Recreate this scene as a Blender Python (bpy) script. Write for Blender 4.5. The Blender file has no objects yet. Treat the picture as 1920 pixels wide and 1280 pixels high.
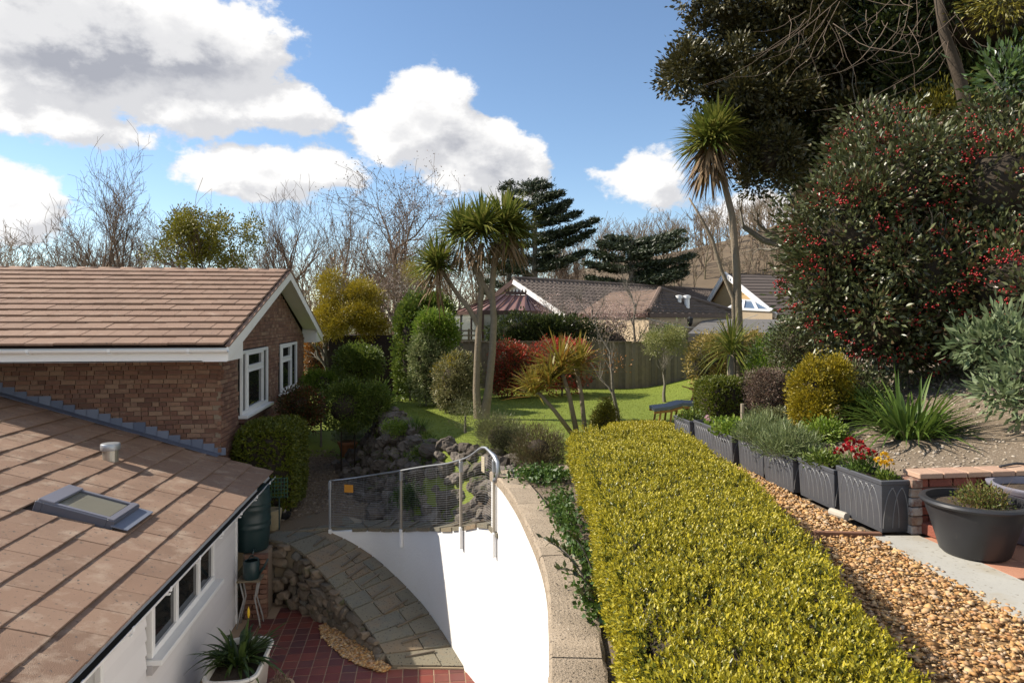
import bpy, math, random
import numpy as np
from mathutils import Vector, Matrix
rad = math.radians
SC = bpy.context.scene
COL = SC.collection
# ------------------------------------------------------------------ camera
CZ = 4.6                                   # eye height above the courtyard floor
TH = math.atan(170 / 1280)                 # the lens looks a little to the right of the houses' axis
SN, CN = math.sin(TH), math.cos(TH)
cam = bpy.data.cameras.new('camera'); cam.lens = 24; cam.sensor_width = 36
cam.shift_y = -40 / 1920; cam.clip_start = 0.05; cam.clip_end = 3000
cam_o = bpy.data.objects.new('camera', cam); COL.objects.link(cam_o)
cam_o.location = (0, 0, CZ); cam_o.rotation_euler = (rad(90), 0, -TH)
SC.camera = cam_o
# ------------------------------------------------------------------ light
SUN = Vector((-1.17, 0.35, 1.0)).normalized()
world = bpy.data.worlds.new('World'); SC.world = world; world.use_nodes = True
world.cycles.sampling_method = 'MANUAL'; world.cycles.sample_map_resolution = 256
sun = bpy.data.lights.new('sun', 'SUN'); sun.energy = 5.0; sun.angle = rad(0.53); sun.color = (1.0, 0.91, 0.78)
sun_o = bpy.data.objects.new('sun', sun); COL.objects.link(sun_o)
sun_o.rotation_euler = SUN.to_track_quat('Z', 'Y').to_euler(); sun_o.location = (-30, 10, 40)
SC.view_settings.view_transform = 'Standard'; SC.view_settings.look = 'None'
SC.view_settings.gamma = 1; SC.view_settings.use_curve_mapping = False
SC.view_settings.exposure = 0.7
SKY_STRENGTH = 0.104

def sky_world():
    nt = world.node_tree; N = nt.nodes; Lk = nt.links
    for n in list(N): N.remove(n)
    out = N.new('ShaderNodeOutputWorld'); bg = N.new('ShaderNodeBackground'); Lk.new(bg.outputs[0], out.inputs[0])
    bg.inputs['Strength'].default_value = SKY_STRENGTH
    sky = N.new('ShaderNodeTexSky'); sky.sky_type = 'NISHITA'; sky.sun_disc = False
    sky.sun_elevation = math.asin(SUN.z); sky.sun_rotation = math.atan2(SUN.x, SUN.y)
    sky.altitude = 50; sky.air_density = 1.0; sky.dust_density = 0.0; sky.ozone_density = 2.6
    # the cloud field: soft-edged masses at (azimuth, elevation), broken up by noise; the same field
    # looked up a little towards the sun gives their lit and shaded sides
    def px(x, y): return (TH + math.atan((x - 960) / 1280), math.atan((600 - y) / math.hypot(1280, x - 960)))
    cl = []
    for (x, y, rx, ry, w) in [(90, 60, 340, 150, 1.5), (330, 90, 250, 130, 1.3), (450, 60, 95, 95, .8), (500, 195, 160, 62, .8), (330, 190, 190, 75, .9),
                              (120, 225, 180, 55, .8), (30, 385, 105, 75, 1.0),
                              (520, 330, 190, 62, .95), (440, 310, 90, 55, .8), (600, 325, 100, 60, .8),
                              (810, 225, 120, 105, 1.0), (760, 250, 130, 80, .9), (870, 290, 150, 110, 1.1), (940, 320, 110, 80, .9),
                              (1205, 320, 105, 62, .66), (1150, 330, 85, 30, .55), (1410, 390, 90, 45, .7)]:
        a, e = px(x, y); cl.append((a, e, rx / 1280 * .92, ry / 1280 * .92, w))
    rr = random.Random(4)
    for k in range(18):  # clouds outside the view, made more and larger for fill light
        a = TH + rr.uniform(0.85, 2 * math.pi - 0.85); a = (a + math.pi) % (2 * math.pi) - math.pi
        cl.append((a, rr.uniform(.15, 1.1), rr.uniform(.28, .55), rr.uniform(.13, .25), rr.uniform(.8, 1.1)))
    g = bpy.data.node_groups.new('cloud_field', 'ShaderNodeTree')
    g.interface.new_socket('az', in_out='INPUT', socket_type='NodeSocketFloat')
    g.interface.new_socket('el', in_out='INPUT', socket_type='NodeSocketFloat')
    g.interface.new_socket('dir', in_out='INPUT', socket_type='NodeSocketVector')
    g.interface.new_socket('field', in_out='OUTPUT', socket_type='NodeSocketFloat')
    gi = g.nodes.new('NodeGroupInput'); go = g.nodes.new('NodeGroupOutput')
    def m(op, a, b=None, c=None):
        n = g.nodes.new('ShaderNodeMath'); n.operation = op
        for i, v in enumerate((a, b, c)):
            if v is None: continue
            if isinstance(v, (int, float)): n.inputs[i].default_value = v
            else: g.links.new(v, n.inputs[i])
        return n.outputs[0]
    # noise warps
    def noise(scale, det, rough, src):
        n = g.nodes.new('ShaderNodeTexNoise'); n.inputs['Scale'].default_value = scale; n.inputs['Detail'].default_value = det
        n.inputs['Roughness'].default_value = rough; g.links.new(src, n.inputs['Vector']); return n
    vs = g.nodes.new('ShaderNodeVectorMath'); vs.operation = 'MULTIPLY'; g.links.new(gi.outputs['dir'], vs.inputs[0]); vs.inputs[1].default_value = (1, 1, 1.5)
    n1 = noise(6.5, 10, .58, vs.outputs[0]); n2 = noise(2.2, 2, .5, vs.outputs[0])
    field = None
    for (a, e, rx, ry, w) in cl:
        da = m('SUBTRACT', gi.outputs['az'], a)
        if abs(a) > 1.2: da = m('WRAP', da, math.pi, -math.pi)
        x = m('MULTIPLY', da, 1 / rx); y = m('MULTIPLY', m('SUBTRACT', gi.outputs['el'], e), 1 / ry)
        r2 = m('ADD', m('MULTIPLY', x, x), m('MULTIPLY', y, y))
        v = m('MULTIPLY', m('SUBTRACT', 1.0, m('SQRT', r2)), w)
        field = v if field is None else m('SMOOTH_MAX', field, v, .18)
    field = m('MAXIMUM', field, -1.2)
    tot = m('ADD', field, m('MULTIPLY', m('SUBTRACT', n1.outputs[0], .5), 1.7))
    tot = m('ADD', tot, m('MULTIPLY', m('SUBTRACT', n2.outputs[0], .5), .5))
    n3 = noise(26, 6, .62, vs.outputs[0]); tot = m('ADD', tot, m('MULTIPLY', m('SUBTRACT', n3.outputs[0], .5), .38))
    g.links.new(tot, go.inputs[0])
    tc = N.new('ShaderNodeTexCoord'); nrm = N.new('ShaderNodeVectorMath'); nrm.operation = 'NORMALIZE'
    Lk.new(tc.outputs['Generated'], nrm.inputs[0])
    def look(vec):
        sp = N.new('ShaderNodeSeparateXYZ'); Lk.new(vec, sp.inputs[0])
        az = N.new('ShaderNodeMath'); az.operation = 'ARCTAN2'; Lk.new(sp.outputs[0], az.inputs[0]); Lk.new(sp.outputs[1], az.inputs[1])
        el = N.new('ShaderNodeMath'); el.operation = 'ARCSINE'; Lk.new(sp.outputs[2], el.inputs[0])
        gn = N.new('ShaderNodeGroup'); gn.node_tree = g
        Lk.new(az.outputs[0], gn.inputs['az']); Lk.new(el.outputs[0], gn.inputs['el']); Lk.new(vec, gn.inputs['dir'])
        return gn.outputs[0]
    f1 = look(nrm.outputs[0])
    off = N.new('ShaderNodeVectorMath'); off.operation = 'ADD'; Lk.new(nrm.outputs[0], off.inputs[0])
    off.inputs[1].default_value = tuple(SUN * 0.05)
    nr2 = N.new('ShaderNodeVectorMath'); nr2.operation = 'NORMALIZE'; Lk.new(off.outputs[0], nr2.inputs[0])
    f2 = look(nr2.outputs[0])
    def mr(v, a, b, c, d, smooth=True):
        n = N.new('ShaderNodeMapRange'); n.interpolation_type = 'SMOOTHSTEP' if smooth else 'LINEAR'
        n.inputs[1].default_value = a; n.inputs[2].default_value = b; n.inputs[3].default_value = c; n.inputs[4].default_value = d
        Lk.new(v, n.inputs[0]); return n.outputs[0]
    def mm(op, a, b):
        n = N.new('ShaderNodeMath'); n.operation = op
        for i, v in enumerate((a, b)):
            if isinstance(v, (int, float)): n.inputs[i].default_value = v
            else: Lk.new(v, n.inputs[i])
        return n.outputs[0]
    mask = mr(f1, .04, .26, 0, 1)
    diff = mm('SUBTRACT', f1, f2)
    lit = mr(diff, -.34, .30, 0, 1)
    deep = mr(f1, .42, 1.15, 1, .0)
    bright = mm('ADD', mm('MULTIPLY', lit, .55), mm('MULTIPLY', deep, .45))
    ramp = N.new('ShaderNodeValToRGB'); Lk.new(bright, ramp.inputs[0])
    e = ramp.color_ramp.elements; e[0].position = .12; e[0].color = (2.6, 2.7, 3.05, 1); e[1].position = .78; e[1].color = (6.1, 6.05, 6.0, 1)
    mix = N.new('ShaderNodeMix'); mix.data_type = 'RGBA'; Lk.new(mask, mix.inputs[0]); Lk.new(sky.outputs[0], mix.inputs[6]); Lk.new(ramp.outputs[0], mix.inputs[7])
    Lk.new(mix.outputs[2], bg.inputs[0])
sky_world()

# ------------------------------------------------------------------ helpers
def W(px, py, d):
    """world point seen at photo pixel (px, py), d metres along the view axis"""
    l = (px - 960) / 1280 * d
    return Vector((d * SN + l * CN, d * CN - l * SN, CZ - (py - 600) / 1280 * d))
def G(px, py, z): return W(px, py, (CZ - z) * 1280 / (py - 600))
def pix(p):
    d = p[0] * SN + p[1] * CN; l = p[0] * CN - p[1] * SN
    if d < .05: return (-9999, -9999, d)
    return (960 + l / d * 1280, 600 + (CZ - p[2]) / d * 1280, d)
def seen(p, m=40):
    x, y, d = pix(p); return d > .1 and -m < x < 1920 + m and -m < y < 1280 + m
def nz(v):
    return v / np.maximum(np.linalg.norm(v, axis=-1, keepdims=True), 1e-9)
MATS = {}
def mat(name, cols, rough=.7, rnd=True, nscale=0, nmix=.35, bump=0, bscale=30, spec=.3, transl=0, metal=0, stain=None, dark=None, coat=0, pos=None):
    """cols: ramp colours. rnd: pick along the ramp per piece/leaf. nscale: world-space noise mixed into the pick."""
    if name in MATS: return MATS[name]
    m = bpy.data.materials.new(name); m.use_nodes = True; MATS[name] = m
    nt = m.node_tree; N = nt.nodes; Lk = nt.links
    b = N['Principled BSDF']; b.inputs['Roughness'].default_value = rough; b.inputs['Metallic'].default_value = metal
    b.inputs['Specular IOR Level'].default_value = spec
    if coat: b.inputs['Coat Weight'].default_value = coat
    geo = N.new('ShaderNodeNewGeometry'); fac = None
    def mth(op, a, c):
        n = N.new('ShaderNodeMath'); n.operation = op
        for i, v in enumerate((a, c)):
            if isinstance(v, (int, float)): n.inputs[i].default_value = v
            else: Lk.new(v, n.inputs[i])
        return n.outputs[0]
    def noise(sc, det=5, ro=.6):
        n = N.new('ShaderNodeTexNoise'); n.inputs['Scale'].default_value = sc; n.inputs['Detail'].default_value = det
        n.inputs['Roughness'].default_value = ro; Lk.new(geo.outputs['Position'], n.inputs['Vector']); return n.outputs[0]
    if rnd:
        oi = N.new('ShaderNodeObjectInfo')
        fac = mth('FRACT', mth('ADD', oi.outputs['Random'], geo.outputs['Random Per Island']), 0)
    if nscale:
        nn = mth('MULTIPLY', mth('SUBTRACT', noise(nscale), .5), 2.2)
        fac = mth('ADD', fac if fac is not None else .5, mth('MULTIPLY', nn, nmix if rnd else .5))
    if len(cols) == 1: cols = [cols[0], cols[0]]
    ramp = N.new('ShaderNodeValToRGB'); el = ramp.color_ramp.elements
    while len(el) < len(cols): el.new(.5)
    for i, c in enumerate(cols):
        el[i].position = pos[i] if pos else i / (len(cols) - 1); el[i].color = (*c, 1)
    if fac is not None: Lk.new(fac, ramp.inputs[0])
    colour = ramp.outputs[0]
    if stain:                                     # (colour, scale, low, high)
        mp = N.new('ShaderNodeMapRange'); Lk.new(noise(stain[1], 6, .65), mp.inputs[0]); mp.inputs[1].default_value = stain[2]; mp.inputs[2].default_value = stain[3]
        mx = N.new('ShaderNodeMix'); mx.data_type = 'RGBA'; Lk.new(mp.outputs[0], mx.inputs[0]); Lk.new(colour, mx.inputs[6]); mx.inputs[7].default_value = (*stain[0], 1)
        colour = mx.outputs[2]
    if dark:                                      # fine specks (colour, scale, low, high)
        mp = N.new('ShaderNodeMapRange'); Lk.new(noise(dark[1], 3, .5), mp.inputs[0]); mp.inputs[1].default_value = dark[2]; mp.inputs[2].default_value = dark[3]
        mx = N.new('ShaderNodeMix'); mx.data_type = 'RGBA'; Lk.new(mp.outputs[0], mx.inputs[0]); Lk.new(colour, mx.inputs[6]); mx.inputs[7].default_value = (*dark[0], 1)
        colour = mx.outputs[2]
    Lk.new(colour, b.inputs['Base Color'])
    if bump:
        bp = N.new('ShaderNodeBump'); bp.inputs['Strength'].default_value = bump; bp.inputs['Distance'].default_value = .02
        Lk.new(noise(bscale, 6, .65), bp.inputs['Height']); Lk.new(bp.outputs[0], b.inputs['Normal'])
    if transl:
        t = N.new('ShaderNodeBsdfTranslucent'); Lk.new(colour, t.inputs[0])
        mxs = N.new('ShaderNodeMixShader'); mxs.inputs[0].default_value = transl
        Lk.new(b.outputs[0], mxs.inputs[1]); Lk.new(t.outputs[0], mxs.inputs[2]); Lk.new(mxs.outputs[0], N['Material Output'].inputs[0])
    return m

def np_mesh(name, V, F, smooth=False):
    """V (n,3), F (m,k) all faces with k corners"""
    V = np.asarray(V, np.float32); F = np.asarray(F, np.int32); k = F.shape[1]
    me = bpy.data.meshes.new(name); me.vertices.add(len(V)); me.vertices.foreach_set('co', V.ravel())
    me.loops.add(F.size); me.loops.foreach_set('vertex_index', F.ravel())
    me.polygons.add(len(F)); me.polygons.foreach_set('loop_start', np.arange(0, F.size, k, dtype=np.int32))
    try: me.polygons.foreach_set('loop_total', np.full(len(F), k, np.int32))
    except Exception: pass
    if smooth: me.polygons.foreach_set('use_smooth', np.ones(len(F), bool))
    me.update(calc_edges=True); return me
def link(name, me, m, root=None, loc=None):
    if m is not None and not me.materials: me.materials.append(m)
    o = bpy.data.objects.new(name, me); COL.objects.link(o)
    if loc is not None: o.location = loc
    if root is not None:
        o.parent = root
        rl = Vector((0, 0, 0)); q = root
        while q is not None: rl += q.location; q = q.parent
        o.location = o.location - rl
    return o
def tag(o, label, cat, group=None):
    o['label'] = label; o['category'] = cat
    if group: o['group'] = group
    return o
def thing(name, label, cat, loc=(0, 0, 0), group=None):
    o = bpy.data.objects.new(name, None); COL.objects.link(o); o.location = loc; o.empty_display_size = .2
    return tag(o, label, cat, group)
def setting(o, kind='structure'): o['kind'] = kind; return o

class MB:
    def __init__(s): s.v = []; s.f = []
    def add(s, vs, fs):
        n = len(s.v); s.v += [tuple(v) for v in vs]; s.f += [tuple(i + n for i in f) for f in fs]; return s
    def hexa(s, b, t):      # bottom 4, top 4 (same winding, counter-clockwise from above)
        return s.add(list(b) + list(t), [(3, 2, 1, 0), (4, 5, 6, 7), (0, 1, 5, 4), (1, 2, 6, 5), (2, 3, 7, 6), (3, 0, 4, 7)])
    def box(s, c, size, rz=0, ch=0):
        hx, hy, hz = size[0] / 2, size[1] / 2, size[2] / 2; R = Matrix.Rotation(rz, 3, 'Z'); c = Vector(c)
        return s.obox(c, R @ Vector((hx, 0, 0)), R @ Vector((0, hy, 0)), Vector((0, 0, hz)), ch)
    def obox(s, c, a, b, n, ch=0):
        """oriented box; a, b, n half-axis vectors; ch chamfer in metres"""
        c = Vector(c); a = Vector(a); b = Vector(b); n = Vector(n)
        if ch <= 0:
            q = [(-1, -1), (1, -1), (1, 1), (-1, 1)]
            return s.hexa([c + a * i + b * j - n for i, j in q], [c + a * i + b * j + n for i, j in q])
        A, B, Nn = a.length, b.length, n.length
        ka, kb, kn = 1 - ch / A, 1 - ch / B, 1 - ch / Nn
        vs = []; idx = {}
        for i in (-1, 1):
            for j in (-1, 1):
                for k in (-1, 1):
                    for ax, (fa, fb, fn) in enumerate(((1, kb, kn), (ka, 1, kn), (ka, kb, 1))):
                        idx[(i, j, k, ax)] = len(vs); vs.append(c + a * i * fa + b * j * fb + n * k * fn)
        fs = []
        def quad(p): fs.append(p)
        for i in (-1, 1):
            L = [idx[(i, -1, -1, 0)], idx[(i, 1, -1, 0)], idx[(i, 1, 1, 0)], idx[(i, -1, 1, 0)]]; quad(L if i > 0 else L[::-1])
            L = [idx[(-1, i, -1, 1)], idx[(-1, i, 1, 1)], idx[(1, i, 1, 1)], idx[(1, i, -1, 1)]]; quad(L if i > 0 else L[::-1])
            L = [idx[(-1, -1, i, 2)], idx[(1, -1, i, 2)], idx[(1, 1, i, 2)], idx[(-1, 1, i, 2)]]; quad(L if i > 0 else L[::-1])
        for i in (-1, 1):
            for j in (-1, 1):
                L = [idx[(i, j, -1, 0)], idx[(i, j, -1, 1)], idx[(i, j, 1, 1)], idx[(i, j, 1, 0)]]; quad(L if i * j > 0 else L[::-1])
                L = [idx[(i, -1, j, 0)], idx[(i, 1, j, 0)], idx[(i, 1, j, 2)], idx[(i, -1, j, 2)]]; quad(L if i * j > 0 else L[::-1])
                L = [idx[(-1, i, j, 1)], idx[(-1, i, j, 2)], idx[(1, i, j, 2)], idx[(1, i, j, 1)]]; quad(L if i * j > 0 else L[::-1])
        for i in (-1, 1):
            for j in (-1, 1):
                for k in (-1, 1):
                    L = [idx[(i, j, k, 0)], idx[(i, j, k, 1)], idx[(i, j, k, 2)]]; quad(L if i * j * k > 0 else L[::-1])
        return s.add(vs, fs)
    def beam(s, p, q, w, h, up=(0, 0, 1), ch=0):
        p = Vector(p); q = Vector(q); d = (q - p); u = Vector(up); sd = d.cross(u)
        if sd.length < 1e-6: sd = d.cross(Vector((1, 0, 0)))
        sd.normalize(); u = sd.cross(d).normalized()
        return s.obox((p + q) / 2, d / 2, sd * w / 2, u * h / 2, ch)
    def tube(s, pts, r, k=8, caps=True):
        pts = [Vector(p) for p in pts]; n = len(pts); rs = r if isinstance(r, (list, tuple)) else [r] * n
        vs = []; ref = None
        for i in range(n):
            t = (pts[min(i + 1, n - 1)] - pts[max(i - 1, 0)]).normalized()
            if ref is None: ref = t.orthogonal().normalized()
            ref = (ref - t * ref.dot(t)); ref = ref.normalized() if ref.length > 1e-6 else t.orthogonal().normalized()
            bt = t.cross(ref)
            for j in range(k):
                a = 2 * math.pi * j / k; vs.append(pts[i] + (ref * math.cos(a) + bt * math.sin(a)) * rs[i])
        fs = [(i * k + j, i * k + (j + 1) % k, (i + 1) * k + (j + 1) % k, (i + 1) * k + j) for i in range(n - 1) for j in range(k)]
        if caps: fs += [tuple(range(k - 1, -1, -1)), tuple((n - 1) * k + j for j in range(k))]
        return s.add(vs, fs)
    def lathe(s, prof, c, k=24, sx=1, sy=1, rz=0, cap0=True, cap1=False):
        vs = []; cx, cy, cz = c; cr, sr = math.cos(rz), math.sin(rz)
        for (r, z) in prof:
            for j in range(k):
                a = 2 * math.pi * j / k; x, y = r * math.cos(a) * sx, r * math.sin(a) * sy
                vs.append((cx + x * cr - y * sr, cy + x * sr + y * cr, cz + z))
        n = len(prof)
        fs = [(i * k + j, i * k + (j + 1) % k, (i + 1) * k + (j + 1) % k, (i + 1) * k + j) for i in range(n - 1) for j in range(k)]
        if cap0: fs.append(tuple(range(k - 1, -1, -1)))
        if cap1: fs.append(tuple((n - 1) * k + j for j in range(k)))
        return s.add(vs, fs)
    def prism(s, poly, z0, z1):
        n = len(poly)
        vs = [(p[0], p[1], z0 if not callable(z0) else z0(*p)) for p in poly] + [(p[0], p[1], z1 if not callable(z1) else z1(*p)) for p in poly]
        return s.add(vs, [tuple(range(n - 1, -1, -1)), tuple(range(n, 2 * n))] + [(i, (i + 1) % n, n + (i + 1) % n, n + i) for i in range(n)])
    def sheet(s, poly): return s.add(poly, [tuple(range(len(poly)))])
    def mesh(s, name='m', smooth=False):
        me = bpy.data.meshes.new(name); me.from_pydata(s.v, [], s.f); me.update()
        if smooth: me.polygons.foreach_set('use_smooth', [True] * len(me.polygons))
        return me
    def build(s, name, m, root=None, smooth=False):
        return link(name, s.mesh(name, smooth), m, root)
def auto_smooth(o, ang=40):
    me = o.data; me.polygons.foreach_set('use_smooth', [True] * len(me.polygons))
    me.set_sharp_from_angle(angle=rad(ang)); return o
def lerp(a, b, t): return a + (b - a) * t
def curve(keys):
    """piecewise linear through (t, value...) keys, smoothed; returns f(t) -> tuple"""
    T = [k[0] for k in keys]; Vv = [np.array(k[1:], float) for k in keys]; n = len(T)
    def f(t):
        t = min(max(t, T[0]), T[-1]); i = 0
        while i < n - 2 and t > T[i + 1]: i += 1
        h = T[i + 1] - T[i]; u = (t - T[i]) / h
        m0 = (Vv[i + 1] - Vv[max(i - 1, 0)]) / (T[i + 1] - T[max(i - 1, 0)]) * h
        j = min(i + 2, n - 1); m1 = (Vv[j] - Vv[i]) / (T[j] - T[i]) * h
        return tuple((2 * u**3 - 3 * u**2 + 1) * Vv[i] + (u**3 - 2 * u**2 + u) * m0 + (-2 * u**3 + 3 * u**2) * Vv[i + 1] + (u**3 - u**2) * m1)
    return f
# ---- foliage
def leaf_tris(P, D, L, Wd, rng, fold=.2, up=None):
    n = len(P); D = nz(D); R = rng.normal(size=(n, 3)) if up is None else up + rng.normal(size=(n, 3)) * .35
    S = nz(np.cross(D, R)); U = np.cross(S, D); L = np.broadcast_to(L, n)[:, None]; Wd = np.broadcast_to(Wd, n)[:, None]
    mid = P + D * L * .5 + U * Wd * fold
    V = np.stack([P, mid + S * Wd * .5, P + D * L, mid - S * Wd * .5], 1).reshape(-1, 3)
    b = np.arange(n)[:, None] * 4
    F = np.concatenate([b + [0, 1, 2], b + [0, 2, 3]], 1).reshape(-1, 3)
    return V, F
def straps(P, D, L, Wd, droop, segs=4):
    """sword leaves: roots P, directions D, curving down by droop"""
    n = len(P); D = nz(D); S = np.cross(D, [0, 0, 1.0]); bad = np.linalg.norm(S, axis=1) < .05; S[bad] = [1, 0, 0]; S = nz(S)
    L = np.broadcast_to(L, n)[:, None]; Wd = np.broadcast_to(Wd, n)[:, None]; dr = np.broadcast_to(droop, n)[:, None]
    rows = []
    for i in range(segs + 1):
        t = i / segs; c = P + D * L * t * (1 - .12 * dr * t) + np.array([0, 0, -1.0]) * dr * L * t * t
        w = Wd * (.55 + .9 * t if t < .4 else .91 * (1 - ((t - .4) / .6) ** 1.6) + .02) * .5
        lift = np.array([0, 0, 1.0]) * w * .35
        rows.append(np.stack([c - S * w + lift, c, c + S * w + lift], 1))
    V = np.stack(rows, 1).reshape(-1, 3); k = 3 * (segs + 1); b = np.arange(n)[:, None] * k; F = []
    for i in range(segs):
        for j in range(2): F.append(b + [i * 3 + j, i * 3 + j + 1, i * 3 + j + 4, i * 3 + j + 3])
    return V, np.concatenate(F, 1).reshape(-1, 4)
def sphere_dirs(rng, n, zmin=-1.0):
    z = rng.uniform(zmin, 1, n); a = rng.uniform(0, 2 * np.pi, n); r = np.sqrt(1 - z * z)
    return np.stack([r * np.cos(a), r * np.sin(a), z], 1)
def wob(P, s, seed=0):
    """cheap smooth noise in -1..1"""
    a = seed * 1.7
    return (np.sin(P[:, 0] * s + a) * np.sin(P[:, 1] * s * 1.13 + 2 * a + 1) + np.sin(P[:, 2] * s * .93 + a * 3 + 2) * np.sin((P[:, 0] + P[:, 1]) * s * .71 + a)
            + .5 * np.sin(P[:, 0] * s * 2.3 + P[:, 2] * s * 1.9 + a) * np.sin(P[:, 1] * s * 2.1 + P[:, 2] * s + a)) / 2.0
def crown(rng, blobs, clumps, per, cr, L, Wd, zmin=-.6, shell=(.72, 1.0), out=.8, fold=.2, upb=.25, box=2.0):
    """leaf clumps through the outer volume of ellipsoid blobs [(centre, radii), ...]"""
    wts = np.array([np.prod(b[1]) ** (2 / 3) for b in blobs]); wts /= wts.sum(); P = []; D = []
    for (c, r), w in zip(blobs, wts):
        m = max(1, int(clumps * w)); d = sphere_dirs(rng, m, zmin); d = d / (np.abs(d) ** box).sum(1, keepdims=True) ** (1 / box); q = rng.uniform(shell[0], shell[1], m)[:, None]
        q = q * (1 + .13 * wob(d * np.array(r), 3.0 / max(.3, min(r)), len(P))[:, None])
        cc = np.array(c) + d * np.array(r) * q
        e = rng.normal(size=(m, per, 3)); p = cc[:, None, :] + e * cr
        dd = d[:, None, :] * out + nz(e) * .8 + np.array([0, 0, upb])
        P.append(p.reshape(-1, 3)); D.append(dd.reshape(-1, 3))
    P = np.concatenate(P); D = np.concatenate(D); n = len(P)
    return leaf_tris(P, D, L * rng.uniform(.65, 1.25, n), Wd * rng.uniform(.7, 1.2, n), rng, fold)
def lobes(rng, blobs, n, lo=.25, hi=.5, k=(.45, .95)):
    """break big masses into many uneven lobes"""
    out = []
    for c, r in blobs:
        for q in sphere_dirs(rng, n, -.8): f = rng.uniform(lo, hi); out.append((tuple(np.array(c) + q * np.array(r) * rng.uniform(*k)), tuple(np.array(r) * f * rng.uniform(.7, 1.25, 3))))
    return out
def join(*vf):
    Vs = []; Fs = []; n = 0
    for V, F in vf: Vs.append(V); Fs.append(F + n); n += len(V)
    return np.concatenate(Vs), np.concatenate(Fs)
def tubes_np(P, R, k=4):
    """P (m,n,3) polylines, R (m,n) radii"""
    m, n, _ = P.shape
    T = np.empty_like(P); T[:, 1:-1] = P[:, 2:] - P[:, :-2]; T[:, 0] = P[:, 1] - P[:, 0]; T[:, -1] = P[:, -1] - P[:, -2]; T = nz(T)
    ref = np.where(np.abs(T[:, :1, 2:3]) > .8, np.array([1.0, 0, 0]), np.array([0, 0, 1.0])); A = nz(np.cross(T, ref)); B = np.cross(T, A)
    an = np.arange(k) * 2 * np.pi / k
    ring = P[:, :, None, :] + (A[:, :, None, :] * np.cos(an)[:, None] + B[:, :, None, :] * np.sin(an)[:, None]) * R[:, :, None, None]
    V = ring.reshape(-1, 3); b = (np.arange(m) * n * k)[:, None]; F = []
    for i in range(n - 1):
        for j in range(k): F.append(b + [i * k + j, i * k + (j + 1) % k, (i + 1) * k + (j + 1) % k, (i + 1) * k + j])
    return V, np.concatenate(F, 1).reshape(-1, 4)
def branches(rng, base, height, r0, kids=(7, 5, 4, 3), lean=(0, 0), up=.35, spread=.75, start=.3, ratio=.55, wig=.09, taper=.55):
    """recursive bare branching, vectorised level by level; returns (m,5,3) polylines and radii"""
    t = np.linspace(0, 1, 5)
    P = [np.array(base)[None] + np.stack([lean[0] * t**1.5, lean[1] * t**1.5, height * t], 1) + rng.normal(size=(5, 3)) * wig * height * .18 * (t[:, None] > 0)]
    P = np.array(P); R = r0 * (1 - t * taper)[None]; allP = [P]; allR = [R]
    for lv, kk in enumerate(kids):
        m = len(P); s = rng.uniform(start if lv == 0 else .22, 1.0, (m, kk)); s[:, 0] = 1.0
        i = np.minimum((s * 4).astype(int), 3); f = s * 4 - i; idx = np.arange(m)[:, None]
        p0 = P[idx, i] * (1 - f)[..., None] + P[idx, i + 1] * f[..., None]; rr = R[idx, i] * (1 - f) + R[idx, i + 1] * f
        td = nz(P[idx, i + 1] - P[idx, i]); ln = np.linalg.norm(P[:, -1] - P[:, 0], axis=1)[:, None] * ratio * rng.uniform(.6, 1.15, (m, kk)) * (1.15 - .45 * s if lv == 0 else 1.0)
        rnd = nz(rng.normal(size=(m, kk, 3))); sd = rnd - td * (rnd * td).sum(-1, keepdims=True)
        d = nz(td + nz(sd) * spread * rng.uniform(.6, 1.3, (m, kk))[..., None] + np.array([0, 0, up]))
        n = m * kk; p0 = p0.reshape(n, 3); d = d.reshape(n, 3); ln = ln.reshape(n); r1 = (rr * .62).reshape(n)
        bend = rng.normal(size=(n, 3)) * wig * 2 + np.array([0, 0, up * .35])
        P = p0[:, None] + d[:, None] * (ln[:, None] * t)[..., None] + bend[:, None] * (ln[:, None] * t**2)[..., None] + rng.normal(size=(n, 5, 3)) * (ln * wig * .35)[:, None, None] * (t > 0)[None, :, None]
        R = r1[:, None] * (1 - t * .6)[None]; allP.append(P); allR.append(R)
    return np.concatenate(allP), np.concatenate(allR)
# ------------------------------------------------------------------ materials
white = mat('white_paint', [(.74, .73, .71), (.80, .79, .77)], .55, rnd=True, nscale=1.2, stain=((.55, .53, .48), 2.5, .62, .9))
upvc = mat('white_plastic', [(.78, .78, .77)], .3, rnd=False, spec=.5)
render_white = mat('white_render', [(.68, .675, .66), (.76, .76, .75)], .85, rnd=False, nscale=1.3, bump=.35, bscale=22, stain=((.62, .60, .53), 1.6, .60, .95))
cladding = mat('white_cladding', [(.66, .645, .645), (.74, .725, .72)], .6, rnd=True, nscale=1.5, stain=((.45, .43, .40), 2.2, .62, .95))
brick_m = mat('brick_clay', [(.125, .066, .047), (.18, .092, .062), (.225, .122, .08), (.155, .08, .06), (.28, .18, .12), (.19, .10, .07)], .85, nscale=25, nmix=.12, bump=.5, bscale=90, stain=((.36, .27, .2), 9, .62, .95))
mortar = mat('mortar', [(.20, .155, .115), (.28, .22, .16)], .9, rnd=False, nscale=12, bump=.4)
tile_m = mat('roof_tile_brown', [(.215, .137, .097), (.265, .172, .122), (.24, .152, .108)], .85, nscale=3.0, nmix=.5, bump=.5, bscale=120, stain=((.40, .30, .23), 4.0, .58, .8), dark=((.10, .075, .06), 22, .66, .72))
tile_n = mat('roof_tile_near', [(.205, .130, .090), (.295, .195, .137), (.235, .150, .104), (.27, .172, .119)], .9, nscale=2.5, nmix=.35, bump=.7, bscale=110, stain=((.42, .33, .25), 3.5, .52, .8), dark=((.10, .085, .075), 26, .64, .70))
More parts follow.
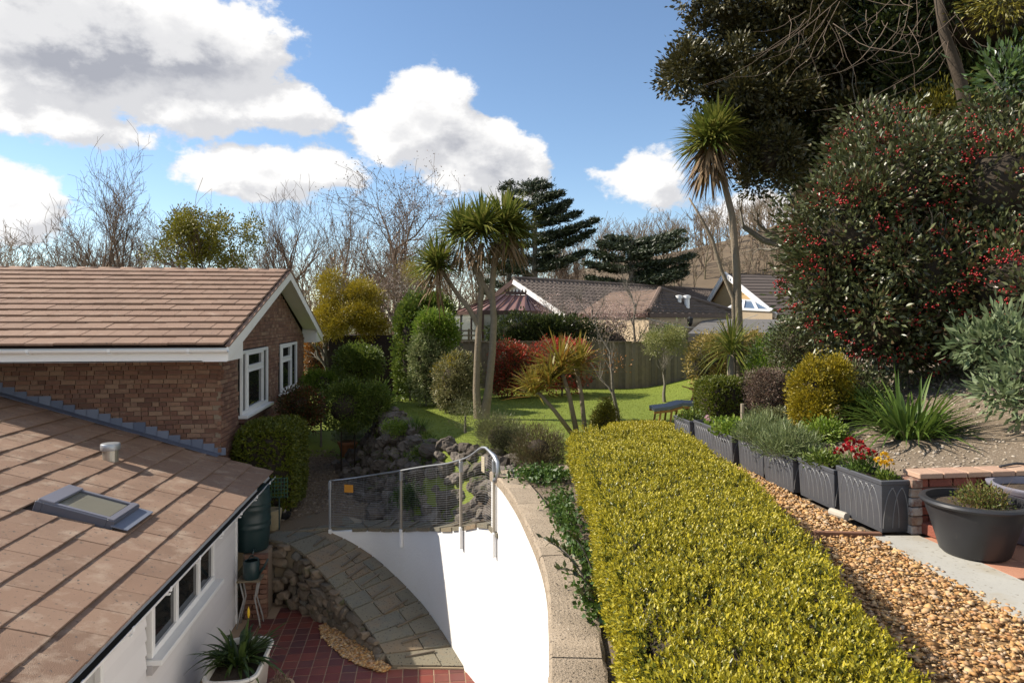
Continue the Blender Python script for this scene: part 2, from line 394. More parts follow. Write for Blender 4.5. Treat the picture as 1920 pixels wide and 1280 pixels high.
pantile_m = mat('pantile_dark', [(.075, .060, .052), (.115, .092, .08), (.09, .072, .062)], .85, nscale=2, bump=.3, bscale=40)
deck_m = mat('roof_underlay', [(.05, .035, .03)], .95, rnd=False)
lead = mat('lead_flashing', [(.10, .12, .17), (.17, .19, .24)], .6, nscale=6, spec=.4)
glass = mat('window_glass', [(.012, .014, .015)], .03, rnd=False, spec=.6)
rooflight_glass = mat('rooflight_glass', [(.16, .16, .13), (.22, .21, .17)], .08, rnd=False, nscale=2, spec=.6)
concrete = mat('coping_concrete', [(.30, .235, .165), (.42, .34, .25)], .95, rnd=False, nscale=8, bump=.9, bscale=70, dark=((.10, .08, .06), 55, .58, .66), stain=((.50, .43, .34), 30, .6, .75))
slab_m = mat('sandstone_slab', [(.165, .150, .112), (.19, .165, .115), (.15, .147, .12), (.225, .165, .105), (.18, .165, .125), (.20, .165, .11)], .9, nscale=5, nmix=.25, bump=.5, bscale=45, dark=((.045, .042, .035), 38, .60, .68))
pointing = mat('slab_pointing', [(.34, .27, .18)], .95, rnd=False, bump=.4)
quarry = mat('quarry_tile', [(.17, .042, .030), (.13, .036, .03), (.095, .04, .036), (.20, .055, .036)], .5, nscale=4, nmix=.2, bump=.12, bscale=50, stain=((.30, .2, .17), 5, .70, .9), spec=.4)
grout = mat('tile_grout', [(.36, .27, .18), (.26, .18, .12)], .95, rnd=False, nscale=6)
stone_m = mat('rubble_stone', [(.10, .085, .065), (.17, .14, .105), (.22, .17, .12), (.13, .12, .10)], .95, nscale=10, nmix=.4, bump=1.0, bscale=35, stain=((.05, .065, .02), 5, .56, .72))
rock_m = mat('rockery_rock', [(.075, .062, .05), (.125, .105, .088), (.19, .165, .14), (.095, .08, .062)], .95, nscale=12, nmix=.45, bump=1.0, bscale=30, stain=((.06, .085, .015), 4, .57, .70))
dirt = mat('dark_soil', [(.045, .034, .024), (.085, .062, .042)], 1.0, rnd=False, nscale=9, bump=.8, bscale=40)
soil_m = mat('chalky_soil', [(.13, .098, .068), (.215, .17, .122)], 1.0, rnd=False, nscale=5, bump=1.0, bscale=30, dark=((.40, .34, .27), 40, .62, .70))
grass_m = mat('lawn_grass', [(.105, .15, .014), (.155, .195, .022), (.125, .17, .018)], .8, rnd=False, nscale=2.2, bump=.8, bscale=90, stain=((.20, .19, .04), 1.1, .58, .8))
blade_m = mat('grass_blade', [(.11, .16, .014), (.165, .205, .024), (.20, .215, .045)], .6, transl=.3)
gold_gravel = mat('golden_gravel', [(.40, .215, .075), (.50, .31, .13), (.55, .39, .21), (.33, .15, .05), (.48, .37, .25), (.27, .135, .05), (.46, .26, .10)], .8, nscale=40, nmix=.1)
grey_gravel = mat('shingle_gravel', [(.17, .125, .085), (.27, .21, .15), (.13, .10, .08), (.34, .28, .21)], .9)
gravel_bed = mat('gravel_bed', [(.13, .095, .06), (.27, .20, .13)], 1.0, rnd=False, nscale=45, bump=1.0, bscale=60)
gold_bed = mat('golden_gravel_bed', [(.20, .11, .045), (.36, .23, .11)], 1.0, rnd=False, nscale=40, bump=1.0, bscale=60)
galv = mat('galvanised_steel', [(.36, .38, .40), (.46, .48, .50)], .42, rnd=False, nscale=12, metal=.7, spec=.5)
post_m = mat('weathered_post', [(.30, .265, .21), (.38, .34, .28)], .6, rnd=False, nscale=10, metal=.25)
wood_fence = mat('fence_wood', [(.155, .125, .085), (.23, .185, .125), (.19, .16, .12), (.12, .10, .075)], .9, nscale=6, nmix=.3, bump=.5, bscale=50)
bark = mat('grey_bark', [(.13, .115, .09), (.22, .195, .16)], .95, rnd=False, nscale=12, bump=1.0, bscale=25)
twig = mat('bare_twig', [(.13, .09, .065), (.21, .15, .11)], .95, nscale=1)
terracotta = mat('terracotta', [(.32, .135, .07), (.40, .19, .10)], .85, rnd=False, nscale=8, bump=.3)
black_plastic = mat('black_plastic', [(.022, .022, .025), (.034, .034, .037)], .42, rnd=False, nscale=9, spec=.45, stain=((.085, .078, .07), 7, .60, .85))
lead_planter = mat('faux_lead', [(.055, .057, .066), (.085, .087, .096)], .5, rnd=False, nscale=11, spec=.45, stain=((.17, .165, .16), 8, .62, .85))

# ------------------------------------------------------------------ ground
LAWN, PATH, TERR = 2.25, 1.06, 2.8
wall_in = curve([(0, -1.53, 11.96), (.22, -.89, 11.68), (.45, -.38, 11.09), (.68, .08, 10.34), (1, .56, 9.0), (1.25, .855, 8.02), (1.55, .943, 6.9),
                 (1.85, .944, 5.76), (2.03, .92, 5.11), (2.17, .874, 4.605), (2.32, .789, 4.07), (2.53, .645, 3.33), (2.85, .36, 2.3), (3.2, -.1, 1.2), (3.6, -.75, .2)])
ramp_l = curve([(-.12, -2.60, 11.66), (0, -2.02, 11.34), (.22, -1.45, 10.77), (.45, -1.09, 10.35), (.68, -.676, 9.77), (1, -.335, 9.14)])
ramp_z = curve([(-.12, 1.05), (0, .98), (.22, .70), (.45, .47), (.68, .25), (1, .03)])
walk_z = curve([(-.12, 1.05), (0, 1.05), (.22, 1.12), (.48, 1.29), (.82, 1.65), (1.0, 1.89), (1.17, 2.12), (1.3, 2.13)])
def wall_n(t):
    a = np.array(wall_in(t - .02)); b = np.array(wall_in(t + .02)); d = b - a; d /= np.linalg.norm(d) + 1e-9
    return np.array([-d[1], d[0]])           # away from the courtyard
bank_foot = curve([(11.8, -1.3), (12.6, -.8), (13.6, -1.03), (16.6, -1.9), (18.5, -2.3), (20, -2.6), (24, -3.2)])
def sstep(x): x = np.clip(x, 0, 1); return x * x * (3 - 2 * x)
def ground_h(x, y):
    f = bank_foot(y)[0]
    z = LAWN
    # rockery bank between the shingle path and the lawn
    wdt = 1.25 if y < 16 else 1.25 + (y - 16) * .25
    low = PATH + (0.0 if y < 18.5 else min((y - 18.5) * .22, LAWN - PATH - .1))
    s = float(sstep((x - f) / wdt)); z = low + (LAWN - low) * s
    mound = .38 * math.exp(-(((x + .95) / .62) ** 2 + ((y - 15.4) / 1.9) ** 2)); z += mound * s
    # walkway beside the retaining wall climbs to the lawn
    if y < 13.0 and -1.3 < x < 1.1:
        best = min(((x - wall_in(t)[0]) ** 2 + (y - wall_in(t)[1]) ** 2, t) for t in np.linspace(0, 1.3, 27))
        dist = math.sqrt(best[0]); wz = walk_z(best[1])[0] - .06
        if dist < .62: z = wz
        elif dist < 1.5: z = wz + (z - wz) * float(sstep((dist - .62) / .88))
    # raised terrace on the right with the soil bank beyond
    if y < 8.25 and x > .55: z = TERR - .05
    if y < 10.2 and x > 3.3: z = TERR - .05 if y < 9.6 else max(z, TERR - .3)
    xb = 4.12 if y < 8.5 else 4.12 + (y - 8.5) * .2
    z += 1.5 * float(sstep((x - xb) / 7.0)) + (.42 * float(sstep((x - xb) / .55)) if x > xb and y < 10.5 and y > 5.3 else 0)
    return z
def in_poly(p, poly):
    c = False; n = len(poly)
    for i in range(n):
        a, b = poly[i], poly[i - 1]
        if (a[1] > p[1]) != (b[1] > p[1]) and p[0] < (b[0] - a[0]) * (p[1] - a[1]) / (b[1] - a[1]) + a[0]: c = not c
    return c
pit = [(-3.2, -3), (-3.2, 11.8), (-2.62, 11.8), (-1.66, 12.12)] + [tuple(np.array(wall_in(t)) + wall_n(t) * .14) for t in np.linspace(.02, 3.55, 60)] + [(-1.2, -3)]
def nearest(p):
    best = None
    for i in range(len(pit)):
        a = np.array(pit[i - 1]); b = np.array(pit[i]); ab = b - a; t = np.clip(np.dot(p - a, ab) / (np.dot(ab, ab) + 1e-12), 0, 1); q = a + ab * t
        dd = np.sum((q - p) ** 2)
        if best is None or dd < best[0]: best = (dd, q)
    return best[1]
def build_ground():
    xs = np.concatenate([np.arange(-13, -3.2, .8), np.arange(-3.2, 5.2, .2), np.arange(5.2, 22.1, .6)]); ys = np.concatenate([np.arange(-3, 20, .2), np.arange(20, 34.1, .7)])
    nx, ny = len(xs), len(ys); ins = np.zeros((nx, ny), bool); V = np.zeros((nx, ny, 3))
    rg = np.random.default_rng(1)
    for i, x in enumerate(xs):
        for j, y in enumerate(ys):
            ins[i, j] = in_poly((x, y), pit); V[i, j] = (x, y, 0)
    kept = []
    for i in range(nx - 1):
        for j in range(ny - 1):
            if not (ins[i, j] and ins[i + 1, j] and ins[i, j + 1] and ins[i + 1, j + 1]): kept.append((i, j))
    need = set()
    for i, j in kept: need.update([(i, j), (i + 1, j), (i, j + 1), (i + 1, j + 1)])
    for i, j in need:
        if ins[i, j]: V[i, j, :2] = nearest(V[i, j, :2])
        x, y = V[i, j, :2]; V[i, j, 2] = ground_h(x, y) + rg.normal() * .006
    idx = -np.ones((nx, ny), int); vs = []
    for (i, j) in sorted(need): idx[i, j] = len(vs); vs.append(V[i, j])
    grp = {'lawn': [], 'shingle_path': [], 'rockery_soil': [], 'soil_bank': []}
    for i, j in kept:
        x = (xs[i] + xs[i + 1]) / 2; y = (ys[j] + ys[j + 1]) / 2; f = bank_foot(y)[0]
        q = (idx[i, j], idx[i + 1, j], idx[i + 1, j + 1], idx[i, j + 1])
        if (y < 8.4 and x > .3) or x > (4.1 if y < 9.8 else 5.0 + (y - 9.8) * .5): k = 'soil_bank'
        elif x < f + .05 and y < 18.2: k = 'shingle_path'
        elif f + .2 < x < f + .95 and y < 17.6 or (y < 11.0 and x > .6): k = 'rockery_soil'
        else: k = 'lawn'
        grp[k].append(q)
    vs = np.array(vs)
    for k, fs in grp.items():
        F = np.array(fs); u, inv = np.unique(F.ravel(), return_inverse=True)
        me = np_mesh(k, vs[u], inv.reshape(F.shape), smooth=True)
        setting(link(k, me, {'lawn': grass_m, 'shingle_path': gravel_bed, 'rockery_soil': dirt, 'soil_bank': soil_m}[k]))
    far = MB(); far.add([(-1500, 32, 1.95), (1500, 32, 1.95), (1500, 2500, 1.95), (-1500, 2500, 1.95), (-1500, -1500, 1.5), (-13, -1500, 1.5), (-13, 32, 1.95), (-1500, 32, 1.949),
                         (22, -1500, 1.5), (1500, -1500, 1.5), (1500, 32, 1.949), (22, 32, 1.95)], [(0, 1, 2, 3), (4, 5, 6, 7), (8, 9, 10, 11)])
    setting(far.build('ground', mat('far_ground', [(.07, .075, .03), (.11, .10, .05)], 1, rnd=False, nscale=.3)))
build_ground()
def slope_h(p): return ground_h(p[0], p[1])

# ------------------------------------------------------------------ courtyard floor of quarry tiles
def courtyard():
    fl = MB(); fl.sheet([(-3.0, -3, -.005), (2, -3, -.005), (2, 12.5, -.005), (-3.0, 12.5, -.005)])
    floor = setting(fl.build('courtyard_floor', grout))
    t = MB(); t.box((0, 0, -.008), (.1885, .1885, .016), ch=.003); me = t.mesh('quarry_tile'); me.materials.append(quarry)
    rg = random.Random(3); rest = MB()
    for i in range(-15, 6):
        for j in range(36, 58):
            x, y = i * .2 + .06, j * .2 + .03
            # keep inside the annexe wall, the rubble wall and the curved wall
            if x < -2.62: continue
            ok = True
            for tt in np.linspace(-.12, 1, 24):
                l = ramp_l(tt)
                if y > l[1] - .02 and abs(l[0] - x) < .12: ok = False
            if x > ramp_l(1)[0] - .05 and y > 9.1: ok = False
            if x < -2.3 and y > 11.0: ok = False
            wx = [wall_in(tt) for tt in np.linspace(.9, 2.6, 40)]
            if any(abs(w[1] - y) < .1 and x > w[0] + .10 for w in wx): ok = False
            if not ok: continue
            if seen((x, y, 0), 20):
                o = link('quarry_tile', me, None, floor, (x, y, rg.uniform(-.0015, .0015))); o.rotation_euler = (rg.uniform(-.004, .004), rg.uniform(-.004, .004), rg.choice((0, 1.5708)))
            elif y > 6.5: rest.box((x, y, -.008), (.192, .192, .016))
    if rest.v:
        r = rest.build('quarry_tiles', quarry, floor); r['kind'] = 'stuff'
courtyard()
def stone_piece(rg, sx, sy, sz, lumps=.18, sub=2):
    """a rough stone: a ball knocked flat by random planes, then roughened"""
    import bmesh
    me = bpy.data.meshes.new('stone'); bm = bmesh.new(); bmesh.ops.create_icosphere(bm, subdivisions=sub, radius=1.25)
    planes = [(Vector((rg.gauss(0, 1), rg.gauss(0, 1), rg.gauss(0, 1))).normalized(), rg.uniform(.62, .95)) for _ in range(9)] + [(Vector(a), .85) for a in ((1, 0, 0), (-1, 0, 0), (0, 0, 1), (0, 0, -1), (0, -1, 0))]
    for v in bm.verts:
        for n, d in planes:
            e = v.co.dot(n) - d
            if e > 0: v.co -= n * e * .92
        v.co += Vector((rg.gauss(0, 1), rg.gauss(0, 1), rg.gauss(0, 1))) * lumps * .16
        v.co = Vector((v.co.x * sx, v.co.y * sy, v.co.z * sz))
    bm.to_mesh(me); bm.free(); return me

# ------------------------------------------------------------------ curved retaining wall, ramp and walkway
def retaining_wall():
    root = thing('retaining_wall', 'curved white rendered retaining wall with rough concrete coping round the sunken courtyard', 'wall', (0.9, 7.9, 0))
    ts = list(np.linspace(0, 1.22, 40)) + list(np.linspace(1.2201, 3.55, 70))
    b = MB(); rows = []
    for t in ts:
        p = np.array(wall_in(t)); n = wall_n(t); top = (walk_z(t)[0] - .05) if t <= 1.22 else TERR - .11
        q = p + n * .24
        rows.append([(p[0], p[1], -.1), (p[0], p[1], top), (q[0], q[1], top), (q[0], q[1], -.1)])
    vs = [v for r in rows for v in r]; k = 4
    fs = [(i * k + j, i * k + (j + 1) % k, (i + 1) * k + (j + 1) % k, (i + 1) * k + j) for i in range(len(rows) - 1) for j in range(k)]
    fs += [(3, 2, 1, 0), tuple((len(rows) - 1) * k + j for j in range(4))]
    fs = [f[::-1] for f in fs]
    b.add(vs, fs); o = b.build('rendered_face', render_white, root); auto_smooth(o, 50)
    # coping cast in long lengths
    cuts = [1.222, 1.62, 2.02, 2.455, 2.9, 3.55]; rg = np.random.default_rng(5)
    for a, c in zip(cuts[:-1], cuts[1:]):
        m = MB(); n = 18; vs = []
        for t in np.linspace(a + .0012, c - .0012, n):
            p = np.array(wall_in(t)); nn = wall_n(t); w = rg.normal(size=4) * .004
            i0 = p - nn * .025; i1 = p + nn * .275
            for (q, z) in ((i0, TERR - .11), (i0 + nn * (.0 + w[0]), TERR - .015), (i0 + nn * .018, TERR + w[1] * .6), (i1 - nn * .018, TERR + w[2] * .6), (i1 + nn * w[3], TERR - .015), (i1, TERR - .11)):
                vs.append((q[0], q[1], z))
        fs = [(i * 6 + j, (i + 1) * 6 + j, (i + 1) * 6 + (j + 1) % 6, i * 6 + (j + 1) % 6) for i in range(n - 1) for j in range(6)]
        fs += [tuple(range(6)), tuple((n - 1) * 6 + j for j in range(5, -1, -1))]
        m.add(vs, fs); auto_smooth(m.build('coping', concrete, root), 35)
    # the cross piece of coping closing the planting bed
    m = MB(); m.box((1.55, 8.22, TERR - .06), (.82, .2, .12), rz=.03, ch=.015); m.build('coping', concrete, root)
retaining_wall()
def path_slabs():
    rg = random.Random(8)
    ramp = setting(thing('paved_ramp', '', '', (0, 0, 0))); del ramp['label']; del ramp['category']
    def P(t, s):
        l = np.array(ramp_l(t)); r = np.array(wall_in(max(t, 0.0))) if t >= 0 else np.array(wall_in(0)) + (np.array(ramp_l(t)) - np.array(ramp_l(0)))
        q = l + (r - l) * s; return (q[0], q[1], ramp_z(t)[0])
    # core under the slabs
    m = MB(); n = 26; vs = []
    for t in np.linspace(-.12, 1.0, n):
        a, b = P(t, .03), P(t, .995); vs += [(a[0], a[1], a[2] - .012), (b[0], b[1], b[2] - .012), (b[0], b[1], -.1), (a[0], a[1], -.1)]
    fs = [(i * 4 + j, (i + 1) * 4 + j, (i + 1) * 4 + (j + 1) % 4, i * 4 + (j + 1) % 4) for i in range(n - 1) for j in range(4)] + [(0, 1, 2, 3), tuple((n - 1) * 4 + j for j in (3, 2, 1, 0))]
    m.add(vs, fs).build('bedding_mortar', pointing, ramp)
    cuts = [-.12, -.02, .075, .165, .255, .345, .435, .525, .62, .71, .80, .895, 1.0]
    for i, (a, b) in enumerate(zip(cuts[:-1], cuts[1:])):
        split = rg.choice([[0, .56, 1], [0, .68, 1], [0, .35, 1], [0, .3, .72, 1], [0, 1]]) if i != 3 else [0, .6, 1]
        for s0, s1 in zip(split[:-1], split[1:]):
            e = .010; ds = .012; top = []; bot = []
            z = rg.uniform(-.004, .006); s0e = s0 + (ds if s0 > 0 else -.05); s1e = s1 - (ds if s1 < 1 else .006)
            for (t, s) in ((a + e * .5, s0e), (b - e * .5, s0e), (b - e * .5, s1e), (a + e * .5, s1e)):
                p = P(t, s); top.append((p[0], p[1], p[2] + z + .012)); bot.append((p[0], p[1], p[2] - .03))
            MB().hexa(bot, top).build('paving_slab', slab_m, ramp)
    # grip battens laid across the ramp
    for i, t in enumerate([-.07, .04, .13, .22, .31, .40, .50, .61, .715, .83, .93]):
        s0 = rg.uniform(.18, .36); p = Vector(P(t + .012, s0)); q = Vector(P(t - .012, s0 + rg.uniform(.42, .55)))
        MB().beam(p + Vector((0, 0, .032)), q + Vector((0, 0, .032)), .028, .022, ch=.004).build('grip_batten', mat('old_batten', [(.12, .10, .075), (.2, .17, .13)], .9), ramp)
    # landing and the walkway along the wall head
    land = setting(thing('walkway', '', '', (0, 0, 0))); del land['label']; del land['category']
    def sh(q): return [(x - .06, y + .5) for x, y in q]
    core = sh([(-2.5, 11.36), (-1.5, 11.52), (-1.1, 11.5), (-.75, 11.75), (-1.0, 11.98), (-1.64, 12.46), (-2.22, 12.08), (-2.48, 11.83)])
    MB().prism(core, .85, 1.035).build('bedding_mortar', pointing, land)
    quads = [((-2.56, 11.36), (-2.2, 11.36), (-2.05, 11.95), (-2.5, 11.82)), ((-2.18, 11.37), (-1.75, 11.43), (-1.62, 12.0), (-2.03, 11.96)), ((-1.73, 11.44), (-1.47, 11.48), (-1.1, 11.75), (-1.25, 12.12), (-1.6, 12.0)),
             ((-2.48, 11.85), (-2.05, 11.98), (-1.85, 12.32), (-2.22, 12.1)), ((-2.03, 11.98), (-1.62, 12.03), (-1.28, 12.15), (-1.62, 12.46), (-1.83, 12.33)), ((-1.44, 11.47), (-1.05, 11.42), (-.72, 11.6), (-1.08, 11.72))]
    for q in quads:
        q = sh(q); z = rg.uniform(-.003, .006); c = np.mean(q, 0); qq = [tuple(c + (np.array(p) - c) * .985) for p in q]
        MB().prism(qq, 1.01, 1.052 + z).build('paving_slab', slab_m, land)
    ts = np.linspace(.12, 1.3, 13)
    for a, b in zip(ts[:-1], ts[1:]):
        top = []; bot = []
        for (t, s) in ((a + .006, -.02), (b - .006, -.02), (b - .006, .52), (a + .006, .52)):
            p = np.array(wall_in(t)) + wall_n(t) * s; z = walk_z(t)[0] + rg.uniform(-.006, .006)
            top.append((p[0], p[1], z)); bot.append((p[0], p[1], z - .055))
        MB().hexa(bot, top).build('paving_slab', slab_m, land)
    for t in (.2, .36, .52, .7, .88, 1.06):
        p = np.array(wall_in(t)) + wall_n(t) * .05; q = np.array(wall_in(t - .09)) + wall_n(t - .09) * .46
        MB().beam((p[0], p[1], walk_z(t)[0] + .016), (q[0], q[1], walk_z(t - .09)[0] + .022), .028, .02).build('grip_batten', MATS['old_batten'], land)
path_slabs()
def rubble_wall():
    root = thing('rubble_wall', 'low dry rubble stone wall holding up the paved ramp', 'stone wall', (-1.4, 10.1, 0))
    m = MB(); ts = np.linspace(-.12, .99, 24); vs = []
    for t in ts:
        l = np.array(ramp_l(t)); vs += [(l[0] + .02, l[1] - .0, -.05), (l[0] + .05, l[1] + .02, ramp_z(t)[0] - .035)]
    m.add(vs, [(2 * i, 2 * i + 2, 2 * i + 3, 2 * i + 1) for i in range(len(ts) - 1)]).build('mortar_core', dirt, root)
    rg = random.Random(12)
    kinds = [stone_piece(rg, 1, 1, 1, .16) for _ in range(7)]
    for k in kinds: k.materials.append(stone_m)
    t = -.11
    z = 0.0
    while z < 1.02:
        hgt = rg.uniform(.10, .19); t = -.13 + rg.uniform(0, .03)
        while t < .99:
            wd = rg.choice((.11, .15, .2, .26, .34)); dt = wd / 2.9; tm = t + dt / 2
            top = ramp_z(min(tm, 1))[0] - .03
            h2 = hgt * rg.uniform(.8, 1.15)
            if z + h2 * .45 < top:
                if z + h2 > top: h2 = max(.06, top - z)
                l = np.array(ramp_l(tm)); d = np.array(ramp_l(tm + .01)) - np.array(ramp_l(tm - .01)); ang = math.atan2(d[1], d[0]); nn = np.array([d[1], -d[0]]) / (np.linalg.norm(d) + 1e-9)
                off = .02 + .03 * (1 - z / 1.2)
                if nn[1] > 0: nn = -nn
                o = link('stone', rg.choice(kinds), None, root, (l[0] + nn[0] * off, l[1] + nn[1] * off, z + h2 / 2))
                o.scale = (wd * .66, rg.uniform(.08, .13), h2 * .68); o.rotation_euler = (rg.uniform(-.1, .1), rg.uniform(-.12, .12), ang + rg.uniform(-.12, .12))
            t += dt
        z += hgt * .93
    return root
rubble_wall()
def pebbles(name, label, pts, size, m, seed, kind=8):
    """loose stones as one countless mass"""
    rg = np.random.default_rng(seed); n = len(pts)
    base = np.array([(1, 0, 0), (.3, .95, .1), (-.8, .55, 0), (-.85, -.5, .1), (.35, -.9, 0), (.1, .1, .75), (0, 0, -.7)])
    tri = np.array([(0, 1, 5), (1, 2, 5), (2, 3, 5), (3, 4, 5), (4, 0, 5), (1, 0, 6), (2, 1, 6), (3, 2, 6), (4, 3, 6), (0, 4, 6)])
    B = base[None] * (1 + rg.normal(size=(n, 7, 3)) * .16); S = size * np.exp(rg.normal(size=(n, 1, 1)) * .42); B = B * S * np.array([1, .78, .55])
    a = rg.uniform(0, 2 * np.pi, n); b = rg.normal(size=n) * .45
    ca, sa = np.cos(a)[:, None], np.sin(a)[:, None]; cb, sb = np.cos(b)[:, None], np.sin(b)[:, None]
    x, y, z = B[..., 0], B[..., 1], B[..., 2]; y, z = y * cb - z * sb, y * sb + z * cb; x, y = x * ca - y * sa, x * sa + y * ca
    V = np.stack([x, y, z], -1) + pts[:, None]
    F = (np.arange(n) * 7)[:, None, None] + tri[None]
    o = link(name, np_mesh(name, V.reshape(-1, 3), F.reshape(-1, 3)), m); setting(o, 'stuff')
    if label: o['label'] = label; o['category'] = 'gravel'
    return o
def gravel():
    rg = np.random.default_rng(21)
    # strip at the foot of the rubble wall
    P = []
    for _ in range(3600):
        t = rg.uniform(.28, .995); l = np.array(ramp_l(t)); d = np.array(ramp_l(t + .01)) - np.array(ramp_l(t - .01)); nn = np.array([d[1], -d[0]]) / (np.linalg.norm(d) + 1e-9)
        if nn[1] > 0: nn = -nn
        wdt = .10 + .26 * math.sin(min(max((t - .25) / .75, 0), 1) * math.pi) ** .8 ; s = rg.uniform(.03, 1) * wdt + .08
        P.append((l[0] + nn[0] * s, l[1] + nn[1] * s, .012 + .05 * (1 - s / .45) * rg.uniform(0, 1)))
    pebbles('gold_gravel_strip', 'strip of golden gravel between rubble wall and red tiles', np.array(P), .017, gold_gravel, 22)
    # the shingle path
    P = []
    while len(P) < 5500:
        y = rg.uniform(12.1, 18.8); x = rg.uniform(-3.3, -.6)
        if x > bank_foot(y)[0] + .12 or in_poly((x, y), pit): continue
        if in_poly((x, y), [(-2.66, 11.7), (-2.58, 12.35), (-1.7, 12.98), (-1.06, 12.5), (-.86, 11.5)]): continue
        P.append((x, y, ground_h(x, y) + .006))
    pebbles('shingle', 'brown shingle covering the path beside the brick house', np.array(P), .021, grey_gravel, 23)
    # the golden gravel path along the terrace
    m = MB(); L = [(1.4, .6), (1.75, 2.2), (2.0, 3.4), (2.4, 5.2), (2.8, 7.6), (2.85, 9.3)]; R = [(4.0, .6), (3.9, 2.2), (3.66, 3.4), (3.72, 5.2), (3.85, 7.6), (3.8, 9.3)]
    m.add([(*p, TERR - .012) for p in L] + [(*p, TERR - .012) for p in R], [(i, 6 + i, 7 + i, i + 1) for i in range(5)])
    setting(m.build('gravel_path', gold_bed)); P = []
    xl = curve([(p[1], p[0]) for p in L]); xr = curve([(p[1], p[0]) for p in R])
    while len(P) < 14500:
        y = .9 + 8.4 * rg.uniform(0, 1) ** 1.25; a, b = xl(y)[0] + .35, xr(y)[0] + .02; x = rg.uniform(a, b)
        if seen((x, y, TERR), 60): P.append((x, y, TERR + rg.uniform(-.008, .012)))
    pebbles('gold_gravel_path', 'path of golden gravel between the clipped hedge and the planters', np.array(P), .0138, gold_gravel, 24)
gravel()
# ------------------------------------------------------------------ building helpers
def rot_from(x, y, z):
    return Matrix((x, y, z)).transposed().to_euler()
def tiles(root, O, U, S, nu, rows, tw, gauge, m, keep=lambda p: True, limit=300, th=.024, roll=False, stag=True, name='roof_tile', jit=.004, seed=1, long=1.22):
    """courses of overlapping tiles on the slope O + u*U + s*S; those in view are pieces, the others one mass"""
    U = Vector(U).normalized(); S = Vector(S).normalized(); Nn = U.cross(S).normalized()
    if Nn.z < 0: Nn = -Nn
    tilt = math.atan2(th * .9, gauge); L = gauge * long; rg = random.Random(seed)
    def one(mb, c, X, Y, Z):
        nonlocal tw
        if not roll: mb.obox(c, X * (tw / 2 - .002), Y * (L / 2), Z * (th / 2), .004)
        else:
            vs = []; n = 6
            for j, yy in enumerate((-L / 2, L / 2)):
                for i in range(n + 1):
                    a = i / n; h = .055 * math.sin(math.pi * min(a / .55, 1)) if a < .55 else -.012 * math.sin(math.pi * (a - .55) / .45)
                    vs.append(c + X * (tw * (a - .5)) + Y * yy + Z * h)
            for i in range(n + 1): vs.append(vs[i] - Z * .03)
            mb.add(vs, [(i, i + 1, n + 2 + i, n + 1 + i) for i in range(n)] + [(2 * n + 2 + i, 2 * n + 3 + i, i + 1, i) for i in range(n)])
    Yt = (S * math.cos(tilt) - Nn * math.sin(tilt)).normalized(); Zt = U.cross(Yt)
    if Zt.z < 0: Zt = -Zt
    E = rot_from(U, Yt, U.cross(Yt))
    flip = U.cross(Yt).z < 0
    mb = MB(); one(mb, Vector((0, 0, 0)), Vector((1, 0, 0)), Vector((0, 1, 0)), Vector((0, 0, -1 if flip else 1)))
    me = mb.mesh(name); me.materials.append(m); rest = MB(); cand = []
    hb = MB(); tw0 = tw; tw = tw0 / 2; one(hb, Vector((0, 0, 0)), Vector((1, 0, 0)), Vector((0, 1, 0)), Vector((0, 0, -1 if flip else 1))); tw = tw0; hme = hb.mesh(name); hme.materials.append(m)
    for r in range(rows):
        for k in range(-1, nu + 1):
            u = (k + .5 + (.5 if (r % 2 and stag) else 0)) * tw; s = r * gauge + L / 2 - .03
            c = Vector(O) + U * u + S * s + Nn * (th * .9)
            if not (tw * .4 < u < (nu - .4) * tw) or not keep(c): continue
            cand.append((0 if seen(c, 30) else 1, pix(c)[2], c, me))
        if r % 2 and stag:
            for u in (tw * .25, (nu - .25) * tw):
                c = Vector(O) + U * u + S * (r * gauge + L / 2 - .03) + Nn * (th * .9)
                if keep(c): cand.append((0 if seen(c, 30) else 1, pix(c)[2], c, hme))
    cand.sort(key=lambda q: (q[0], q[1]))
    for i, (hid, d, c, mesh_) in enumerate(cand):
        j = Vector((0, 0, 1)) * rg.uniform(-jit, jit) * .5
        if not hid and i < limit:
            o = link(name, mesh_, None, root, c + j + U * rg.uniform(-.002, .002)); o.rotation_euler = E
        else: one(rest, c + j, U, Yt, Zt)
    if rest.v:
        o = rest.build(name + 's', m, root); o['kind'] = 'stuff'
def brick_face(root, O, U, Nout, length, z0, z1, keep, limit=300, seed=1, indiv=True):
    """Flemish-bond bricks standing 4 mm proud of the mortar"""
    U = Vector(U); Nout = Vector(Nout); rg = random.Random(seed); mes = {}
    for kind, w in (('s', .215), ('h', .1025)):
        b = MB(); b.box((0, 0, 0), (w, .05, .065), ch=.003); mes[kind] = b.mesh('brick'); mes[kind].materials.append(brick_m)
    ang = math.atan2(U.y, U.x); rest = MB(); cand = []
    nz_ = int((z1 - z0) / .075)
    for r in range(nz_):
        u = -.02 - rg.uniform(0, .21); k = 0; z = z0 + r * .075 + .0375
        while u < length:
            for kind, w in ([('h', .1025), ('h', .1025)] if rg.random() < .3 else [('s', .215)]):
                c = Vector(O) + U * (u + w / 2) - Nout * (.025 - .005 + rg.uniform(-.002, .002)); c.z = z
                if u + w / 2 > .03 and u + w / 2 < length - .03 and keep(u + w / 2, z): cand.append((pix(c)[2] if seen(c, 10) else 999, c, kind, w))
                u += w + .01
    cand.sort(key=lambda q: q[0])
    for i, (d, c, kind, w) in enumerate(cand):
        if indiv and d < 900 and i < limit:
            o = link('brick', mes[kind], None, root, c); o.rotation_euler = (0, 0, ang)
        else: rest.obox(c, U * w / 2, Nout * .025, Vector((0, 0, .0325)))
    if rest.v:
        o = rest.build('bricks', brick_m, root); o['kind'] = 'stuff'
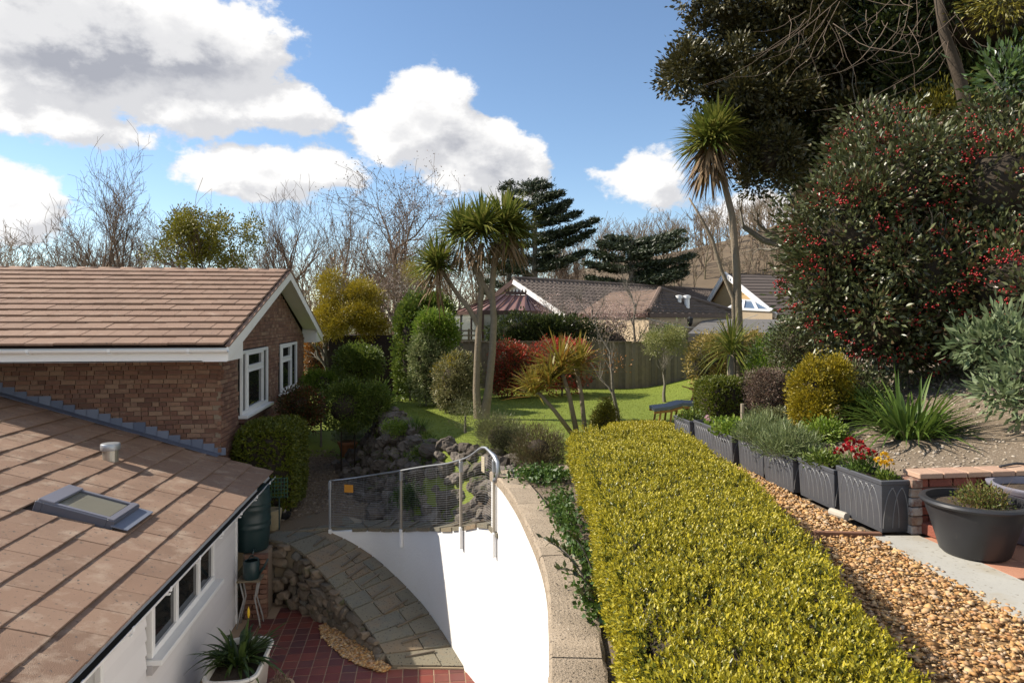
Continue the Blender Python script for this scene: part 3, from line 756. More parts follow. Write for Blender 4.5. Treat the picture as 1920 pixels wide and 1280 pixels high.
def window(root, O, U, Nout, w, h, cols, sill=True, name='window', fr=.06, split=None, dep=.07):
    """casement window: outer frame, mullions, panes; cols = list of widths (fractions), split = {col: height fraction of the top light}"""
    U = Vector(U).normalized(); Nout = Vector(Nout); O = Vector(O); Z = Vector((0, 0, 1)); win = None
    m = MB()
    def bar(u0, u1, z0, z1, d=dep, off=0): m.obox(O + U * (u0 + u1) / 2 + Z * (z0 + z1) / 2 + Nout * off, U * (u1 - u0) / 2, Nout * d / 2, Z * (z1 - z0) / 2, .006)
    bar(0, w, 0, fr); bar(0, w, h - fr, h); bar(0, fr, fr, h - fr); bar(w - fr, w, fr, h - fr)
    u = 0; panes = []
    for i, c in enumerate(cols):
        u0 = u * w; u += c; u1 = u * w
        if i: bar(u0 - fr * .5, u0 + fr * .5, fr, h - fr)
        a = u0 + (fr if i == 0 else fr * .5); b = u1 - (fr if i == len(cols) - 1 else fr * .5)
        if split and i in split:
            zs = h * (1 - split[i]); bar(a, b, zs - fr * .5, zs + fr * .5)
            for (q0, q1) in ((fr, zs - fr * .5), (zs + fr * .5, h - fr)): panes.append((a, b, q0, q1, True))
        else: panes.append((a, b, fr, h - fr, False))
    win = m.build(name, upvc, root)
    for (a, b, q0, q1, sash) in panes:
        if sash:
            s = MB(); f = fr * .55
            for (x0, x1, y0, y1) in ((a, b, q0, q0 + f), (a, b, q1 - f, q1), (a, a + f, q0 + f, q1 - f), (b - f, b, q0 + f, q1 - f)):
                s.obox(O + U * (x0 + x1) / 2 + Z * (y0 + y1) / 2 + Nout * .018, U * (x1 - x0) / 2, Nout * .03, Z * (y1 - y0) / 2, .004)
            s.build('sash', upvc, win)
        p = MB(); p.obox(O + U * (a + b) / 2 + Z * (q0 + q1) / 2 - Nout * .004, U * ((b - a) / 2), Nout * .006, Z * ((q1 - q0) / 2)); p.build('pane', glass, win)
    if sill:
        s = MB(); s.obox(O + U * w / 2 + Nout * .05 + Z * -.03, U * (w / 2 + .04), Nout * .09, Z * .028, .006); s.build('sill', upvc, win)
    return win
def gutter(root, p, q, out, m_in=None, r=.055, name='gutter', brackets=0):
    p = Vector(p); q = Vector(q); out = Vector(out).normalized(); d = (q - p).normalized(); mb = MB(); n = 8; vs = []
    for e in (p, q):
        for rr in (r, r - .006):
            for i in range(n + 1):
                a = math.pi + math.pi * i / n; vs.append(e + out * (rr * math.cos(a)) + Vector((0, 0, rr * math.sin(a))))
    k = n + 1
    fs = [(i, i + 1, 2 * k + i + 1, 2 * k + i) for i in range(n)] + [(k + i + 1, k + i, 3 * k + i, 3 * k + i + 1) for i in range(n)]
    fs += [(0, 2 * k, 3 * k, k), (n, k + n, 3 * k + n, 2 * k + n)] + [(i, k + i, k + i + 1, i + 1) for i in range(n)] + [(2 * k + i, 2 * k + i + 1, 3 * k + i + 1, 3 * k + i) for i in range(n)]
    g = mb.add(vs, fs).build(name, upvc, root); auto_smooth(g, 50)
    mb = MB(); mb.add([p + out * (r * .8) - Vector((0, 0, r * .55)), q + out * (r * .8) - Vector((0, 0, r * .55)), q - out * (r * .8) - Vector((0, 0, r * .55)), p - out * (r * .8) - Vector((0, 0, r * .55))], [(0, 1, 2, 3)])
    mb.build('gutter_dark_strip', mat('gutter_dark_strip', [(.03, .028, .022)], .95, rnd=False), g)  # flat dark strip lying along the gutter channel
    L = (q - p).length
    for i in range(brackets):
        c = p + d * L * (i + .5) / brackets
        b = MB(); b.obox(c + out * (r + .004) + Vector((0, 0, -.01)), d * .018, out * .005, Vector((0, 0, .022))); b.obox(c + Vector((0, 0, -r - .004)), d * .018, out * r * .9, Vector((0, 0, .005)))
        b.build('gutter_bracket', upvc, g)
    return g

# ------------------------------------------------------------------ the brick house on the left
def ext_roof(x): return 2.06 + .321 * (-2.51 - x)
def brick_house():
    root = thing('brick_house', 'brown brick bungalow with low tiled gable roof and white bargeboards', 'house', (-3.31, 11.94, PATH))
    WY, WX, EY, VX = 11.94, -3.31, 10.95, -2.935        # wall plane, gable plane, eave line, verge plane
    RY, RZ = 16.0, CZ + 1.112; EZ = CZ - .40            # ridge and eave heights (tile top)
    x0 = -13.0
    b = MB(); b.hexa([(x0, WY + .02, 0), (WX - .02, WY + .02, 0), (WX - .02, 20.06, 0), (x0, 20.06, 0)], [(x0, WY + .02, 4.2), (WX - .02, WY + .02, 4.2), (WX - .02, 20.06, 4.2), (x0, 20.06, 4.2)])
    b.add([(WX - .02, WY + .02, 4.19), (WX - .02, 20.06, 4.19), (WX - .02, RY, RZ - .22), (x0, WY + .02, 4.19), (x0, 20.06, 4.19), (x0, RY, RZ - .22)], [(0, 1, 2), (5, 4, 3), (0, 2, 5, 3), (1, 4, 5, 2)])
    b.build('mortar_wall', mortar, root)
    brick_face(root, (x0 + 5.5, WY, 0), (1, 0, 0), (0, -1, 0), WX - x0 - 5.5, 1.9, 4.15, lambda u, z: z > ext_roof(x0 + 5.5 + u) - .05, seed=2)
    wins = [(13.06, 15.22, 2.85, 4.03), (16.62, 18.66, 2.87, 4.03)]
    def keepg(u, z):
        y = WY + u; top = 4.1 + (RZ - 4.35) * (1 - abs(y - RY) / (RY - WY))
        if z > top: return False
        return not any(a - .1 < y < b_ + .1 and c - .12 < z < d + .02 for a, b_, c, d in wins)
    brick_face(root, (WX, WY, 0), (0, 1, 0), (1, 0, 0), 20.06 - WY, 1.2, 5.6, keepg, indiv=False, seed=3)
    for i, (a, c, z0, z1) in enumerate(wins):
        lin = MB(); lin.obox((WX - .0, (a + c) / 2, (z0 + z1) / 2), (0, (c - a) / 2 + .02, 0), (.012, 0, 0), (0, 0, (z1 - z0) / 2 + .02)); lin.build('window_reveal', mat('dark_room', [(.02, .018, .016)], .9, rnd=False), root)
        window(root, (WX + .02, a, z0), (0, 1, 0), (1, 0, 0), c - a, z1 - z0, [.17, .62, .21] if i == 0 else [.62, .38], split={1: .30} if i == 0 else {0: .32})
        s = MB(); s.obox((WX + .03, (a + c) / 2, z0 - .10), (0, (c - a) / 2 + .05, 0), (.07, 0, 0), (0, 0, .035), .006); s.build('brick_sill', mat('sill_tile', [(.12, .065, .05), (.17, .09, .065)], .8, nscale=5), root)
    # roof
    S = Vector((0, RY - EY, RZ - EZ)).normalized(); slope = math.hypot(RY - EY, RZ - EZ)
    for sgn in (1, -1):
        e = (EY if sgn > 0 else 2 * RY - EY)
        d = MB(); nn = Vector((0, -sgn * S.z, S.y)); p = [Vector((x0, e, EZ)), Vector((VX - .02, e, EZ)), Vector((VX - .02, RY, RZ)), Vector((x0, RY, RZ))]
        d.hexa([v - nn * .06 for v in p], [v - nn * .005 for v in p]) if sgn > 0 else d.hexa([v - nn * .06 for v in p[::-1]], [v - nn * .005 for v in p[::-1]])
        d.build('roof_deck', deck_m, root)
    tiles(root, (x0 + .015, EY - .03, EZ), (1, 0, 0), S, int((VX - x0) / .4), 14, .4, slope / 14, tile_m, seed=4, limit=290, th=.036, jit=.008)
    back = MB(); S2 = Vector((0, -S.y, S.z)); nn = Vector((0, S.z, S.y))
    for r in range(14):
        c = Vector(((x0 + VX) / 2, 2 * RY - EY, EZ)) + S2 * (r * slope / 14 + .2) + nn * .02; back.obox(c, (VX - x0) / 2 * Vector((1, 0, 0)), S2 * .22, nn * .012)
    o = back.build('rear_roof_tiles', tile_m, root); o['kind'] = 'stuff'
    rt = MB(); n = 6; prof = []
    for i in range(n + 1):
        a = math.pi * (.12 + .76 * i / n); prof.append((math.cos(a) * .15, math.sin(a) * .085))
    vs = [(-.22, y, z) for y, z in prof] + [(.22, y, z) for y, z in prof] + [(-.22, y, z - .02) for y, z in prof] + [(.22, y, z - .02) for y, z in prof]; k = n + 1
    rt.add(vs, [(i + 1, i, k + i, k + i + 1) for i in range(n)] + [(2 * k + i, 2 * k + i + 1, 3 * k + i + 1, 3 * k + i) for i in range(n)] + [(i, i + 1, 2 * k + i + 1, 2 * k + i) for i in range(n)] + [(k + i + 1, k + i, 3 * k + i, 3 * k + i + 1) for i in range(n)])
    me = rt.mesh('ridge_tile', True); me.materials.append(tile_m); x = VX - .23; i = 0
    while x > x0:
        o = link('ridge_tile', me, None, root, (x, RY, RZ - .035 + .003 * (i % 2))); x -= .447; i += 1
    # verge: bargeboards, boxed eaves, soffits
    vx = VX
    for sgn in (1, -1):
        e = EY if sgn > 0 else 2 * RY - EY
        up = Vector((0, sgn * S.y, S.z)); nn = Vector((0, -sgn * S.z, S.y))
        m = MB(); p = Vector((vx - .012, e, EZ)); q = Vector((vx - .012, RY, RZ)); w = .20
        quad = [p - nn * .012 + up * .0, q - nn * .012, q - Vector((0, 0, w + .0)), p - Vector((0, 0, w + .02))]
        vs = [v + Vector((.014, 0, 0)) for v in quad] + [v - Vector((.014, 0, 0)) for v in quad]
        m.add(vs, [(0, 1, 2, 3), (7, 6, 5, 4), (0, 4, 5, 1), (1, 5, 6, 2), (2, 6, 7, 3), (3, 7, 4, 0)]); m.build('bargeboard', white, root)
        m = MB(); m.obox((vx - .016, lerp(e, RY, .5), lerp(EZ, RZ, .5)) , up * slope / 2, Vector((.03, 0, 0)), nn * .014); m.build('verge_strip', tile_m, root)
        # soffit under the overhanging verge
        m = MB(); a = Vector((WX - .01, e, EZ - .17)); b2 = Vector((WX - .01, RY, RZ - .18)); dx = Vector((vx - WX - .02, 0, 0))
        m.add([a, b2, b2 + dx, a + dx], [(0, 1, 2, 3)] if sgn > 0 else [(3, 2, 1, 0)]); m.build('soffit', white, root)
        # box end
        we = WY if sgn > 0 else 20.06
        zt = EZ - .02 + (abs(we - e)) * (RZ - EZ) / (RY - EY)
        bx = [(e + sgn * .03, EZ - .02), (we, zt - .04), (we, EZ - .232), (e + sgn * .03, EZ - .232)]
        m = MB(); vs = [(vx - .03, y, z) for y, z in bx] + [(WX - .05, y, z) for y, z in bx]
        fs = [(0, 1, 2, 3), (7, 6, 5, 4), (0, 4, 5, 1), (1, 5, 6, 2), (2, 6, 7, 3), (3, 7, 4, 0)]
        m.add(vs, fs); m.build('boxed_eave', white, root)
        m = MB(); m.obox(((x0 + vx) / 2, e + sgn * .012, EZ - .13), ((vx - x0) / 2 - .02, 0, 0), (0, .012, 0), (0, 0, .105)); m.build('fascia', upvc, root)
        m = MB(); m.obox(((x0 + WX) / 2, (e + we) / 2, EZ - .225), ((WX - x0) / 2, 0, 0), (0, abs(we - e) / 2, 0), (0, 0, .008)); m.build('eave_soffit', white, root)
        gutter(root, (x0, e - sgn * .055, EZ - .045), (vx + .01, e - sgn * .055, EZ - .045), (0, -sgn, 0), brackets=9 if sgn > 0 else 0)
brick_house()

# ------------------------------------------------------------------ white clad annexe
def annexe():
    root = thing('annexe', 'white clad annexe with sloping brown tiled roof joined to the brick house', 'building', (-2.8, 8, 0))
    EX, Y0, Y1 = -2.51, 2.2, 11.85; x1 = -9.0; S = Vector((-1, 0, .321)).normalized(); slope = math.hypot(EX - x1, .321 * (EX - x1)); nn = Vector((S.z, 0, -S.x))
    p = [Vector((EX - .03, Y0, ext_roof(EX - .03))), Vector((EX - .03, Y1, ext_roof(EX - .03))), Vector((x1, Y1, ext_roof(x1))), Vector((x1, Y0, ext_roof(x1)))]
    MB().hexa([v - nn * .09 for v in p], [v - nn * .004 for v in p]).build('roof_deck', deck_m, root)
    def RP(px, py, lift=0):
        l = (px - 960) / 1280; ax = SN + l * CN; az = -(py - 600) / 1280; d = (2.06 - CZ + .321 * -2.51 + lift) / (az + .321 * ax); return W(px, py, d)
    sk = [RP(57, 957), RP(127, 926), RP(250, 965), RP(212, 998)]
    sy0 = (sk[0].y + sk[3].y) / 2; sy1 = (sk[1].y + sk[2].y) / 2; sx0 = (sk[0].x + sk[1].x) / 2; sx1 = (sk[2].x + sk[3].x) / 2
    def keep(c): return c.y < Y1 + .02 and not (sx0 + .05 < c.x < sx1 - .05 and sy0 + .08 < c.y < sy1 - .08)
    tiles(root, (EX + .02, Y0, ext_roof(EX + .02)), (0, 1, 0), S, int((Y1 - Y0) / .4), 17, .402, .36, tile_n, keep=keep, seed=9, limit=295, th=.021, jit=.012)
    # rooflight
    rl = None
    c = Vector(((sx0 + sx1) / 2, (sy0 + sy1) / 2, ext_roof((sx0 + sx1) / 2))); hs = (sx1 - sx0) / 2 / -S.x * -1; hs = abs((sx1 - sx0) / 2 / S.x); hu = (sy1 - sy0) / 2; U = Vector((0, 1, 0))
    fm = mat('rooflight_frame', [(.075, .08, .105), (.10, .105, .13)], .4, rnd=False, spec=.5)
    lm = mat('rooflight_cover', [(.17, .17, .20)], .4, rnd=False, spec=.5)
    m = MB()
    for (cu, cs, wu, ws) in ((0, hs - .04, hu, .04), (0, -hs + .04, hu, .04), (hu - .035, 0, .035, hs - .08), (-hu + .035, 0, .035, hs - .08)):
        m.obox(c + U * cu + S * cs + nn * .05, U * wu, S * ws, nn * .065, .006)
    rl = m.build('rooflight', fm, root)
    m = MB(); m.obox(c + S * (hs - .10) + nn * .125, U * (hu - .02), S * .085, nn * .016, .006); m.build('top_cover', lm, rl)
    for sd in (-1, 1):
        m = MB(); m.obox(c + U * sd * (hu - .05) + nn * .118 - S * .08, U * .022, S * (hs - .10), nn * .008, .003); m.build('side_cover', lm, rl)
    m = MB(); m.obox(c - S * (hs - .05) + nn * .118, U * (hu - .01), S * .035, nn * .010, .003); m.build('bottom_cover', lm, rl)
    m = MB(); m.obox(c + nn * .095 - S * .03, U * (hu - .07), S * (hs - .14), nn * .006); m.build('pane', rooflight_glass, rl)
    m = MB(); m.obox(c - S * (hs + .07) + nn * .066, U * (hu + .02), S * .09, nn * .006); m.build('lead_apron', lead, rl)
    # metal flue cowl
    v = RP(207, 866); tr = thing('roof_vent', 'short galvanised metal vent pipe with cap on the near tiled roof', 'vent', v)
    MB().lathe([(.10, -.08), (.10, .20), (.094, .20)], v, 20, cap0=False, cap1=True).build('pipe', mat('vent_metal', [(.40, .37, .31), (.50, .47, .42)], .35, rnd=False, nscale=14, metal=.75), tr, smooth=False)
    auto_smooth(MB().lathe([(.118, .17), (.124, .19), (.124, .25), (.115, .262), (.03, .268)], v, 20, cap0=True, cap1=True).build('cap', galv, tr))
    # stepped lead flashing against the brick wall
    m = MB(); x = -9.0; zs = []
    while x < -3.3:
        z = ext_roof(x); st = math.floor((z + .17) / .075) * .075
        m.obox((x + .09, 11.925, (z + st) / 2), (.094, 0, 0), (0, .006, 0), (0, 0, max(.03, (st - z) / 2)))
        x += .18
    m.obox(((-9 - 3.32) / 2, 11.82, ext_roof((-9 - 3.32) / 2) + .045), Vector(((9 - 3.32) / 2, 0, -.321 * (9 - 3.32) / 2)), (0, .10, 0), Vector((.321, 0, 1)).normalized() * .004)
    m.build('lead_flashing', lead, root)
    # wall of overlapping white boards, window and door
    WXx = -2.8; y0, y1 = 6.45, 10.85; wy0, wy1, wz0, wz1 = 7.49, 9.66, 1.10, 1.80
    MB().hexa([(-6, y0, 0), (WXx - .03, y0, 0), (WXx - .03, y1 - .03, 0), (-6, y1 - .03, 0)], [(-6, y0, 2.0), (WXx - .03, y0, 2.0), (WXx - .03, y1 - .03, 2.0), (-6, y1 - .03, 2.0)]).build('wall_core', mortar, root)
    z = 0.0; rg = random.Random(2)
    while z < 2.05:
        segs = [(y0, wy0 - .06), (wy1 + .06, y1)] if wz0 - .10 < z + .07 < wz1 + .05 else [(y0, y1)]
        for a, b in segs:
            m = MB(); h = .145; off = rg.uniform(-.001, .001)
            m.hexa([(WXx - .03, a, z), (WXx + .012 + off, a, z), (WXx + .012 + off, b, z), (WXx - .03, b, z)], [(WXx - .03, a, z + h), (WXx - .006 + off, a, z + h), (WXx - .006 + off, b, z + h), (WXx - .03, b, z + h)])
            m.build('cladding_board', cladding, root)
        z += .147
    for y in (y0 - .03, y1): MB().box((WXx - .005, y, 1.0), (.06, .06, 2.06), ch=.006).build('corner_trim', upvc, root)
    window(root, (WXx + .01, wy0, wz0), (0, 1, 0), (1, 0, 0), wy1 - wy0, wz1 - wz0, [.34, .36, .30], fr=.075, split=None)
    MB().obox((WXx + .03, (wy0 + wy1) / 2, wz0 - .10), (.03, 0, 0), (0, (wy1 - wy0) / 2 + .05, 0), (0, 0, .05), .004).build('sill_board', mat('sill_grey', [(.42, .40, .40)], .6, rnd=False, nscale=3), root)
    # recessed doorway
    m = MB(); m.box((-3.15, 5.7, 1.0), (.05, 1.5, 2.0)); m.build('door', mat('door_grey', [(.33, .29, .275)], .6, rnd=False, nscale=2), root)
    MB().box((WXx - .17, y0 - .02, 1.0), (.36, .05, 2.0)).build('door_jamb', upvc, root)
    MB().box((WXx - .005, 4.3, 1.0), (.06, 1.4, 2.06)).build('front_board', cladding, root)
    m = MB(); m.obox((EX - .06, (Y0 + Y1) / 2, ext_roof(EX) - .13), (.012, 0, 0), (0, (Y1 - Y0) / 2 - .02, 0), (0, 0, .085)); m.build('fascia', upvc, root)
    m = MB(); m.obox((EX - .19, (Y0 + 10.9) / 2, ext_roof(EX) - .21), (.14, 0, 0), (0, (10.9 - Y0) / 2, 0), (0, 0, .006)); m.build('soffit', white, root)
    gutter(root, (EX + .03, Y0, ext_roof(EX) - .06), (EX + .03, Y1 + .03, ext_roof(EX) - .075), (1, 0, 0), brackets=11, r=.058)
annexe()

# ------------------------------------------------------------------ neighbours' houses beyond the fence
def far_houses():
    cream = mat('cream_render', [(.42, .33, .22), (.50, .40, .28)], .9, rnd=False, nscale=2)
    brown = mat('brown_upvc', [(.055, .03, .025), (.075, .04, .032)], .45, rnd=False, nscale=3)
    poly = mat('bronze_polycarbonate', [(.17, .085, .07), (.22, .115, .095)], .6, nscale=2, spec=.5)
    root = thing('far_bungalow', 'long low bungalow with dark brown pantiles and white gable beyond the fence', 'house', W(1150, 640, 34))
    P1, P2 = W(962, 523, 33), W(1335, 545.5, 46); r = (P2 - P1); r.z = 0; L = r.length; r.normalize(); n = Vector((r.y, -r.x, 0)); w = 3.3; ez = CZ + .30; rz = P1.z; gz = 1.9
    A = P1 - n * w; B = P1 + n * w; C2 = P2 + r * 3 + n * w; D = P2 + r * 3 - n * w
    def at(v, z): return Vector((v.x, v.y, z))
    m = MB(); ins = .35
    a, b, c, d = [at(v + (n * ins if i in (0, 3) else -n * ins) + (r * .3 if i < 2 else Vector()), gz) for i, v in enumerate((A, B, C2, D))]
    m.hexa([a, b, c, d][::-1], [at(v, ez - .02) for v in (a, b, c, d)][::-1]); m.build('wall', cream, root)
    g = MB(); q = [at(A + r * .25 + n * .3, ez), at(B + r * .25 - n * .3, ez), at(P1 + r * .25, rz - .12)]; g.add(q + [v + r * .1 for v in q], [(0, 1, 2), (5, 4, 3), (0, 3, 4, 1), (1, 4, 5, 2), (2, 5, 3, 0)]); g.build('gable_panel', white, root)
    for e in (A, B):
        p0 = at(e, ez - .02); p1 = at(P1, rz - .02); m = MB(); m.beam(p0 - Vector((0, 0, .1)), p1 - Vector((0, 0, .1)), .06, .24); m.build('bargeboard', white if e is B else brown, root)
    hip = Vector((0, 0, 0)); Pend = P2 + r * 1.2
    for sgn, e0, e1 in ((1, B, C2), (-1, A, D)):
        m = MB(); q = [at(e0, ez), at(e1, ez), at(Pend, rz), at(P1, rz)]; q = q if sgn > 0 else q[::-1]; m.hexa([v - Vector((0, 0, .12)) for v in q], [v - Vector((0, 0, .02)) for v in q]); m.build('roof_deck', deck_m, root)
    S = (at(P1, rz) - at(B, ez)); S.normalize(); sl = math.hypot(w, rz - ez); rows = 10
    tiles(root, at(B, ez) - r * .05, r, S, int((L + 1.0) / .33), rows, .33, sl / rows, pantile_m, keep=lambda p: True, limit=300, roll=True, stag=False, th=.03, seed=6)
    m = MB(); k = int((L + 1.2) / .4)
    for i in range(k): m.tube([at(P1, rz + .03) + r * (i * .4), at(P1, rz + .045) + r * (i * .4 + .42)], .11, 6)
    o = m.build('ridge_tiles', pantile_m, root); o['kind'] = 'stuff'
    # hipped wing in front
    Aq, Bq = W(1237, 543, 28.5), W(1148, 548, 32); Cq, Rq, Lq = W(1216, 588, 26.2), W(1382, 588, 31), W(1085, 592, 30.5)
    zz = CZ + .27
    Cq.z = Rq.z = Lq.z = zz
    wing = thing('bungalow_wing', 'hipped wing of the far bungalow with left slope coloured as sunlit and two white flues', 'house', at(Cq, 1.9))
    bx = [at(Cq * .97 + Aq * .03, 1.9), at(Rq * .97 + Aq * .03, 1.9), at(W(1330, 590, 36), 1.9), at(Lq * .97 + Aq * .03, 1.9)]
    m = MB(); m.hexa(bx, [at(v, zz - .03) for v in bx]); m.build('wall', cream, wing)
    sunlit_pan = mat('pantile_sunlit', [(.15, .105, .082), (.19, .135, .105)], .9, nscale=2)  # same pantiles made lighter: sunlight on the left slope put into the colour
    for nm, (p, q, t), mm in (('right', (Cq, Rq, Aq), pantile_m), ('left', (Lq, Cq, Aq), sunlit_pan)):
        rows = 8; m = MB()
        for i in range(rows):
            f0, f1 = i / rows, (i + 1) / rows; top = Bq if nm == 'left' else Aq
            def e(f): return (p.lerp(top if nm == 'left' else t, f), q.lerp(t, f))
            (a0, b0), (a1, b1) = e(f0), e(f1); up = Vector((0, 0, .05)); k = 26 if nm == 'right' else 18; vs = []
            for j in range(k + 1):
                g_ = j / k; wv = .05 * abs(math.sin(g_ * k * math.pi / 2)); vs += [a0.lerp(b0, g_) + up + Vector((0, 0, wv)), a1.lerp(b1, g_) + Vector((0, 0, wv * .6))]
            vs2 = [v - Vector((0, 0, .07)) for v in vs[0::2]]; nb = len(vs)
            m.add(vs + vs2, [(2 * j, 2 * j + 2, 2 * j + 3, 2 * j + 1) for j in range(k)] + [(nb + j, nb + j + 1, 2 * j + 2, 2 * j) for j in range(k)])
        o = m.build('roof_tiles', mm, wing); o['kind'] = 'stuff'
    MB().tube([Aq + Vector((0, 0, .06)), Cq + Vector((0, 0, .1))], .09, 6).build('hip_tiles', sunlit_pan, wing)
    MB().tube([Aq + Vector((0, 0, .05)), Rq + Vector((0, 0, .1))], .09, 6).build('hip_tiles', pantile_m, wing)
    MB().beam(at(Cq, zz - .08), at(Rq, zz - .08), .1, .16).build('fascia', brown, wing)
    MB().beam(at(Lq, zz - .08), at(Cq, zz - .08), .1, .16).build('fascia', brown, wing)
    for px in (1273, 1288):
        v = W(px, 572, 28.6); f = MB(); f.lathe([(.11, -.3), (.11, .28), (.15, .29), (.15, .40), (.05, .42)], v, 12, cap1=True); auto_smooth(f.build('flue', upvc, wing))
    # wall lantern under the eave
    v = W(1294, 606, 27.4); m = MB(); m.lathe([(.03, .28), (.13, .2), (.11, .0), (.04, -.12)], v, 6, cap1=True); m.build('wall_lantern', mat('black_iron', [(.02, .02, .02)], .5, rnd=False), wing)
    # conservatory with bronze hipped roof
    con = thing('conservatory', 'brown framed conservatory with bronze hipped roof behind palm trunks', 'conservatory', W(935, 640, 29))
    e = [W(846, 584, 29.5), W(905, 588, 26.8), W(985, 588, 26.8), W(1032, 585, 29.0), W(1010, 582, 32), W(872, 580, 33)]; ze = CZ + .30
    for v in e: v.z = ze
    R1, R2 = W(947, 555, 29.2), W(986, 556, 29.6); R1.z = R2.z = CZ + 1.08
    faces = [(e[0], e[1], R1), (e[1], e[2], R2, R1), (e[2], e[3], R2), (e[3], e[4], R2), (e[4], e[5], R1, R2), (e[5], e[0], R1)]
    m = MB()
    for f in faces: m.add([v for v in f], [tuple(range(len(f)))])
    m.build('roof_sheet', poly, con)
    m = MB()
    for i in range(6):
        m.beam(e[i], e[(i + 1) % 6], .12, .16)
        m.beam(e[i] + Vector((0, 0, .03)), (R1 if i in (0, 1, 5) else R2) + Vector((0, 0, .03)), .07, .06)
    for t in (.25, .5, .75): m.beam(e[1].lerp(e[2], t) + Vector((0, 0, .03)), R1.lerp(R2, t) + Vector((0, 0, .03)), .05, .05); m.beam(e[0].lerp(e[1], t) + Vector((0, 0, .03)), R1 + Vector((0, 0, .03)), .05, .05); m.beam(e[2].lerp(e[3], t) + Vector((0, 0, .03)), R2 + Vector((0, 0, .03)), .05, .05)
    m.build('glazing_bars', brown, con)
    m = MB(); m.beam(R1 + Vector((0, 0, .08)), R2 + Vector((0, 0, .08)), .1, .12)
    for t in np.linspace(0, 1, 7): m.add([R1.lerp(R2, t) + Vector((-.05, 0, .12)), R1.lerp(R2, t) + Vector((.05, 0, .12)), R1.lerp(R2, t) + Vector((0, 0, .3))], [(0, 1, 2)])
    m.build('ridge_crest', brown, con)
    for i in (0, 1, 2):
        p, q = e[i], e[i + 1]
        for t0, t1 in ((0, .34), (.34, .67), (.67, 1)):
            a, b = p.lerp(q, t0), p.lerp(q, t1)
            pn = MB(); pn.add([at(a, 2.55), at(b, 2.55), at(b, ze - .08), at(a, ze - .08)], [(0, 1, 2, 3)]); pn.build('pane', mat('conservatory_glass', [(.10, .11, .11), (.2, .21, .2)], .06, nscale=.6, spec=.6), con)
            fm = MB(); fm.beam(at(a, 2.0), at(a, ze), .09, .09, up=(1, 0, 0)); fm.beam(at(a, 3.7), at(b, 3.7), .06, .05); fm.build('frame', brown, con)
        dw = MB(); dw.add([at(p, 1.8), at(q, 1.8), at(q, 2.55), at(p, 2.55)], [(0, 1, 2, 3)]); dw.build('dwarf_wall', brick_m, con)
    # little railing of a timber deck
    dk = thing('deck_railing', 'small timber deck railing beside conservatory above the fence', 'railing', W(878, 645, 26))
    m = MB(); a, b = W(862, 640, 26), W(896, 640, 26)
    for z in (0, .18, .36): m.beam(a + Vector((0, 0, z + .05)), b + Vector((0, 0, z + .05)), .05, .06)
    m.build('rails', wood_fence, dk)
    for t in (0, .5, 1): MB().beam(a.lerp(b, t) - Vector((0, 0, .6)), a.lerp(b, t) + Vector((0, 0, .48)), .08, .08, up=(1, 0, 0)).build('post', wood_fence, dk)
    # buff house further right
    h = thing('buff_house', 'buff brick house with white bargeboards and dark roof partly hidden by shrubs', 'house', W(1400, 640, 42))
    ap = W(1379, 520, 42); le = W(1322, 547, 43.5); re = W(1475, 580, 36); buff = mat('buff_brick', [(.40, .27, .13), (.48, .33, .17)], .9, rnd=False, nscale=8)
    ax = (re - le); ax.z = 0; ln = ax.length; ax.normalize(); nb = Vector((-ax.y, ax.x, 0))
    le.z = CZ + 1.75; re = le + ax * 7.0; re.z = le.z - 1.35; le2 = le - ax * .0; ap = le + ax * 2.6; ap.z = CZ + 2.75; le.z = re.z
    wl = MB(); q = [at(le, 1.9), at(re, 1.9), at(re, re.z), ap, at(le, le.z)]; wl.add(q + [v + nb * .3 for v in q], [(0, 1, 2, 3, 4), (9, 8, 7, 6, 5)]); wl.build('gable_wall', buff, h)
    for p, q in ((le, ap), (re, ap)): MB().beam(p - nb * .3 + (p - q).normalized() * .4, q - nb * .3, .08, .3).build('bargeboard', white, h)
    tl = MB()
    for p, sg in ((re, 1), (le, -1)):
        dd = (ap - p); rows = 12; back = nb * 9
        for i in range(rows):
            a = p + dd * (i / rows) - nb * .35 - (dd.normalized() * .3 if i == 0 else Vector()); b = p + dd * ((i + 1.15) / rows) - nb * .35; up = Vector((0, 0, .05))
            f = [a + up, b + Vector((0, 0, .01)), b + back + Vector((0, 0, .01)), a + back + up]; tl.add(f + [v - Vector((0, 0, .05)) for v in f[:1] + f[3:]], [(0, 1, 2, 3) if sg < 0 else (3, 2, 1, 0), (0, 3, 5, 4)])
    o = tl.build('roof_tiles', pantile_m, h); o['kind'] = 'stuff'
    # glazed lantern roof
    ln_ = thing('roof_lantern', 'white framed glass roof lantern in front of the buff house', 'roof lantern', W(1405, 582, 36))
    base = [W(1366, 578, 36), W(1448, 582, 34.5), W(1440, 576, 38), W(1372, 573, 39)]; tp = [W(1390, 563, 36.6), W(1416, 563.5, 36.2)]
    m = MB(); mb_ = MB()
    for f in ((base[0], base[1], tp[1], tp[0]), (base[1], base[2], tp[1]), (base[3], base[0], tp[0]), (base[2], base[3], tp[0], tp[1])): m.add(list(f), [tuple(range(len(f)))])
    m.build('glazing', mat('blue_glass', [(.10, .14, .2)], .08, rnd=False, spec=.6), ln_)
    for p, q in ((base[0], base[1]), (base[1], base[2]), (base[0], tp[0]), (base[1], tp[1]), (tp[0], tp[1]), (base[0].lerp(base[1], .33), tp[0].lerp(tp[1], .2)), (base[0].lerp(base[1], .66), tp[0].lerp(tp[1], .8))): mb_.beam(p, q, .12, .12)
    mb_.build('frame', upvc, ln_)
    MB().hexa([at(v, 1.9) for v in base], [v - Vector((0, 0, .05)) for v in base]).build('upstand', cream, ln_)
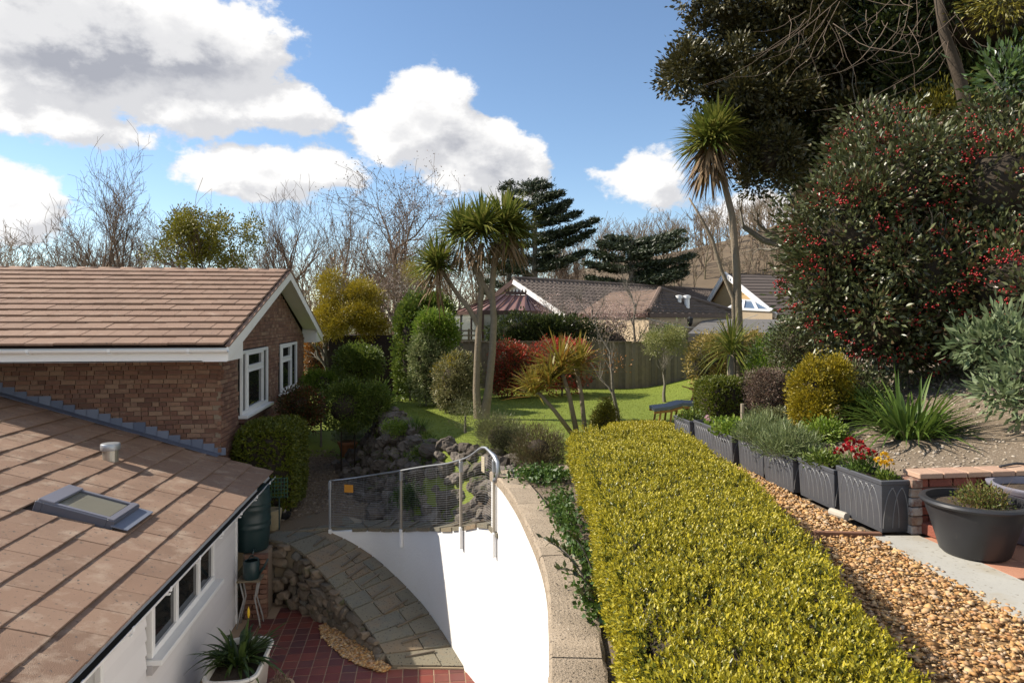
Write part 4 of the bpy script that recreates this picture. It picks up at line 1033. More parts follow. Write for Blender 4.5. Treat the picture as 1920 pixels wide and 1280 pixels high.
    # felt-roofed garage
    gr = thing('felt_roof_shed', 'low shed with flat grey felt roof behind golden shrub', 'shed', W(1400, 640, 25))
    a, b, c, d = W(1290, 625, 24), W(1500, 628, 23), W(1490, 599, 29.5), W(1322, 597, 30)
    m = MB(); m.hexa([v - Vector((0, 0, .12)) for v in (a, b, c, d)], [a, b, c, d]); m.build('felt_roof', mat('roof_felt', [(.10, .095, .09), (.15, .14, .13)], .9, rnd=False, nscale=.9, bump=.3), gr)
    m = MB(); m.hexa([at(v, 1.9) for v in (a, b, c, d)], [v - Vector((0, 0, .13)) for v in (a, b, c, d)]); m.build('wall', wood_fence, gr)
    # washing line
    p, q = W(1212, 596, 25), W(1420, 590, 25.5); mid = [p.lerp(q, t) - Vector((0, 0, .42 * math.sin(math.pi * t))) for t in np.linspace(0, 1, 12)]
    tag(MB().tube(mid, .012, 5).build('clothes_line', mat('pale_rope', [(.5, .48, .44)], .8, rnd=False)), 'pale slack line strung in front of the far bungalow', 'line')
far_houses()
def garden_fence():
    root = thing('board_fence', 'weathered vertical board fence along the far end of the lawn', 'fence', W(1100, 728, 23.5))
    rg = random.Random(5); d = 23.6; me = MB().box((0, 0, .81), (.118, .018, 1.62), ch=.003).mesh('fence_board'); me.materials.append(wood_fence)
    px = 822; k = 0
    while px < 1330:
        p = W(px, 728, d - (px - 822) * .0005); o = link('fence_board', me, None, root, (p.x, p.y + (.012 if k % 2 else 0), LAWN - .02 + rg.uniform(-.012, .012))); o.rotation_euler = (0, rg.uniform(-.008, .008), -TH)
        px += 6.05 + rg.uniform(-.1, .2); k += 1
    for py, h in ((.25, .09), (1.45, .07)):
        a, b = W(815, 728, d + .05), W(1335, 728, d - .2); MB().beam(Vector((a.x, a.y + .05, LAWN + py)), Vector((b.x, b.y + .05, LAWN + py)), .04, h).build('arris_rail', wood_fence, root)
    a, b = W(815, 728, d - .02), W(1335, 728, d - .27); MB().beam(Vector((a.x, a.y - .02, LAWN + 1.615)), Vector((b.x, b.y - .02, LAWN + 1.615)), .06, .025).build('capping_rail', wood_fence, root)
    for px in np.arange(830, 1330, 98):
        p = W(px, 728, d - .12); MB().box((p.x, p.y, LAWN + .8), (.09, .09, 1.72), rz=-TH, ch=.006).build('post', wood_fence, root)
garden_fence()
# ------------------------------------------------------------------ planting: materials
def leafmat(name, cols, **k): return mat(name, cols, k.pop('rough', .45), transl=k.pop('transl', .28), spec=k.pop('spec', .4), **k)
lf_gold = leafmat('leaf_gold_box', [(.22, .195, .014), (.43, .365, .020), (.56, .465, .035), (.32, .285, .018), (.52, .44, .045), (.12, .14, .02)])
lf_oldbox = leafmat('leaf_gold_box_old', [(.11, .13, .016), (.17, .18, .02), (.075, .10, .016), (.24, .22, .024)], spec=.5, rough=.35)
lf_box = leafmat('leaf_box', [(0.061, 0.084, 0.009), (0.108, 0.128, 0.012), (0.155, 0.162, 0.016)])
lf_dark = leafmat('leaf_dark', [(0.028, 0.042, 0.013), (0.049, 0.067, 0.017), (0.077, 0.092, 0.022)], spec=.5, rough=.35)
lf_mid = leafmat('leaf_mid', [(0.060, 0.098, 0.015), (0.105, 0.150, 0.021), (0.165, 0.195, 0.033)])
lf_bright = leafmat('leaf_bright', [(0.095, 0.162, 0.016), (0.162, 0.243, 0.024), (0.243, 0.297, 0.054)])
lf_yellow = leafmat('leaf_yellow', [(0.176, 0.149, 0.013), (0.286, 0.226, 0.015), (0.374, 0.275, 0.020)])
lf_ygreen = leafmat('leaf_spring', [(0.106, 0.106, 0.013), (0.188, 0.175, 0.018), (0.237, 0.206, 0.025)])
lf_var = leafmat('leaf_variegated', [(0.091, 0.098, 0.039), (0.208, 0.195, 0.085), (0.390, 0.351, 0.182), (0.117, 0.130, 0.039), (0.286, 0.260, 0.117)])
lf_ivyvar = leafmat('leaf_ivy_variegated', [(0.084, 0.126, 0.035), (0.182, 0.224, 0.084), (0.336, 0.350, 0.168), (0.112, 0.140, 0.042)])
lf_goldvar = leafmat('leaf_gold_variegated', [(0.120, 0.102, 0.024), (0.312, 0.228, 0.060), (0.480, 0.360, 0.120), (0.192, 0.156, 0.036)])
lf_red = leafmat('leaf_photinia', [(.44, .035, .022), (.30, .035, .022), (.11, .09, .03), (.08, .10, .028), (.48, .06, .035), (.14, .08, .03)])
lf_redtop = leafmat('leaf_photinia_young', [(0.546, 0.033, 0.026), (0.442, 0.039, 0.023), (0.312, 0.052, 0.026)])
lf_brown = leafmat('leaf_brown', [(0.135, 0.081, 0.061), (0.216, 0.142, 0.108), (0.095, 0.081, 0.047), (0.270, 0.189, 0.149)], transl=.1)
lf_beech = leafmat('leaf_beech_winter', [(.22, .09, .02), (.32, .14, .03), (.14, .06, .02)])
lf_olive = leafmat('leaf_olive', [(0.156, 0.176, 0.046), (0.247, 0.254, 0.078), (0.312, 0.299, 0.111)])
lf_grey = leafmat('leaf_grey_green', [(.10, .145, .06), (.155, .20, .09), (.21, .25, .13)], rough=.6)
lf_sage = leafmat('leaf_pittosporum', [(0.120, 0.168, 0.072), (0.204, 0.252, 0.120), (0.084, 0.120, 0.048)])
lf_oak = leafmat('leaf_holm_oak', [(0.037, 0.037, 0.011), (0.065, 0.059, 0.018), (0.098, 0.083, 0.027), (0.045, 0.045, 0.014)], transl=.12, rough=.4, spec=.5)
lf_coto = leafmat('leaf_cotoneaster', [(.050, .066, .020), (.085, .10, .036), (.14, .15, .065), (.06, .072, .024), (.11, .06, .035)], transl=.12, spec=.5, rough=.38)
lf_conifer = leafmat('leaf_cypress', [(.018, .030, .012), (.030, .044, .016), (.045, .058, .020)], transl=.08)
lf_goldconifer = leafmat('leaf_gold_conifer', [(.13, .115, .012), (.20, .17, .016), (.08, .085, .012)], transl=.1)
lf_sword = leafmat('leaf_sword_green', [(0.078, 0.111, 0.021), (0.130, 0.163, 0.029), (0.208, 0.221, 0.046), (0.273, 0.260, 0.065)])
lf_dead = leafmat('leaf_sword_dead', [(.16, .10, .05), (.24, .16, .085), (.12, .075, .04)], transl=.1, rough=.8)
lf_bronze = leafmat('leaf_sword_bronze', [(.22, .19, .03), (.32, .25, .045), (.28, .14, .03), (.19, .18, .03), (.26, .22, .04)])
lf_strap = leafmat('leaf_strap_green', [(0.046, 0.085, 0.016), (0.078, 0.130, 0.021), (0.130, 0.195, 0.034)])
lf_rose = leafmat('leaf_rosemary', [(0.094, 0.106, 0.040), (0.150, 0.156, 0.062), (0.200, 0.200, 0.094)])
lf_ivy = leafmat('leaf_ivy', [(.035, .07, .012), (.06, .115, .02), (.10, .16, .03)])
core_m = mat('dark_core', [(.035, .028, .020), (.055, .042, .030)], 1.0, rnd=False, nscale=6)  # twig brown kept dark, standing in for the shade inside crowns
berry = mat('red_berry', [(.36, .012, .014), (.26, .008, .012), (.44, .03, .02)], .3, spec=.5)
palm_bark = mat('palm_bark', [(.17, .135, .095), (.27, .22, .16)], .95, rnd=False, nscale=9, bump=1.0, bscale=18)

def lump_core(rng, blobs, k=.74):
    V = []; F = []; n = 0
    u = np.linspace(0, 2 * np.pi, 13)[:-1]; v = np.linspace(-np.pi / 2, np.pi / 2, 8)
    for c, r in blobs:
        P = np.array([(math.cos(b) * math.cos(a), math.cos(b) * math.sin(a), math.sin(b)) for b in v for a in u]); P = P * (1 + rng.normal(size=(len(P), 1)) * .05) * np.array(r) * k + np.array(c)
        for i in range(7):
            for j in range(12): F.append((n + i * 12 + j, n + i * 12 + (j + 1) % 12, n + (i + 1) * 12 + (j + 1) % 12, n + (i + 1) * 12 + j))
        V.append(P); n += len(P)
    return np.concatenate(V), np.array(F)
def px_blob(l, r, t, b, d, depth=1.0):
    c = W((l + r) / 2, (t + b) / 2, d); s = d / 1280
    return (tuple(c), ((r - l) / 2 * s, (r - l) / 2 * s * depth, (b - t) / 2 * s))
SEED = [100]
def shrub(name, label, cat, blobs, m, L, Wd, clumps=500, per=12, cr=.05, core=True, stem=True, group=None, top=None, zmin=-.75, shell=(.8, 1.0), upb=.25, coremat=None, ck=.6):
    """a bush: leaf clumps over one or more lobes, dark core for the shade inside, short stem to the ground"""
    SEED[0] += 1; rng = np.random.default_rng(SEED[0])
    bl = []
    for c, r in blobs:                       # let the bush sit on the ground, then break its outline into lobes
        g = slope_h(c); zt = c[2] + r[2]
        if stem and c[2] - r[2] < g + .9: r = (r[0], r[1], (zt - g) / 2); c = (c[0], c[1], (zt + g) / 2)
        bl.append((c, tuple(v * .9 for v in r)))
        for _ in range(9):
            q = sphere_dirs(rng, 1, -.85)[0]; f = rng.uniform(.34, .55); bl.append((tuple(np.array(c) + q * np.array(r) * rng.uniform(.5, .68)), tuple(v * f for v in r)))
    blobs0 = blobs; blobs = bl
    zb = min(b[0][2] - b[1][2] for b in blobs); c0 = blobs[0][0]
    root = thing(name, label, cat, (c0[0], c0[1], zb), group)
    V, F = join(crown(rng, blobs, int(clumps * .86), per, cr, L * 1.15, Wd * 1.18, zmin=min(zmin, -.92), shell=shell, upb=upb, box=2.6),
                crown(rng, bl, max(12, int(clumps * .07)), 7, cr * 1.3, L * 1.2, Wd * 1.1, zmin=-.3, shell=(1.04, 1.30), upb=.5))   # stray shoots
    link('foliage', np_mesh('foliage', V, F), m, root)
    if top is not None:                     # young shoots of another colour over the upper lobes
        V, F = crown(rng, blobs, top[1], per, cr, L, Wd, zmin=.35, shell=(.95, 1.06), upb=.5); link('young_shoots', np_mesh('young_shoots', V, F), top[0], root)['kind'] = 'stuff'
    if core:
        V, F = lump_core(rng, blobs[:1] if len(blobs0) == 1 else blobs[::10], ck); o = link('dark_core', np_mesh('dark_core', V, F, True), coremat or core_m, root); o['kind'] = 'stuff'
    if stem:
        g = min(slope_h(c0), zb + .3); MB().tube([(c0[0], c0[1], g - .1), (c0[0], c0[1], c0[2])], [.035, .02], 6).build('stem', bark, root)
    return root
def sway(p, rng, n=5, a=.05):
    return p
def palm_head(rng, c, n, L, Wd, axis=(0, 0, 1), up=(-.45, 1.0), droop=(.05, .38)):
    z = rng.uniform(up[0], up[1], n); a = rng.uniform(0, 2 * np.pi, n); r = np.sqrt(np.maximum(0, 1 - z * z)); D = np.stack([r * np.cos(a), r * np.sin(a), z], 1)
    D = nz(D + np.array(axis) * .25); P = np.array(c) + D * .06 + np.array([0, 0, 1]) * rng.uniform(-.12, .12, (n, 1))
    return straps(P, D, L * rng.uniform(.75, 1.1, n), Wd * rng.uniform(.8, 1.15, n), rng.uniform(droop[0], droop[1], n) * (1.1 - z * .7), 5)
def skirt(rng, c, n, L, Wd, r=.14, h=.5):
    a = rng.uniform(0, 2 * np.pi, n); P = np.stack([np.cos(a) * r, np.sin(a) * r, rng.uniform(-h, .05, n)], 1) + np.array(c); z = rng.uniform(-1.0, -.1, n)
    D = np.stack([np.cos(a) * .8, np.sin(a) * .8, z], 1); return straps(P, D, L * rng.uniform(.6, 1.1, n), Wd, rng.uniform(.25, .7, n), 4)
def palm(name, label, base, trunks, heads):
    """trunks: list of (points, radii); heads: list of (centre, leaves, length)"""
    SEED[0] += 1; rng = np.random.default_rng(SEED[0]); root = thing(name, label, 'palm tree', base)
    for pts, rs in trunks: auto_smooth(MB().tube(pts, rs, 10).build('trunk', palm_bark, root), 60)
    for (c, n, L, sk) in heads:
        V, F = palm_head(rng, c, int(n * 1.4), L * 1.08, .062); link('leaf_rosette', np_mesh('leaf_rosette', V, F), lf_sword, root)
        if sk:
            V, F = skirt(rng, Vector(c) - Vector((0, 0, .1)), sk, L * .8, .045); link('dead_leaf_skirt', np_mesh('dead_leaf_skirt', V, F), lf_dead, root)
    return root

# ------------------------------------------------------------------ clipped foreground hedges
hedge_l = curve([(.6, .42), (2.2, .86), (3.4, 1.0), (5.0, 1.33), (6.5, 1.58), (8.15, 1.80)])
hedge_r = curve([(.6, 1.35), (2.2, 1.85), (2.75, 2.02), (4.0, 2.42), (5.25, 2.78), (6.5, 3.0), (7.9, 3.2)])
def tufts(rng, P, A, m, H, L, Wd, lo=.1, hi=1.0, hs=None):
    """upright leafy shoots: m leaves round each axis A"""
    n = len(P); A = nz(A); t = np.linspace(lo, hi, m)[None, :] ; ang = rng.uniform(0, 6.28, (n, 1)) + np.arange(m)[None] * 2.4
    ref = np.where(np.abs(A[:, 2:3]) > .9, np.array([1.0, 0, 0]), np.array([0, 0, 1.0])); X = nz(np.cross(A, ref)); Y = np.cross(A, X)
    R = X[:, None] * np.cos(ang)[..., None] + Y[:, None] * np.sin(ang)[..., None]; h = H * (rng.uniform(.6, 1.35, (n, 1)) if hs is None else hs[:, None])
    p = P[:, None] + A[:, None] * (h * t)[..., None]; sp = (1.0 - .55 * t)[..., None]; D = A[:, None] * .75 + R * sp + rng.normal(size=(n, m, 3)) * .12
    N = n * m
    return leaf_tris(p.reshape(N, 3), D.reshape(N, 3), L * rng.uniform(.7, 1.25, N), Wd * rng.uniform(.75, 1.2, N), rng, .22, up=(-R).reshape(N, 3))
def big_hedge():
    rng = np.random.default_rng(77); root = thing('clipped_hedge', 'long golden green clipped hedge running along the terrace in the foreground', 'hedge', (1.6, 4.5, TERR))
    ZT = CZ - 1.33; zb = TERR - .02
    def sect(y): return hedge_l(y)[0], hedge_r(y)[0]
    # solid dark body standing in for the shade inside
    ys = np.linspace(.6, 8.1, 40); vs = []; prof = [(0, 0), (0, .55), (.02, .82), (.09, .95), (.5, .985), (.91, .95), (.98, .82), (1, .55), (1, 0)]
    for y in ys:
        a, b = sect(y); a += .06; b -= .06
        for (s, h) in prof: vs.append((a + (b - a) * s, y, zb + (ZT - .06 - zb) * h))
    k = len(prof); F = [(i * k + j, i * k + j + 1, (i + 1) * k + j + 1, (i + 1) * k + j) for i in range(len(ys) - 1) for j in range(k - 1)]; F += [tuple(range(k - 1, -1, -1)), tuple((len(ys) - 1) * k + j for j in range(k))]
    MB().add(vs, F).build('dark_core', core_m, root)
    # leafy shoots: top, sides, far end; older green leaves low on each shoot, golden young ones at its tip
    new = []; old = []
    def shoots(P, A, H=.06):
        hs = rng.uniform(.5, 1.5, len(P)) * (1 + .35 * wob(P, 9, 5)); new.append(tufts(rng, P, A, 5, H, .024, .0115, .55, 1.0, hs)); old.append(tufts(rng, P, A, 4, H, .029, .015, -.25, .55, hs))
    n = 17800; y = .9 + 7.3 * rng.uniform(0, 1, n) ** 1.15; lr = np.array([sect(v) for v in y]); s = rng.uniform(0, 1, n); x = lr[:, 0] + (lr[:, 1] - lr[:, 0]) * s
    edge = np.minimum(s, 1 - s) * (lr[:, 1] - lr[:, 0]); drop = .13 * np.clip(1 - edge / .17, 0, 1) ** 2
    P = np.stack([x, y, np.zeros(n)], 1); bump = .030 * wob(P, 3.1, 1) + .026 * wob(P, 8, 2) + .014 * wob(P, 21, 7)
    P[:, 2] = ZT - .07 - drop + bump + rng.normal(size=n) * .012
    out = np.where(s < .5, -1, 1) * np.clip(1 - edge / .17, 0, 1); A = np.stack([out * .8 + rng.normal(size=n) * .25, rng.normal(size=n) * .25, np.full(n, 1.0)], 1)
    keep = np.array([seen(p, 60) for p in P]) & ((wob(P, 11, 9) + wob(P, 27, 3) * .6) > -.95); shoots(P[keep], A[keep])
    for side in (0, 1):
        n = 9000 if side == 0 else 4200; y = .9 + 7.2 * rng.uniform(0, 1, n) ** 1.1; lr = np.array([sect(v) for v in y]); h = rng.uniform(0, 1, n) ** .9
        x = lr[:, side] + rng.normal(size=n) * .02; P = np.stack([x, y, zb + .02 + (ZT - .12 - zb) * h], 1); P[:, 0] += (.05 * wob(P, 4, 4 + side)) + (-.03 if side else .03)
        A = np.stack([np.full(n, -.8 if side == 0 else .8), rng.normal(size=n) * .3, .45 + rng.normal(size=n) * .3], 1); keep = np.array([seen(p, 60) for p in P]); shoots(P[keep], A[keep], .05)
    n = 1300; s = rng.uniform(0, 1, n); lr = sect(8.1); P = np.stack([lr[0] + (lr[1] - lr[0]) * s, np.full(n, 8.12) + rng.normal(size=n) * .02, zb + (ZT - .08 - zb) * rng.uniform(0, 1, n)], 1); shoots(P, np.tile([0, .8, .5], (n, 1)) + rng.normal(size=(n, 3)) * .3)
    V, F = join(*new); link('young_foliage', np_mesh('young_foliage', V, F), lf_gold, root); V, F = join(*old); link('old_foliage', np_mesh('old_foliage', V, F), lf_oldbox, root)
big_hedge()
def block_hedge(name, label, c, half, m, n, L, Wd, H=.05, rz=0, mm=6, cat='hedge', round_=.25):
    """clipped block: shoots over the top and sides of a soft-edged box"""
    SEED[0] += 1; rng = np.random.default_rng(SEED[0]); root = thing(name, label, cat, (c[0], c[1], c[2] - half[2])); hx, hy, hz = half
    areas = np.array([4 * hx * hy * 1.2, 4 * hy * hz, 4 * hy * hz, 4 * hx * hz, 4 * hx * hz]); pick = rng.choice(5, n, p=areas / areas.sum()); u = rng.uniform(-1, 1, n); v = rng.uniform(-1, 1, n)
    Nn = np.array([(0, 0, 1), (-1, 0, 0), (1, 0, 0), (0, -1, 0), (0, 1, 0)], float)[pick]; q = np.zeros((n, 3))
    for f, (a, b) in enumerate(((0, 1), (1, 2), (1, 2), (0, 2), (0, 2))):
        s = pick == f; q[s, a] = u[s]; q[s, b] = v[s]
    q += Nn; e = nz(q * np.array([1, 1, .9])); box = q; lenb = np.linalg.norm(q, axis=1, keepdims=True)
    pw = (np.abs(q) ** 5).sum(1, keepdims=True) ** (1 / 5); q = q / pw * (1 - round_ * .15); P = q * np.array(half); P *= (1 + .06 * wob(P, 2.6 / min(half), SEED[0])[:, None]); P -= Nn * H * .6
    A = Nn * .8 + e * .5 + rng.normal(size=(n, 3)) * .25 + np.array([0, 0, .3]); R = np.array(Matrix.Rotation(rz, 3, 'Z')); P = P @ R.T + np.array(c); A = A @ R.T
    V, F = tufts(rng, P, A, mm, H, L, Wd); link('foliage', np_mesh('foliage', V, F), m, root)
    mb = MB(); mb.obox(c, Matrix.Rotation(rz, 3, 'Z') @ Vector((hx * .86, 0, 0)), Matrix.Rotation(rz, 3, 'Z') @ Vector((0, hy * .86, 0)), Vector((0, 0, hz * .88)), min(half) * .3); mb.build('dark_core', core_m, root)
    return root
c = W(1205, 812, 11.6); block_hedge('low_hedge', 'low clipped golden hedge just beyond the end of the long hedge', (c.x, c.y, LAWN + .28), (.62, .42, .30), lf_gold, 3800, .032, .017, .055, rz=-.1)
c = W(1356, 765, 10.6); block_hedge('box_cube', 'squared dark green clipped box bush beside the sun lounger', c, (.38, .38, .47), lf_box, 3600, .034, .018, .05)
c = W(512, 838, 12.9); block_hedge('house_bush', 'large dark clipped bush in shade under the brick house window', (-2.72, 13.05, 1.95), (.52, .85, .80), lf_box, 4000, .055, .03, .075)

# ------------------------------------------------------------------ shrubs round the lawn
def B(*a, **k): return px_blob(*a, **k)
shrub('round_bush', 'rounded olive green bush in front of the dark arched doorway', 'bush', [B(622, 722, 645, 722, 19)], lf_mid, .06, .032, 900, 14, .05)
shrub('low_bright_bush', 'low bright yellow green bush beside the corner of the brick house', 'bush', [B(572, 632, 693, 742, 18.5)], lf_bright, .06, .035, 380, 12, .05)
shrub('mounded_bush', 'mounded glossy dark bush above the rock garden', 'bush', [B(596, 700, 716, 812, 15.6), B(660, 735, 722, 790, 15.8)], lf_mid, .05, .027, 1500, 14, .045, stem=False)
for px_ in (640, 665, 700): q_ = W(px_, 780, 15.7); MB().tube([(q_.x, q_.y, slope_h(q_) - .1), tuple(q_)], [.02, .014], 6).build('stem', core_m, bpy.data.objects['mounded_bush'], True)
shrub('red_tinged_bush', 'dark bush with red tinged leaves under the far house window', 'bush', [(tuple(W(563, 766, 14.6)), (.42, .6, .50))], leafmat('leaf_red_tinged', [(.03, .045, .01), (.05, .065, .012), (.16, .035, .014), (.04, .05, .012)]), .05, .026, 700, 12, .05)
shrub('young_shrub', 'small pale leafy shrub with upright shoots at the lawn edge', 'shrub', [B(688, 735, 712, 785, 16.2)], lf_bright, .09, .03, 60, 9, .08, core=False, upb=.9)
shrub('variegated_holly', 'variegated cream and green bush left of the twin palm trunks', 'bush', [B(808, 895, 660, 745, 17.5), B(818, 888, 700, 778, 17.4)], lf_var, .055, .034, 1300, 13, .045, top=(lf_yellow, 90))
shrub('photinia', 'red leaved photinia bush directly right of the palm trunks', 'bush', [B(912, 1010, 642, 742, 20.8)], lf_red, .07, .034, 800, 13, .05, top=(lf_redtop, 30))
shrub('photinia', 'red tipped photinia bush behind the bronze spiky cordyline', 'bush', [B(990, 1118, 634, 735, 21.3)], lf_red, .07, .034, 800, 13, .05, top=(lf_redtop, 160))
shrub('laurel_hedge', 'dark clipped laurel hedge rising behind the board fence', 'hedge', [(tuple(W(975, 622, 25)), (1.15, .55, .62)), (tuple(W(1065, 622, 25)), (1.25, .55, .62)), (tuple(W(1020, 625, 25)), (1.3, .6, .62))], lf_dark, .11, .05, 1300, 12, .06, shell=(.9, 1.0), zmin=-.5)
shrub('golden_elaeagnus', 'golden variegated shrub against the right end of the fence', 'bush', [B(1284, 1362, 626, 735, 19.3), B(1325, 1405, 618, 700, 19.8)], lf_goldvar, .06, .034, 1300, 12, .05)
shrub('golden_elaeagnus', 'golden variegated shrub top behind the tall palm trunk', 'bush', [B(1385, 1440, 618, 680, 20)], lf_goldvar, .06, .034, 350, 12, .05)
shrub('pittosporum', 'pale green small leaved shrub right of the tall palm trunk', 'bush', [B(1395, 1500, 628, 712, 14.5), B(1440, 1520, 600, 690, 14)], lf_sage, .04, .022, 1500, 13, .045)
shrub('brown_bush', 'brown twiggy rounded bush left of the yellow bush', 'bush', [B(1395, 1492, 688, 800, 10.2)], lf_brown, .025, .013, 1500, 14, .03)
shrub('yellow_privet', 'bright yellow leaved bush behind the lead planters', 'bush', [B(1482, 1560, 672, 770, 8.6), B(1520, 1600, 668, 740, 8.7), B(1482, 1556, 740, 830, 8.5)], lf_yellow, .032, .018, 1700, 14, .028, ck=.45)
shrub('low_green_shrub', 'low green shrub at the foot of the brown twiggy bush', 'shrub', [B(1405, 1485, 770, 838, 9.0)], lf_rose, .035, .014, 420, 12, .035)
shrub('creeping_shrub', 'low bright green sprawling shrub below the yellow bush', 'shrub', [B(1500, 1580, 800, 850, 8.0)], lf_bright, .04, .018, 260, 10, .05)
shrub('creeping_shrub', 'olive green sprawling shrub right of the yellow bush', 'shrub', [B(1585, 1660, 740, 830, 8.6)], lf_mid, .045, .022, 420, 10, .05)
shrub('mixed_shrub', 'fresh green leafy shrub filling the slope below the palm', 'bush', [B(1400, 1500, 640, 730, 12.6), B(1480, 1570, 600, 690, 12.8)], lf_bright, .05, .026, 900, 11, .05)
shrub('euonymus', 'light green bushy shrub between the fence and the box bush', 'bush', [B(1385, 1450, 680, 760, 13.5)], lf_sage, .045, .024, 500, 11, .05)
shrub('understorey_bush', 'dark leafy undergrowth below the berried shrub', 'bush', [B(1545, 1660, 690, 820, 9.2), B(1440, 1560, 600, 705, 11.5)], lf_coto, .045, .022, 1100, 12, .05)
shrub('buddleja', 'grey green leafy shrub at the right edge above bare soil', 'bush', [(tuple(W(1895, 650, 7.2)), (.42, .4, .30)), (tuple(W(1915, 705, 6.9)), (.24, .3, .2)), (tuple(W(1830, 640, 7.4)), (.22, .25, .14)), (tuple(W(1880, 735, 7.0)), (.24, .25, .16)), (tuple(W(1925, 745, 6.8)), (.2, .25, .2))], lf_grey, .11, .034, 230, 9, .07, shell=(.4, 1.05), ck=.4, stem=False)
MB().tube([W(1905, 800, 7.3), W(1900, 720, 7.2), W(1880, 650, 7.2)], [.03, .025, .015], 6).build('stem', bark, bpy.data.objects['buddleja'], True)
shrub('rosemary', 'grey green rosemary bush behind the metal fence corner', 'bush', [B(893, 985, 780, 872, 11.6)], lf_rose, .05, .007, 900, 16, .05, upb=.9, ck=.6)
shrub('rosemary', 'twiggy brown rosemary bush beside the end of the hedge', 'bush', [B(960, 1058, 800, 884, 10.6)], leafmat('leaf_dry_rosemary', [(.085, .06, .03), (.13, .10, .045), (.09, .10, .035)]), .05, .007, 800, 14, .06, upb=.9, ck=.5)
shrub('heather', 'spindly brown stemmed shrub at the foot of the palm', 'shrub', [B(845, 900, 745, 822, 14.2)], lf_rose, .045, .008, 170, 11, .07, upb=.9, core=False)
shrub('dwarf_conifer', 'small golden cone shaped conifer at the end of the hedge', 'conifer', [(tuple(W(1137, 782, 13.6)), (.29, .29, .24)), (tuple(W(1137, 766, 13.6)), (.17, .17, .24))], lf_goldconifer, .035, .012, 900, 12, .03, upb=.5)
shrub('beech_hedge', 'copper brown winter beech hedge behind the house corner', 'hedge', [(tuple(W(590, 668, 24)), (.55, .4, .72))], lf_beech, .07, .045, 500, 10, .06)
# ivy-clad mass beside the dark doorway
shrub('ivy_arch', 'tall ivy covered column left of the conservatory', 'ivy', [B(738, 800, 556, 715, 20), B(745, 850, 550, 640, 20.6)], lf_mid, .075, .055, 1900, 12, .06, shell=(.86, 1.02))
shrub('ivy_bush', 'bright green leafy bush on top of the variegated ivy', 'bush', [B(775, 856, 582, 660, 19.2)], lf_bright, .075, .04, 700, 12, .06, stem=False)
shrub('variegated_ivy', 'pale variegated ivy wall at the left end of the fence', 'ivy', [B(766, 832, 625, 730, 18.7), B(790, 850, 640, 735, 19)], lf_ivyvar, .06, .045, 1300, 12, .045, shell=(.88, 1.02))
def doorway():
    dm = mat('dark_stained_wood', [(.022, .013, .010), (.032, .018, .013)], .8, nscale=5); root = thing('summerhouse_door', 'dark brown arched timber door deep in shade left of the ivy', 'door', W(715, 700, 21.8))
    c = W(714, 700, 21.8); ux = Vector((CN, -SN, 0)); w = .62; zs = LAWN - .05
    for i in range(7):
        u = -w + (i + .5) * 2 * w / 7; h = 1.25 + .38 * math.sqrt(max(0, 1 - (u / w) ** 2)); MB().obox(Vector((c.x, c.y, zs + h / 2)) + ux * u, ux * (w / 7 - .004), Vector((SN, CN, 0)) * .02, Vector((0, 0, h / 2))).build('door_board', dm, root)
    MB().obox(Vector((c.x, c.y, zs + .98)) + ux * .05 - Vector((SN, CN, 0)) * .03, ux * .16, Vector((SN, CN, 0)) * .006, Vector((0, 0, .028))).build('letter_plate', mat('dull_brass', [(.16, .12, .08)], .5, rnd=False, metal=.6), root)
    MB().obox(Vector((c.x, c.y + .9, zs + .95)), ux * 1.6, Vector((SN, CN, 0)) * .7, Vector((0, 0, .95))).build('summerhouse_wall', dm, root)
doorway()
def ivy_bed():
    rng = np.random.default_rng(41); root = thing('ivy_groundcover', 'bright green ground ivy filling the bed behind the coping', 'ivy', (1.5, 7.6, TERR)); root['kind'] = 'stuff'
    T = []
    for (cx, cy, rx, ry, n, h) in ((1.38, 7.75, .34, .36, 1300, .10), (1.28, 6.1, .13, .55, 500, .14), (1.18, 5.1, .1, .6, 420, .12), (1.05, 4.2, .08, .4, 200, .10), (1.45, 6.9, .12, .4, 120, .06)):
        p = np.stack([cx + rng.normal(size=n) * rx * .5, cy + rng.normal(size=n) * ry * .5, TERR - .02 + rng.uniform(0, h, n)], 1); D = rng.normal(size=(n, 3)) * .6 + [0, 0, .5]; T.append(leaf_tris(p, D, .045 * rng.uniform(.6, 1.2, n), .036 * rng.uniform(.7, 1.2, n), rng, .12))
    V, F = join(*T); link('leaves', np_mesh('leaves', V, F), lf_ivy, root)
ivy_bed()
def bay_sprig():
    rng = np.random.default_rng(43); root = thing('bay_sprig', 'dark leaved sprig leaning over the concrete coping from the hedge', 'shrub', (1.0, 4.55, TERR))
    pts = []; P = []; D = []
    for (a, b) in (((1.12, 4.5, TERR + .02), (.83, 4.62, TERR + .30)), ((1.1, 4.55, TERR + .05), (.90, 4.75, TERR + .22)), ((1.1, 4.4, TERR + .05), (.86, 4.28, TERR + .2)), ((1.15, 4.5, TERR + .1), (1.0, 4.5, TERR + .34)), ((1.1, 4.2, TERR + .05), (.95, 4.0, TERR + .14))):
        a = np.array(a); b = np.array(b); pts.append([a + (b - a) * t + np.array([0, 0, .05 * math.sin(3 * t)]) for t in np.linspace(0, 1, 5)])
        for t in np.linspace(.3, 1, 13): P.append(a + (b - a) * t + np.array([0, 0, .05 * math.sin(3 * t)])); D.append(nz((b - a)[None])[0] * .7 + rng.normal(size=3) * .55 + [0, 0, .25])
    V, F = tubes_np(np.array(pts), np.tile(np.linspace(.007, .003, 5), (len(pts), 1)), 5); link('stem', np_mesh('stem', V, F, True), bark, root)
    V, F = leaf_tris(np.array(P), np.array(D), .062, .027, rng, .18); link('leaves', np_mesh('leaves', V, F), lf_dark, root)
bay_sprig()

